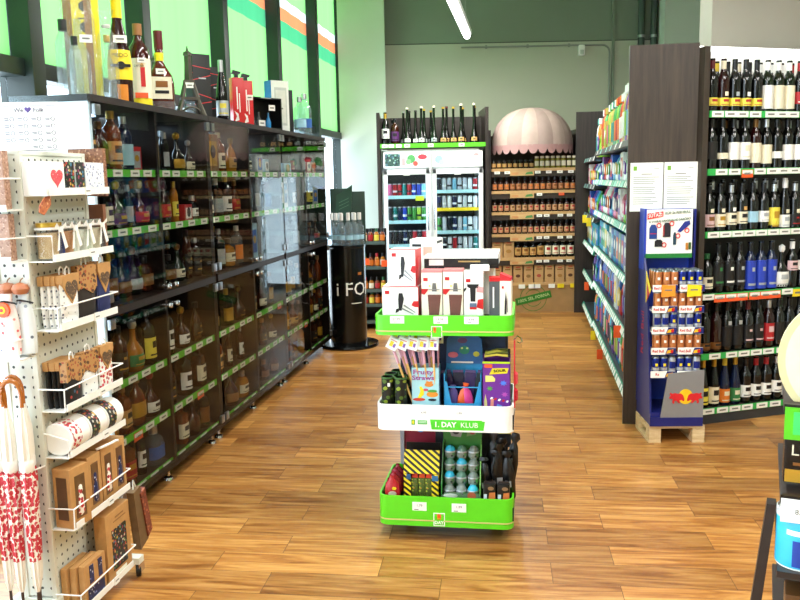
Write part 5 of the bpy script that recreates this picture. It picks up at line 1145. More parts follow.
# middle tray: tubes, straws, candy displays
MZ = .4835 + .0605
obj('insert', MB().box((.0, SW), (.02, .235), (.4825, MZ - .0005), DARK), t)
obj('insert', MB().box((.0, SW), (.02, .225), (.0905, .148), DARK), t)
CAMO = blotch_mat('camo_print', '#11150f', ['#11150f', '#4c6a1c', '#8aa02c', '#1a2412'], 45, .55)
k_ = MB().lathe([(0, 0), (.024, 0), (.026, .004), (.026, .20), (.0235, .20), (.0235, .03)], CAMO, 16, ms=[BLACK, BLACK, CAMO, mat('#2f5a2a', .4), BLACK]).mesh('tube')
k2 = MB().lathe([(.0262, .193), (.0268, .195), (.0268, .202), (.0245, .203)], mat('#3f6a38', .35), 16).mesh('rim')
lb_ = MB().box((.004, .014), (-.0272, -.02), (.15, .17), LAB['white']).mesh('sticker')
for i, (x, y) in enumerate(((.036, .05), (.092, .045), (.04, .11), (.098, .105), (.06, .165))):
    build_thing('energy_tube', (k_, [('rim', k2)] + ([('sticker', lb_)] if i == 0 else [])), 'black and green tube, %s on white tray\'s left end' % ('front left one with white sticker', 'front right one', 'second row left one', 'second row right one', 'one farthest back')[i], 'tube', STA(x - .012, y, MZ), STA.rz, 'green and black tubes on the white tray').scale = (1, 1, .72)
tt = thing('straw_box', 'pale blue fruity straws box with fruit pictures on white tray', 'box', STA(.126, .045, MZ), STA.rz + .03); tt.scale = (1, 1, .755)
PB = mat('#a9dbe4', .45, var=.03); bw, bd, bh = .115, .085, .245
obj('carton', MB().box((0, bw), (0, .003), (0, bh), PB).box((0, bw), (bd - .003, bd), (0, bh), PB).box((0, .003), (0, bd), (0, bh), PB).box((bw - .003, bw), (0, bd), (0, bh), mat('#6f97b8', .5)).box((0, bw), (0, bd), (0, .003), PB), tt)
p = MB(); yq = (-.0016, .0004)
ART0 = len(p.v)
p.prism([(.024, .03), (.034, .028), (.050, .06), (.050, .10), (.040, .13), (.032, .125), (.036, .09), (.030, .06)], YELLOW, *yq)
p.disc(.085, .062, .024, mat('#e8902c', .5), *yq).disc(.085, .09, .02, mat('#4f9a3c', .5), -.002, .0004, 9, sq=(1, .6)).disc(.072, .145, .018, mat('#e08a3a', .5), *yq).disc(.066, .166, .008, mat('#e08a3a', .5), *yq, 7).disc(.08, .166, .008, mat('#e08a3a', .5), *yq, 7).disc(.058, .10, .011, mat('#d04a6a', .5), *yq).disc(.03, .018, .026, mat('#d8402a', .5), *yq, sq=(1, .5)).disc(.085, .016, .018, mat('#20242c', .5), -.002, .0004, 10, sq=(1, .6))
p.v[ART0:] = [(x, y, .055 + z * .66) for x, y, z in p.v[ART0:]]
obj('front_print', p, tt)
text('Fruity', .036, mat('#a04a96', .5), tt, (.048, -.002, .22), bold=.0008); text('Straws', .034, mat('#a04a96', .5), tt, (.048, -.002, .188), bold=.0008)
WRP = thin_glass('wrapper', (.95, .95, .95), .8, .1, .1)
STW = [mat('#e2b46a', .4), mat('#d99a9a', .4), mat('#caa05a', .4)]
CARD = MB().box((-.023, .023), (-.0012, .0012), (-.016, .034), WHITE).box((-.012, .002), (-.0018, -.0011), (-.004, .018), YELLOW).box((.004, .014), (-.0018, -.0011), (-.004, .012), mat('#8a5ab0', .5)).box((-.016, .014), (-.0018, -.0011), (.021, .025), mat('#e08a8a', .5)).mesh('card')
for i in range(14):
    f_ = i / 13; xb = .010 + .095 * f_; lean = -.55 + .56 * f_; yb = .015 + .05 * ((i * 5) % 3) / 2; Ls = .272 + .018 * ((i * 7) % 3) - (.05 if i == 8 else 0)
    st_ = thing('candy_straw', 'wrapped candy straw with picture card, %s from left in pale blue box' % ORD[i], 'straw', STA(.126 + xb, .045 + yb, MZ + .006), STA.rz, 'candy straws in the pale blue box')
    top = Vector((math.sin(lean) * Ls * .62, -.02, Ls))
    obj('stick', MB().tube([(0, 0, 0), top * .5, top], .0045, STW[i % 3], 6), st_)
    obj('wrapper', MB().tube([top * .72, top * .98], .0055, mat('#d7a3b4', .3), 6), st_)
    obj('card', CARD, st_, (top.x, top.y - .004, top.z), rot=(R(-14), -lean * .8, R(8 * ((i % 3) - 1))))
tt = thing('candy_display', 'blue underwater candy display box holding bright wrapped sweets', 'display', STA(.258, .06, MZ), STA.rz); tt.scale = (1, 1, .83)
BLU = mat('#2f9ad0', .4, var=.05); BLD = mat('#1d5f9a', .4, var=.15, scale=20)
obj('carton', MB().box((0, .155), (0, .12), (0, .003), BLU).box((0, .004), (0, .12), (0, .19), BLU).box((.151, .155), (0, .12), (0, .19), BLU).box((0, .155), (.116, .12), (0, .22), BLU).prism([(0, 0), (.155, 0), (.155, .15), (.145, .15), (.125, .04), (.03, .04), (.012, .15), (0, .15)], BLU, 0, .004).prism([(0, .12), (.155, .12), (.155, .125), (0, .125)], BLU, .0, .003), tt)
hdr = obj('header', MB().prism([(0, .215), (.155, .215), (.152, .34), (.125, .365), (.02, .365), (.004, .34)], BLD, .104, .108), tt)
p = MB().disc(.078, .285, .022, mat('#1f8a6a', .5), .1025, .1045, 10).disc(.068, .295, .005, mat('#c4e08a', .5), .1015, .1035, 8).disc(.09, .295, .005, mat('#c4e08a', .5), .1015, .1035, 8).disc(.03, .26, .022, mat('#d0687a', .5), .1025, .1045, 9, sq=(1, .7)).disc(.128, .265, .014, mat('#c8c03a', .5), .1025, .1045, 8).disc(.07, .335, .022, mat('#5a3a6a', .5), .1025, .1045, 7, sq=(1, .7)).box((.022, .115), (.1015, .1035), (.218, .226), CREAM).box((.005, .05), (-.0015, .0005), (.006, .018), REDM)
obj('print', p, hdr)
for i, (x, y, z, m_, lb, rx) in enumerate(((.068, .03, .05, mat('#f0642a', .3), 'orange wrapped sweet standing in the blue candy display', .2), (.105, .028, .045, mat('#e0408a', .3), 'pink wrapped sweet beside the orange one in blue display', -.2), (.035, .03, .04, mat('#5a4a8a', .3), 'violet wrapped sweet at left in the blue candy display', 0))):
    a = thing('wrapped_sweet', lb, 'sweet', STA(.258 + x, .06 + y, MZ + .004), STA.rz, 'sweets in the blue display')
    obj('wrapper', MB().lathe([(.004, 0), (.02, .02), (.023, .045), (.018, .075), (.006, .09), (.014, .11 if i == 0 else .098)], m_, 9, sq=(1, .5), M=Matrix.Rotation(rx, 4, 'Y')), a)
    obj('sweet', MB().lathe([(0, .012), (.015, .025), (.017, .045), (.012, .07), (0, .078)], m_, 10, sq=(1, .5), M=Matrix.Rotation(rx, 4, 'Y')), a)
for i in range(4):
    a = thing('candy_packet', 'dark shiny candy packet, %s from left at back of blue display' % ORD[i], 'packet', STA(.258 + .03 + .032 * i, .06 + .085, MZ + .004), STA.rz, 'dark packets in the blue display'); a.scale = (1, 1, .85)
    obj('bag', MB().box((-.024, .024), (-.007, .007), (.0, .165), mat(('#2a1a4a', '#1c1c3a', '#3a2a5a', '#16242e')[i], .25), ch=.005, M=Matrix.Rotation(.12 * (i - 1.5), 4, 'Y')), a); obj('seal', MB().box((-.022, .022), (-.001, .001), (.165, .178), mat('#5a4a7a', .3), M=Matrix.Rotation(.12 * (i - 1.5), 4, 'Y')), a)
tt = thing('candy_box', 'purple sour candy box with yellow lettering and sticks on top', 'box', STA(.418, .045, MZ), STA.rz); tt.scale = (1, 1, .79)
PUR = mat('#6d2a92', .4, var=.06)
obj('carton', MB().box((0, .112), (0, .003), (0, .27), PUR).box((0, .112), (.087, .09), (0, .29), PUR).box((0, .003), (0, .09), (0, .27), PUR).box((.109, .112), (0, .09), (0, .27), PUR).box((0, .112), (0, .09), (0, .003), PUR).box((0, .112), (-.001, .0), (.262, .272), mat('#b8d82a', .4)), tt)
p = MB().box((.008, .04), (-.0016, .0004), (.24, .258), ORANGE).prism([(.028, .205), (.10, .212), (.106, .24), (.04, .238)], mat('#e4d22a', .45), -.0016, .0004).prism([(.012, .165), (.05, .168), (.052, .182), (.04, .198), (.012, .198)], mat('#efe07a', .45), -.0016, .0004)
def star(cx, cz, r1, r2, n, m_): p.prism([(cx + (r1 if i % 2 else r2) * math.cos(PI * i / n), cz + (r1 if i % 2 else r2) * math.sin(PI * i / n)) for i in range(2 * n)], m_, -.0018, .0004)
star(.085, .16, .016, .008, 7, mat('#4a7ae0', .5)); star(.03, .13, .014, .007, 7, mat('#4f9a4a', .5)); star(.09, .10, .014, .007, 7, mat('#b04ab0', .5))
for i in range(5): p.prism([(.03 + i * .016, .075 - i * .004), (.038 + i * .016, .073 - i * .004), (.043 + i * .016, .083 - i * .004), (.035 + i * .016, .085 - i * .004)], REDM if i % 2 else WHITE, -.0018, .0004)
p.prism([(.008, .01), (.02, .01), (.018, .06), (.012, .1), (.006, .06)], mat('#c9c07a', .5), -.0018, .0004).prism([(.03, .01), (.044, .01), (.046, .075), (.034, .075)], mat('#d88a7a', .5), -.0018, .0004).prism([(.05, .005), (.085, .005), (.08, .04), (.06, .05)], mat('#5a8ad0', .5), -.0018, .0004).prism([(.084, .005), (.106, .005), (.095, .026)], YELLOW, -.002, .0004)
obj('front_print', p, tt)
text('SOUR', .019, BLACK, tt, (.07, -.0026, .225), rot=(PI / 2, -R(6), 0), bold=.0006)
for i in range(7):
    a = thing('candy_stick', 'striped dark candy stick, %s from left on top of the purple box' % ORD[i], 'stick', STA(.418 + .008, .045 + .012 + .011 * i, MZ + .2295 + .003 * (i > 3)), STA.rz, 'candy sticks on the purple box')
    obj('stick', MB().tube([(0, 0, .004), (.05, .001, .012 + .004 * (i % 3)), (.098, .0, .006 + .012 * (i % 2))], .005, mat('#5a5a24', .4) if i % 2 else mat('#c9b84a', .4), 6), a)
    obj('tip', MB().lathe([(0, -.004), (.006, -.002), (.006, .004), (0, .006)], BLACK, 8, c=(.098, 0, .006 + .012 * (i % 2))), a)
tt = thing('hanging_strip', 'red hanging product strip with price tag at the stand\'s right side', 'strip', STA(.548, .09, .56), STA.rz)
obj('card', MB().box((-.004, .002), (-.02, .03), (0, .28), mat('#d9283a', .4, var=.15), ch=.001).box((.0015, .003), (-.012, .024), (.18, .23), mat('#4f8a4a', .5)), tt)
for z in (.05, .12): obj('pouch', MB().lathe([(.0, -.03), (.018, -.02), (.018, .02), (0, .03)], mat('#c81f3a' if z < .1 else '#e04a5a', .35), 10, c=(.004, .005, z), sq=(.5, 1)), tt)
obj('hook', MB().tube([(-.004, 0, .28), (.01, -.01, .30), (.025, -.03, .295), (.03, -.05, .285), (.02, -.06, .28), (.012, -.045, .282)], .0025, CHROME, 6), tt)

# bottom tray: red bags, striped box, surprise eggs, dark liquorice packs
BZ = .1485
for i in range(4):
    a = thing('snack_bag', 'glossy red snack bag, %s from front along the bottom tray\'s left side' % ORD[i], 'bag', STA(.035, .05 + .05 * i, BZ), STA.rz + .1, 'red bags on the bottom tray'); a.scale = (1, .85, .66)
    obj('bag', MB().lathe([(.006, 0), (.032, .012), (.036, .06), (.030, .12), (.008, .15), (.010, .165)], mat(('#b3242c', '#a82030', '#8f1f36', '#9a2a3a')[i], .25, var=.1), 12, sq=(.95, .6), pw=2.6), a)
    obj('print', MB().disc(.0, .055, .018, mat('#c9b7a6', .4), -.0235, -.020, 9).disc(.008, .09, .01, YELLOW, -.0225, -.019, 7), a)
SY = stripes_mat('hazard_stripes', '#f2d51c', '#15130f', .032, (1, 0, 1.0), .45)
tt = thing('striped_display', 'yellow and black striped display box with small green candy packs', 'display', STA(.085, .04, BZ), STA.rz); tt.scale = (1, 1, .77)
obj('carton', MB().box((0, .148), (.0, .1), (0, .004), BLACK).box((0, .148), (.096, .1), (0, .30), BLACK).box((0, .030), (0, .003), (0, .16), SY).box((.118, .148), (0, .003), (0, .16), SY).box((0, .003), (0, .1), (0, .16), SY).box((.145, .148), (0, .1), (0, .16), SY), tt)
obj('lid', MB().box((0, .15), (.0, .003), (.0, .125), SY, M=Matrix.Translation((0, .004, .162)) @ Matrix.Rotation(R(-14), 4, 'X')), tt)
obj('corner_label', MB().box((.012, .03), (-.0012, .0002), (.13, .16), mat('#2a5a8a', .5)).box((.12, .146), (-.0012, .0002), (.125, .155), mat('#2a6aa0', .5)), tt)
for i in range(3):
    a = thing('candy_pack', 'green and orange candy pack, %s from left in the striped box' % ORD[i], 'pack', STA(.085 + (.045, .075, .104)[i], .04 + .02, BZ + .0045), STA.rz, 'candy packs in the striped box'); a.scale = (1, 1, .78)
    obj('pack', MB().box((-.0135, .0135), (-.01, .01), (0, .125), blotch_mat('candy_pack_print', '#4a5a1c', ['#a9b83a', '#6a7a24', '#c8862a', '#3a4a1a'], 90, .45), ch=.003), a)
    obj('top_seal', MB().prism([(-.013, .122), (.013, .122), (.012, .15), (-.008, .158)], mat('#d8402a', .4) if i != 1 else mat('#e0542a', .4), -.004, .004), a)
tt = thing('egg_display', 'green display box of surprise eggs with monster header card', 'display', STA(.243, .04, BZ), STA.rz); tt.scale = (1, 1, .86)
GB = mat('#2f7a34', .4, var=.1, scale=20)
obj('carton', MB().box((0, .165), (.115, .119), (0, .375), GB).prism([(0, 0), (.09, 0), (.119, .12), (.119, .29), (.09, .27), (0, .10)], GB, 0, .004, 'yz').prism([(0, 0), (.09, 0), (.119, .12), (.119, .29), (.09, .27), (0, .10)], mat('#6ab04a', .4), .161, .165, 'yz').box((0, .165), (0, .115), (0, .004), GB), tt)
fr = obj('front_rim', MB().prism([(0, 0), (.165, 0), (.165, .10)[:2] if 0 else (.165, .045), (.145, .062), (.115, .06), (.09, .045), (.078, .055), (.045, .06), (.012, .05), (0, .04)], mat('#5a7a5a', .4), -.001, .003).disc(.128, .045, .018, mat('#b0583a', .5), -.0025, -.0005, 12).disc(.04, .042, .03, mat('#c9cfc4', .5), -.0025, -.0005, 12, sq=(1, .35)), tt)
obj('header_art', MB().prism([(.035, .30), (.075, .295), (.085, .33), (.08, .365), (.03, .368), (.025, .34)], mat('#8a8c8e', .5), .1125, .1155).disc(.055, .325, .016, mat('#2a2a2e', .5), .1115, .1135, 10).disc(.047, .347, .005, BLACK, .1115, .1135, 8).disc(.066, .347, .005, BLACK, .1115, .1135, 8).prism([(.1, .30), (.14, .31), (.15, .36), (.11, .37)], mat('#6a8a5a', .5), .1125, .1155).disc(.125, .325, .014, mat('#8a3a3a', .5), .1115, .1135, 9), tt)
EG = {}
def egg(cn):
    if cn not in EG:
        top = {'b': '#35b4d8', 'g': '#54806e', 's': '#74827c'}[cn]
        pr = [(.0, -.031), (.012, -.029), (.021, -.02), (.0245, -.006), (.0235, .008), (.019, .02), (.011, .029), (0, .032)]
        EG[cn] = (MB().lathe(pr[:5], blotch_mat('egg_print_' + cn, '#7d8a80', ['#5a8a5a', '#b9c0b8', '#3a4a44', '#8a7a6a'], 60, .5, .25), 14, c=(0, 0, .032)).mesh('egg'), [('top_shell', MB().lathe(pr[4:], mat(top, .15, var=.08), 14, c=(0, 0, .032)).mesh('top_shell')), ('ring', MB().lathe([(.0242, .036), (.0252, .038), (.0252, .041), (.0238, .043)], LAB['silver'], 14).mesh('ring'))])
    return EG[cn]
for r_ in range(4):
    for q in range(3):
        cn = [['s', 's', 'b'], ['b', 'g', 's'], ['g', 'b', 's'], ['b', 'g', 's']][r_][q]
        build_thing('surprise_egg', egg(cn), 'surprise egg with %s top, %s from left in %s row of green display' % ({'b': 'bright blue', 'g': 'grey-green', 's': 'silver'}[cn], ORD[q], ('lowest', 'second lowest', 'second highest', 'highest')[r_]), 'egg', STA(.243 + .032 + .05 * q, .04 + .03 + .0 + .02 * r_, BZ + .012 + .050 * r_), STA.rz, 'surprise eggs in the green display')
BP = mat('#070708', .3, var=.1)
for i in range(2):
    a = thing('liquorice_pack', ('black pack with orange picture, nearer the egg display', 'black pack with orange picture at the bottom tray\'s right corner')[i], 'pack', STA(.445 + .058 * i, .04, BZ), STA.rz, 'black packs on the bottom tray'); a.scale = (1, 1, .62)
    obj('pack', MB().box((-.026, .026), (-.012, .016), (0, .155), BP, ch=.006), a)
    obj('print', MB().prism([(-.006, .02), (.024, .02), (.024, .10), (.0, .095)], mat('#c9703a', .4), -.0135, -.0115).disc(.006, .125, .013, mat('#8a6a4a', .4), -.0135, -.0115, 9).box((-.023, -.010), (-.0135, -.0115), (.02, .085), mat('#c9d0d8', .4)), a)
    obj('seal', MB().prism([(-.025, .152), (.025, .152), (.022, .172), (-.02, .168)], mat('#2a2626', .3), -.003, .004), a)
for i in range(9):
    x, y = .428 + .025 * (i % 5) + .008 * (i // 5), .095 + .04 * (i // 5) + .012 * (i % 2)
    a = thing('liquorice_bag', 'crumpled black liquorice bag, %s in the heap behind the black packs' % ORD[i], 'bag', STA(x, y, BZ), STA.rz + random.uniform(-.5, .5), 'black bags heaped on the bottom tray')
    hh = .19 + .03 * (i % 3) + .04 * (i // 5); ln = random.uniform(-.12, .16)
    obj('bag', MB().lathe([(.012, 0), (.026, .02), (.029, hh * .55), (.018, hh * .8), (.010, hh * .86), (.022, hh * .93), (.016, hh)], BP, 9, sq=(1, .5), M=Matrix.Rotation(ln, 4, 'Y')), a)
    obj('print', MB().box((-.012, .012), (-.0152, -.010), (hh * .3, hh * .42), mat('#7a5a3a', .4) if i % 2 else LAB['silver'], M=Matrix.Rotation(ln, 4, 'Y')), a)
tt = thing('product_card', 'yellow and black product card above the heap of black bags', 'card', STA(.43, .225, .34), STA.rz)
obj('card', MB().box((0, .10), (0, .003), (0, .13), mat('#1c2430', .5)).box((.03, .10), (-.0015, .0005), (.06, .13), mat('#b8c81c', .5)).box((.04, .09), (-.003, -.001), (.07, .10), BLACK), tt)

# ------------------------------------------------------------------ white spinner rack with souvenirs
FR = Frame(-1.184, 2.609, 81)      # right face: x along it (away), y into the column
FL = Frame(-1.184, 2.609, -9)      # near face: x to the right, front towards -y
def peg_mat():
    m, nt, out = new_mat('pegboard'); L = nt.links.new
    b = nt.nodes.new('ShaderNodeBsdfPrincipled'); b.inputs['Roughness'].default_value = .4
    tc = nt.nodes.new('ShaderNodeTexCoord'); mp = nt.nodes.new('ShaderNodeVectorMath'); mp.operation = 'MULTIPLY'; mp.inputs[1].default_value = (30, 30, 30); L(tc.outputs['Object'], mp.inputs[0])
    fr = nt.nodes.new('ShaderNodeVectorMath'); fr.operation = 'FRACTION'; L(mp.outputs[0], fr.inputs[0])
    su = nt.nodes.new('ShaderNodeVectorMath'); su.operation = 'SUBTRACT'; su.inputs[1].default_value = (.5, .5, .5); L(fr.outputs[0], su.inputs[0])
    sp = nt.nodes.new('ShaderNodeSeparateXYZ'); L(su.outputs[0], sp.inputs[0])
    cb = nt.nodes.new('ShaderNodeCombineXYZ'); L(sp.outputs[0], cb.inputs[0]); L(sp.outputs[2], cb.inputs[2])
    ln = nt.nodes.new('ShaderNodeVectorMath'); ln.operation = 'LENGTH'; L(cb.outputs[0], ln.inputs[0])
    lt = nt.nodes.new('ShaderNodeMath'); lt.operation = 'LESS_THAN'; lt.inputs[1].default_value = .15; L(ln.outputs['Value'], lt.inputs[0])
    mx = nt.nodes.new('ShaderNodeMix'); mx.data_type = 'RGBA'; mx.inputs['A'].default_value = (*lin('#d6d8cc'), 1); mx.inputs['B'].default_value = (*lin('#34342e'), 1)
    L(lt.outputs[0], mx.inputs['Factor']); L(mx.outputs['Result'], b.inputs['Base Color']); L(b.outputs[0], out.inputs[0]); return m
PEG = peg_mat()
IVORY = mat('#d8d9cc', .4, var=.03)
t = thing('spinner_rack', 'white pegboard spinner rack full of souvenirs, nearest the windows', 'rack', FR(0, 0), FR.rz)
S_ = .38; D_ = .115
for i in range(2):
    obj('pegboard', MB().box((.014, S_ - .014), (i * (D_ - .004), i * (D_ - .004) + .004), (.12, 1.60), PEG), t)
    o = obj('pegboard', MB().box((.014, D_ - .014), (0, .004), (.12, 1.60), PEG), t, (i * (S_ - .004) + .004, 0, 0), PI / 2)
for x in (-.004, S_ - .014):
    for y in (-.004, D_ - .014): obj('post', MB().box((x, x + .018), (y, y + .018), (.10, 1.60), IVORY, ch=.002), t)
obj('top_cap', MB().box((-.004, S_ + .004), (-.004, D_ + .004), (1.60, 1.612), IVORY), t)
obj('base', MB().box((-.01, S_ + .01), (-.01, D_ + .01), (.085, .115), IVORY, ch=.004).box((-.03, .01), (-.11, D_ + .11), (.06, .085), IVORY).box((S_ - .01, S_ + .03), (-.11, D_ + .11), (.06, .085), IVORY), t)
for x, y in ((.40, -.09), (-.01, -.09), (.40, .2), (-.01, .2)):
    c_ = obj('caster', MB().lathe([(0, -.01), (.024, -.01), (.027, -.006), (.027, .006), (.024, .01), (0, .01)], BLACK, 16, M=Matrix.Translation((x, y, .027)) @ Matrix.Rotation(PI / 2, 4, 'X') @ Matrix.Rotation(.5, 4, 'Y')), t)
    obj('fork', MB().box((x - .02, x + .02), (y - .016, y - .012), (.02, .07), CHROME).box((x - .02, x + .02), (y - .016, y + .016), (.062, .068), CHROME), c_)
LZ = [1.475, 1.265, 1.04, .772, .615, .365, .06]
for j, z in enumerate(LZ):
    d = .085
    s = obj('shelf', MB().box((0, S_), (-d, -.002), (z - .006, z - .003), WIRE).box((.012, S_ + .006), (-d - .003, -d), (z - .006, z + .018), WIRE), t)
    if j not in (0,):
        w_ = z + (.072 if j != 4 else .10)
        if j == 4: pts = [(0, 0, z + .08), (-.004, -d - .004, z + .06), (-.004, -d - .004, z)]
        elif j == 1: pts = [(0, 0, z + .078), (.0, -d - .004, z + .078), (.0, -d - .004, z)]
        else: pts = [(-.004, 0, w_), (-.004, -d - .006, w_), (S_ + .008, -d - .006, w_), (S_ + .008, 0, w_)]
        g = MB().tube(pts, .0028, WIRE, 6)
        if j not in (1, 4): g.tube([(-.004, -d - .006, w_), (-.004, -d - .004, z)], .0024, WIRE, 6)
        obj('wire_guard', g, s)
    obj('label_clip', MB().box((.22, .255), (-d - .006, -d - .002), (z - .008, z + .02), WHITE).box((.225, .25), (-d - .0066, -d - .0055), (z + .004, z + .008), TAGINK), s)
# near-face wires
for z, a in ((1.525, 1), (1.34, 1), (1.02, 1), (.585, 1), (.115, 1)):
    obj('near_wire', MB().tube([(-.004, .0, z), (-.075, .0 + .02, z), (-.075, D_ - .02, z), (-.004, D_, z)], .0028, WIRE, 6), t)
for z in (1.425, 1.265, .955, .06): obj('shelf', MB().box((-.085, 0), (.0, D_), (z, z + .005), WIRE).box((-.088, -.085), (.0, D_), (z, z + .02), WIRE), t)
for z in LZ: obj('shelf', MB().box((0, S_), (D_ + .002, D_ + .085), (z - .006, z - .003), WIRE).box((0, S_), (D_ + .085, D_ + .088), (z - .006, z + .018), WIRE), t)
# header sign
sg = thing('header_sign', 'white price sign with purple heart standing on top of the spinner', 'sign', (-1.205, 2.745, 1.612), R(2))
obj('board', MB().box((-.10, .098), (-.002, .002), (.0, .16), TAGW), sg); obj('stem', MB().box((-.01, .01), (.002, .006), (-.0, .12), WIRE), sg)
INK = mat('#4f4868', .6, var=.05)
p = MB(); yq = (-.003, -.0015)
hx, hz = .002, .136
p.prism([(hx + .0011 * 16 * math.sin(a) ** 3 * .62, hz + .00068 * (13 * math.cos(a) - 5 * math.cos(2 * a) - 2 * math.cos(3 * a) - math.cos(4 * a))) for a in [2 * PI * i / 28 for i in range(28)]], mat('#5a4486', .5), *yq)
for x0 in (-.092, .062): p.box((x0, x0 + .032), yq, (.125, .148), mat('#d3d1da', .6)); 
for r_ in range(5):
    for c_ in range(4):
        cx, cz = -.052 + .044 * c_, .106 - .0225 * r_; n = 10
        if r_ == 4 and c_ < 2: continue
        for i in range(n):
            a0, a1 = 2 * PI * i / n, 2 * PI * (i + 1) / n
            p.prism([(cx + .0055 * math.cos(a0), cz + .0055 * math.sin(a0)), (cx + .0055 * math.cos(a1), cz + .0055 * math.sin(a1)), (cx + .007 * math.cos(a1), cz + .007 * math.sin(a1)), (cx + .007 * math.cos(a0), cz + .007 * math.sin(a0))], INK, *yq)
        p.box((cx - .026, cx - .01), yq, (cz + .001, cz + .003), INK).box((cx - .024, cx - .01), yq, (cz - .004, cz - .002), INK)
p.box((-.04, .09), yq, (.004, .006), INK).box((-.095, .095), yq, (.1485, .1495), INK)
obj('print', p, sg)
text('We', .020, INK, sg, (-.028, -.0032, .134)); text('Folk', .020, INK, sg, (.036, -.0032, .134))

def right(x, y, z): return FR(x, y, z)
RZ_ = FR.rz
FLOWER = blotch_mat('flower_print', '#1c1a18', ['#b8443a', '#3f7a9a', '#c9a24a', '#5a8a4a', '#c9c2b0', '#8a3a5a'], 85, .42)
REDFOLK = blotch_mat('red_folk_print', '#efece4', ['#c4303a', '#a82430', '#d0505a', '#b8303a'], 70, .45)
BLUEDOT = blotch_mat('blue_dot_print', '#e4e6ea', ['#4a5a9a', '#6a7ab0', '#e4e6ea', '#3a4a8a'], 90, .32)
NAVYDOT = blotch_mat('navy_flower_print', '#1c2450', ['#c9ccd8', '#3a4a9a', '#8a9ad0', '#1c2450'], 90, .3)
KFOLK = blotch_mat('kraft_folk_print', '#b58650', ['#6a3a2a', '#a04a2e', '#4a3a2a', '#8a5a34'], 75, .42)
HEARTP = blotch_mat('heart_print', '#5e4630', ['#8a6a44', '#4a3626', '#a4845a', '#4a3626'], 150, .4)
def heart(mb, cx, cz, s, m_, d0, d1): return mb.prism([(cx + s * math.sin(a) ** 3, cz + s * .06 * (13 * math.cos(a) - 5 * math.cos(2 * a) - 2 * math.cos(3 * a) - math.cos(4 * a))) for a in [2 * PI * i / 24 for i in range(24)]], m_, d0, d1)
# top shelf: three boxed mugs, and a hanging leaf ornament
for (x0, w_, lb, body, kind) in ((.0, .115, 'white gift box with red folk heart on the spinner\'s top shelf', WHITE, 'h'), (.12, .12, 'dark flowered gift box between two white boxes on spinner\'s top shelf', FLOWER, 'd'), (.245, .125, 'white gift box with blue flower print, far end of spinner\'s top shelf', BLUEDOT, 'b')):
    a = thing('mug_box', lb, 'box', right(x0, -.08, LZ[0] - .0025), RZ_, 'boxes on the spinner')
    obj('carton', MB().box((0, w_), (0, .075), (0, .105), body, ch=.001), a)
    if kind == 'h': obj('heart_print', heart(MB(), .07, .055, .034, blotch_mat('heart_red', '#d8525a', ['#f0e6e0', '#c4303a', '#c4303a', '#e08a8a'], 150, .3), -.0014, .0006), a)
    if kind == 'd': obj('band', MB().box((.055, .062), (-.0012, .0006), (.0, .105), LAB['silver']), a)
a = thing('leaf_ornament', 'small orange leaf ornament hanging on a white string at the spinner', 'ornament', right(.0, -.075, 1.44), RZ_)
obj('leaf', MB().prism([(-.035, -.02), (-.01, -.03), (.03, .0), (.035, .03), (.0, .025), (-.03, .0)], blotch_mat('leaf_print', '#b5663c', ['#e0b48a', '#8a3a2a', '#c9804a', '#b5663c'], 90, .35), -.002, .002), a)
obj('string', MB().tube([(.03, 0, .02), (.035, 0, .06), (.015, 0, .10), (.0, .01, .09), (.01, .02, .04)], .003, CREAM, 5), a)
# jars with ribbons
JGL = thin_glass('jar_glass', (.90, .92, .90), .8, .03, .06)
for i in range(4):
    x = .055 + .088 * i
    a = thing('ribbon_jar', ('jar with gold lid, white ribbon and blue filling, nearest the post', 'ribbon-tied jar with tan and white filling, second from the post', 'ribbon-tied jar with pale green filling, third from the post', 'ribbon-tied jar with brown filling, farthest from the post')[i], 'jar', right(x, -.043, LZ[1] - .0025), RZ_, 'ribbon jars on the spinner')
    obj('glass', MB().lathe([(0, 0), (.036, 0), (.04, .006), (.04, .085), (.034, .10), (.033, .112)], JGL, 18), a)
    fc = [('#c9a878', '#1f2a5c'), ('#c98a52', '#d6d6c6'), ('#dfe0d2', '#c9ceb8'), ('#d6c6a8', '#4a3a34')][i]
    obj('filling', MB().lathe([(0, .006), (.034, .006), (.034, .088), (0, .09)], mat(fc[0], .7, var=.12), 14).box((.0, .033), (-.0352, -.02), (.01, .085), mat(fc[1], .7, var=.1)), a)
    obj('lid', MB().lathe([(.0345, .105), (.0365, .107), (.0365, .12), (0, .1215)], CAP['gold'] if i == 0 else CHROME, 18), a)
    rb = MB()
    for sg_ in (1, -1):
        rb.add([(0, -.043, .10), (sg_ * .026, -.050, .122), (sg_ * .034, -.046, .108), (0, -.043, .094)], [(0, 1, 2, 3)], WHITE)
        rb.add([(0, -.043, .10), (sg_ * .012, -.046, .098), (sg_ * .032, -.048, .03 + .01 * (sg_ > 0)), (sg_ * .016, -.047, .034)], [(0, 1, 2, 3)], WHITE)
    rb.lathe([(.0410, .098), (.0414, .1), (.0414, .104), (.041, .106)], WHITE, 18).box((-.008, .008), (-.050, -.042), (.09, .106), WHITE)
    obj('ribbon', rb, a)
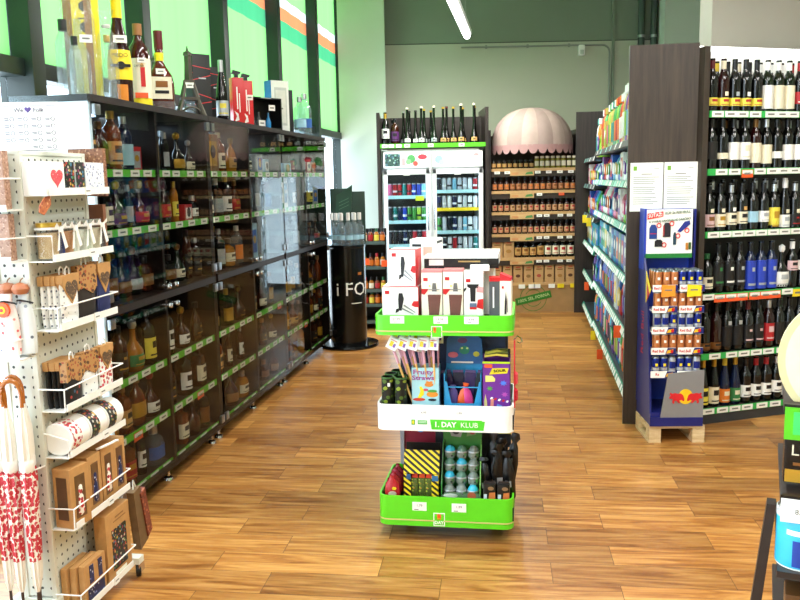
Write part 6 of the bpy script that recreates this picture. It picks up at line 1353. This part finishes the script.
# packs of socks on hangers: (x, sock material, header material, heart?)
def sock_pack(name, label, x, y, z, h, sock, header, hm, width=.075, rz=0, hook=True):
    a = thing(name, label, 'pack', right(x, y, z), RZ_ + rz, 'sock packs on the spinner')
    sk = MB(); n = 10; vs = []; fs = []; secs = [(0, .85), (.1, .95), (.5, 1), (.8, .96)]
    for f_, w_ in secs:
        for i in range(n): an = 2 * PI * i / n; vs.append((width / 2 * w_ * math.copysign(abs(math.cos(an)) ** .6, math.cos(an)), .010 * math.sin(an), h * f_))
    for j in range(len(secs) - 1):
        for i in range(n): fs.append((j * n + i, j * n + (i + 1) % n, (j + 1) * n + (i + 1) % n, (j + 1) * n + i))
    fs += [tuple(range(n))[::-1], tuple(range(3 * n, 4 * n))]
    obj('socks', sk.add(vs, fs, sock, True), a)
    hd_ = MB()
    if hm == 'heart': hd_.prism([(-width / 2, h * .93), (-width / 2, h * .8), (-width * .25, h * .56), (0, h * .40), (width * .25, h * .56), (width / 2, h * .8), (width / 2, h * .93)], header, -.0125, .0125); heart(hd_, 0, h * .66, width * .36, HEARTP, -.0135, -.0115)
    elif hm == 's': hd_.prism([(-width / 2, h * .93), (-width / 2, h * .76), (width / 2, h * .74), (width / 2, h * .93)], header, -.009, .009)
    else: hd_.prism([(-width / 2, h * .93), (-width / 2, h * .52), (-width * .2, h * .56), (0, h * .5), (width * .25, h * .44), (width / 2, h * .54), (width / 2, h * .93)], header, -.0125, .0125)
    obj('header_card', hd_, a)
    if hook: obj('hanger', MB().tube([(-.012, 0, h * .92), (-.012, 0, h * 1.02), (0, 0, h * 1.07), (.012, 0, h * 1.03), (.014, 0, h * .93)], .0026, WHITE, 6), a)
    return a
WSOCK = blotch_mat('white_sock_print', '#efefec', ['#3a4258', '#efefec', '#5a6070', '#efefec'], 75, .3)
BSOCK = blotch_mat('black_sock_print', '#131315', ['#131315', '#b8443a', '#3f6a8a', '#131315', '#c9a24a', '#131315'], 55, .32)
z = LZ[2] - .002
for i in range(4): sock_pack('sock_pack', 'white patterned socks with kraft header, %s from the pegboard on third shelf' % ORD[i], .085 + .006 * i, -.016 - .0175 * i, z, .185, WSOCK, KRAFT, 'heart' if i == 3 else 's', rz=.06 * (i % 2), hook=i > 1, width=.115)
sock_pack('sock_pack', 'black socks with brown folk-printed header, middle of the third spinner shelf', .222, -.06, z, .205, mat('#2a211c', .7, var=.1), KFOLK, 'k', .105, -.1)
sock_pack('sock_pack', 'navy socks with kraft heart header, third spinner shelf', .332, -.064, z, .2, mat('#232c5e', .7, var=.1), KRAFT, 'heart', .088, 0)
sock_pack('sock_pack', 'navy socks tucked behind the other navy pack, far end', .322, -.03, z, .205, mat('#1f2752', .7, var=.1), KRAFT, 'k', .07, .05)
z = LZ[3] - .002
for i in range(4): sock_pack('sock_pack', 'black flowered socks with kraft header, %s from the pegboard on fourth shelf' % ORD[i], .075 + .004 * i, -.016 - .0175 * i, z, .17, BSOCK, KFOLK if i == 3 else KRAFT, 'k' if i == 3 else 's', rz=.05 * (i % 2), hook=i > 2, width=.115)
sock_pack('sock_pack', 'white socks with brown folk header beside the black ones', .206, -.058, z, .172, WSOCK, KFOLK, 'k', .095, -.1)
sock_pack('sock_pack', 'white socks with red folk print and heart header, far end', .315, -.06, z, .172, REDFOLK, KRAFT, 'heart', .095, 0)
# mugs lying on their sides
for i in range(3):
    a = thing('folk_mug', ('white mug with red folk band lying nearest the post', 'mug with dark flowered half, lying in the middle of the mug shelf', 'mug with dark flowered half, lying farthest from the post')[i], 'mug', right(.015 + .118 * i, -.041, LZ[4] - .0025), RZ_, 'mugs on the spinner')
    r_ = .056; Mm = Matrix.Translation((0, 0, r_)) @ Matrix.Rotation(PI / 2, 4, 'Y')
    f1 = (REDFOLK if i == 0 else FLOWER)
    obj('cup', MB().lathe([(0, 0), (r_ - .004, 0), (r_, .004), (r_, .012), (r_, .058), (r_, .108), (r_ - .004, .108), (r_ - .004, .01), (0, .009)], WHITE, 28, M=Mm, ms=[WHITE, WHITE, f1, f1, WHITE, WHITE, WHITE, WHITE]), a)
    obj('handle', MB().tube([(.03, .03, r_ + .038), (.03, .055, r_ + .06), (.055, .066, r_ + .07), (.08, .055, r_ + .06), (.08, .03, r_ + .038)], .006, WHITE, 8), a)
# doll boxes
def window_box(name, label, x, y, z, w_, d_, h, win, rz=0, wz=(.14, .86), wx=(.24, .76), doll=None, grp='kraft boxes on the spinner'):
    a = thing(name, label, 'box', right(x, y, z), RZ_ + rz, grp)
    obj('carton', MB().box((0, w_), (0, d_), (0, h), KRAFT, ch=.0015), a)
    pr_ = MB().box((w_ * wx[0], w_ * wx[1]), (-.0014, .0006), (h * wz[0], h * wz[1]), win)
    if name == 'doll_box': pr_.box((-.0014, .0006), (d_ * .2, d_ * .8), (h * wz[0], h * wz[1]), mat('#5a4028', .4, var=.15))
    obj('window', pr_, a)
    if doll: obj('doll', MB().lathe([(.004, .0), (.016, .01), (.012, h * .32), (.006, h * .36), (.011, h * .42), (.009, h * .5), (0, h * .53)], doll, 10, c=(w_ / 2, -.001, h * .17), sq=(1, .25)), a)
    return a
z = LZ[5] - .0025
DK = mat('#6a4a30', .35, var=.2)
for i, (x, dm, lb) in enumerate(((.005, REDFOLK, 'kraft window box with red-white doll, nearest the post'), (.125, NAVYDOT, 'kraft window box with navy flowered doll, second from the post'), (.218, REDFOLK, 'kraft window box with red patterned doll, third from the post'), (.302, NAVYDOT, 'kraft window box with blue patterned doll, far end'))):
    window_box('doll_box', lb, x, -.078 + .004 * (i > 0), z, .082 if i else .092, .07, .205, DK, rz=-.18 if i == 0 else -.03, doll=dm)
a = thing('white_ribbon', 'white ribbon loop lying on the kraft boxes under the mugs', 'ribbon', right(.235, -.085, LZ[5] + .2035), RZ_)
obj('loop', MB().tube([(-.03, .02, .004), (.0, -.01, .014), (.04, -.02, .016), (.07, -.01, .006)], .005, WHITE, 6), a)
# bottom shelf: scarf boxes
z = LZ[6] - .0025
for i in range(3): 
    a = window_box('scarf_box', 'narrow kraft box with patterned strips, %s of the three leaning near the post' % ORD[i], .022 + .012 * i, -.027 - .026 * i, z, .135, .022, .15 + .0 * i, KFOLK if i < 2 else KRAFT, rz=-.02, wz=(.08, .9))
    if i == 2: obj('strip_print', MB().box((.03, .055), (-.0024, -.0006), (.075, .14), NAVYDOT).box((.085, .11), (-.0024, -.0006), (.075, .14), NAVYDOT).box((.015, .12), (-.0024, -.0006), (.01, .06), NAVYDOT), a)
a = window_box('scarf_box', 'large kraft scarf box with dark flowered window, bottom spinner shelf', .198, -.082, z, .175, .045, .265, FLOWER, wz=(.16, .74), wx=(.22, .82))
obj('lettering_lines', MB().box((.07, .13), (-.0014, .0006), (.235, .239), KRAFT_D).box((.055, .145), (-.0014, .0006), (.222, .225), KRAFT_D).box((.05, .13), (-.0014, .0006), (.02, .032), CREAM), a)
# goods on the far face
a = thing('paper_bag', 'brown printed paper bag hanging at the spinner\'s far lower corner', 'bag', FR(.43, -.10, .10), FR.rz)
obj('bag', MB().prism([(-.045, .24), (.01, .25), (.05, .02), (-.015, .0)], mat('#6e5434', .7, var=.15), .0, .03, 'yz' if 0 else 'xz').prism([(.0, .22), (.035, .235), (.075, .05), (.04, .03)], blotch_mat('bag_print', '#7a3a2a', ['#b06a4a', '#5a2a22', '#a85a3a', '#7a3a2a'], 80, .4), -.006, .02), a)
obj('loop', MB().tube([(-.02, .015, .24), (-.015, .015, .28), (.0, .015, .25)], .003, CREAM, 5), a)
a = thing('wooden_pattern', 'brown carved wooden pattern board sticking out behind the pegboard top', 'board', FR(.40, .01, 1.46), FR.rz, 'carved boards')
obj('board', MB().box((.0, .02), (-.075, .06), (0, .17), blotch_mat('carved_print', '#8a5a40', ['#b98a6a', '#5a3626', '#a0704e', '#6a4230'], 110, .4)), a)
a = thing('wooden_pattern', 'brown carved wooden board below the upper one, beside the jars', 'board', FR(.40, .01, 1.27), FR.rz, 'carved boards')
obj('board', MB().box((.0, .02), (-.06, .06), (0, .16), mat('#7a4a2e', .6, var=.2)), a)
# goods on the near face
def near(x, y, z): return FL(x, y, z)
CARV = blotch_mat('woven_print', '#a8826c', ['#c4a08c', '#8a6450', '#b8927c', '#9a7460'], 120, .42)
for i, (x, w_, z, h, m_, lb) in enumerate(((-.036, .016, 1.4305, .18, CARV, 'brown woven-pattern box on the spinner\'s near face, upper shelf'), (-.10, .05, 1.43, .18, CREAM, 'cream box with brown print on the near face, upper shelf'), (-.034, .018, 1.2705, .145, CARV, 'brown woven-pattern box on the near face, second shelf'), (-.085, .045, 1.2705, .145, WHITE, 'white framed souvenir with tiny bell on the near face, second shelf'))):
    a = thing('souvenir_box', lb, 'box', near(x, -.06, z + .0005), FL.rz, 'boxes on the near face')
    obj('carton', MB().box((-w_ / 2 - .01, w_ / 2 + .01), (0, .03), (0, h), m_, ch=.0015), a)
    if i in (1, 3): obj('frame', MB().box((-w_ / 2, -w_ / 2 + .006), (-.003, .001), (.01, h - .01), KRAFT_D).box((w_ / 2 - .006, w_ / 2), (-.003, .001), (.01, h - .01), KRAFT_D).box((-w_ / 2, w_ / 2), (-.003, .001), (h - .016, h - .01), KRAFT_D).disc(0, h * .45, .012, mat('#a0604a', .6), -.004, .001, 10), a)
PINKP = blotch_mat('pink_flower_print', '#f0dcd6', ['#d85a5a', '#f0dcd6', '#e08a80', '#f0dcd6'], 60, .34)
for i, (x, m_, lb) in enumerate(((-.05, PINKP, 'pink flowered cloth bag with orange flower, spinner\'s near face'), (-.097, BLUEDOT, 'white and blue cloth bag at the edge of spinner\'s near face'), (-.01, blotch_mat('grey_cloth_print', '#d6dad8', ['#5a6068', '#d6dad8', '#8a9098', '#d6dad8'], 50, .3), 'grey printed cloth bag beside the pink flowered bag'))):
    a = thing('cloth_bag', lb, 'bag', near(x, -.05 + .025 * (i == 2), .962), FL.rz, 'cloth bags on the near face')
    obj('bag', MB().lathe([(.01, 0), (.034, .01), (.036, .06), (.034, .12), (.026, .165), (.016, .18), (.02, .205)], m_, 12, sq=(1, .55)), a)
    obj('tie', MB().tube([(-.015, -.012, .18), (.0, -.018, .182), (.03, -.012, .176), (.038, -.008, .172)], .003, BLACK, 5), a)
    if i == 0: obj('flower', MB().disc(-.004, .155, .024, ORANGE, -.026, -.016, 14).disc(-.004, .155, .012, YELLOW, -.028, -.016, 10).disc(-.004, .155, .006, REDM, -.0295, -.016, 8), a)
for i, (x) in enumerate((-.015, -.06, -.10)):
    a = thing('wooden_toy', 'round brown wooden souvenir, %s from the post above the cloth bags' % ORD[i], 'toy', near(x, -.03, 1.18), FL.rz, 'wooden toys on the near face')
    obj('body', MB().lathe([(0, -.02), (.022, -.016), (.028, .0), (.022, .012), (.008, .018), (0, .02)], mat('#b06a44', .4, var=.15), 14), a); obj('stem', MB().tube([(0, 0, .018), (.004, 0, .028), (.012, 0, .034)], .002, KRAFT_D, 5), a)
# umbrellas
UMB = new_mat('umbrella_cloth'); m, nt, out = UMB; L = nt.links.new
b = nt.nodes.new('ShaderNodeBsdfPrincipled'); b.inputs['Roughness'].default_value = .5
tc = nt.nodes.new('ShaderNodeTexCoord'); v = nt.nodes.new('ShaderNodeTexVoronoi'); v.inputs['Scale'].default_value = 75; L(tc.outputs['Object'], v.inputs['Vector'])
lt = nt.nodes.new('ShaderNodeMath'); lt.operation = 'LESS_THAN'; lt.inputs[1].default_value = .6; L(v.outputs['Distance'], lt.inputs[0])
sp_ = nt.nodes.new('ShaderNodeSeparateXYZ'); L(tc.outputs['Object'], sp_.inputs[0])
g1 = nt.nodes.new('ShaderNodeMath'); g1.operation = 'GREATER_THAN'; g1.inputs[1].default_value = .24; L(sp_.outputs[2], g1.inputs[0])
g2 = nt.nodes.new('ShaderNodeMath'); g2.operation = 'LESS_THAN'; g2.inputs[1].default_value = .545; L(sp_.outputs[2], g2.inputs[0])
m1 = nt.nodes.new('ShaderNodeMath'); m1.operation = 'MULTIPLY'; L(g1.outputs[0], m1.inputs[0]); L(g2.outputs[0], m1.inputs[1])
m2 = nt.nodes.new('ShaderNodeMath'); m2.operation = 'MULTIPLY'; L(m1.outputs[0], m2.inputs[0]); L(lt.outputs[0], m2.inputs[1])
mx = nt.nodes.new('ShaderNodeMix'); mx.data_type = 'RGBA'; mx.inputs['A'].default_value = (*lin('#e9e4d8'), 1); mx.inputs['B'].default_value = (*lin('#c2303c'), 1); L(m2.outputs[0], mx.inputs['Factor']); L(mx.outputs['Result'], b.inputs['Base Color']); L(b.outputs[0], out.inputs[0])
UM = UMB[0]; HW = mat('#a8601f', .25, var=.12, scale=25, coat=.4)
cv = MB(); n = 16; prof = [(.007, .13), (.016, .16), (.021, .25), (.026, .40), (.028, .53), (.021, .555), (.026, .60), (.024, .68), (.012, .74), (.009, .755)]; vs = []
for r_, z in prof:
    for i in range(n): a_ = 2 * PI * i / n; rr_ = r_ * (1 + .14 * math.cos(8 * a_ / 1)); vs.append((rr_ * math.cos(a_), rr_ * math.sin(a_), z))
cv.add(vs, [(j * n + i, j * n + (i + 1) % n, (j + 1) * n + (i + 1) % n, (j + 1) * n + i) for j in range(len(prof) - 1) for i in range(n)], UM, True)
cv = cv.mesh('canopy'); shf = MB().cyl((0, 0, .045), (0, 0, .135), .0062, mat('#3a2a20', .4), 8).cyl((0, 0, .02), (0, 0, .05), .004, CHROME, 8).mesh('ferrule')
hk = MB().tube([(0, 0, .74), (0, 0, .79)] + [(-.037 + .037 * math.cos(a_), 0, .80 + .044 * math.sin(a_)) for a_ in [i * PI / 8 for i in range(9)]] + [(-.074, 0, .775), (-.070, 0, .76)], .0085, HW, 8).mesh('handle')
sl_ = MB().lathe([(.0235, .54), (.0285, .548), (.0285, .575), (.024, .582)], mat('#efe9e0', .5), 14).mesh('strap')
for i, (x, y, rz) in enumerate(((-.014, -.078, .25), (-.066, -.085, .1), (-.112, -.08, .2), (-.040, -.030, .3))):
    a = thing('umbrella', 'folded white umbrella with red pattern and wooden crook, %s' % ('nearest the spinner post', 'in the middle of the row', 'farthest from the post', 'tucked behind the others')[i], 'umbrella', near(x, y, .05), FL.rz + rz, 'umbrellas on the spinner'); a.scale = (.8, .8, 1)
    for nm, me_ in (('canopy', cv), ('ferrule', shf), ('handle', hk), ('strap', sl_)): obj(nm, me_, a)

# ------------------------------------------------------------------ coffee display at the right edge
COF = Frame(.843, 1.75, -24)
t = thing('coffee_display', 'dark stepped coffee display with green and white price rails, nearest the wine', 'display', COF(0, 0), COF.rz)
DRK = mat('#2b211d', .45, var=.1)
obj('side_frame', MB().prism([(-.10, 0), (-.072, 0), (-.006, .74), (-.026, .74)], DRK, .05, .09).prism([(.30, 0), (.33, 0), (.03, .98), (.005, .98)], DRK, .3, .33), t)
for z, y0, m_, hh in ((.975, .06, GREEN, .065), (.775, .02, TAGW, .045), (.43, -.02, TAGW, .05)):
    s = obj('shelf', MB().box((0, .75), (y0, .42), (z - .02, z), DRK, ch=.004), t)
    rl = obj('price_rail', MB().box((0.002, .75), (y0 - .016, y0 - .012), (z - hh - .01, z + .0), m_, M=Matrix.Identity(4)).box((.0, .75), (y0 - .014, y0), (z - .01, z + .006), BLACK), s)
    if z < .9 and z > .5: 
        obj('price_tag', MB().box((.004, .085), (y0 - .019, y0 - .0155), (z - .05, z - .006), WHITE), rl)
        text('8.99', .017, TAGINK, rl, (.045, y0 - .0195, z - .028))
    if z > .9: obj('price_tag', MB().box((.02, .2), (y0 - .018, y0 - .0155), (z - .062, z - .01), mat('#46d06a', .4)), rl)
rs = obj('round_sign', MB().disc(.135, 1.075, .152, mat('#dccf9c', .5), .10, .115, 48).disc(.135, 1.075, .136, mat('#dcd6c2', .5), .098, .101, 48).disc(.16, 1.05, .03, mat('#e6a8a0', .5), .096, .099, 16), t)
obj('sign_stem', MB().box((.10, .13), (.115, .123), (.94, 1.06), BLACK), t)
CB = mat('#0c0c0d', .25, var=.05)
for i in range(4):
    a = thing('coffee_pack', 'black coffee pack with gold lettering, %s from left below the green rail' % ORD[i], 'pack', COF(.004 + .115 * i, .06, .7805), COF.rz, 'black coffee packs')
    obj('pack', MB().box((0, .105), (0, .07), (.012, .15), CB, ch=.008).box((.004, .10), (.03, .04), (.15, .162), CB), a)
    obj('gold_band', MB().box((0.004, .101), (-.001, .001), (.015, .045), LAB['gold']).box((.02, .085), (-.001, .001), (.055, .062), LAB['bronze']), a)
    text("L'OR", .036, LAB['cream'], a, (.052, -.0012, .09))
def tin(x, lb):
    a = thing('milk_tin', lb, 'tin', COF(x - .012, .06, .6055), COF.rz, 'blue tins on the coffee display')
    obj('tin', MB().lathe([(0, 0), (.052, 0), (.053, .004), (.053, .118), (.052, .122), (.050, .122)], mat('#39b4dc', .35, var=.03), 28, ms=[WHITE, WHITE, mat('#39b4dc', .35, var=.03), WHITE, WHITE]), a)
    obj('lid', MB().lathe([(.0545, .116), (.0545, .132), (.051, .135), (.048, .130), (0, .130)], thin_glass('tin_lid', (.85, .88, .9), .9, .1, .45), 28), a)
    obj('print', MB().lathe([(.0535, .008), (.0535, .07)], mat('#1d3f9a', .4), 12, arc=(R(-110), R(-40))).lathe([(.054, .012), (.054, .022), (.054, .04)], WHITE, 8, arc=(R(-85), R(-52))).lathe([(.054, .04), (.054, .046)], mat('#c9a8a0', .4), 8, arc=(R(-85), R(-52))).lathe([(.054, .082), (.054, .094)], WHITE, 8, arc=(R(-125), R(-70))).lathe([(.0536, .05), (.0536, .08)], mat('#8fd4ec', .4), 8, arc=(R(-75), R(-55))), a)
tin(.06, 'blue and white tin with cup picture at the display\'s near end'); tin(.18, 'blue and white tin, second from the display\'s near end'); tin(.30, 'blue and white tin, third from the display\'s near end')
obj('tin_shelf', MB().box((0, .75), (-.005, .42), (.59, .605), DRK), t)
for i in range(4):
    a = thing('coffee_pack', 'brown coffee pack with round gold seal, %s from left under the tins' % ORD[i], 'pack', COF(.02 + .115 * i, .02, .4305), COF.rz, 'brown coffee packs')
    obj('pack', MB().box((0, .105), (0, .08), (0, .11), mat('#5a3a1e', .3, var=.1), ch=.006), a); obj('seal', MB().disc(.055, .045, .03, LAB['bronze'], -.001, .001, 20).box((.02, .08), (-.0012, .001), (.085, .098), LAB['silver']), a)
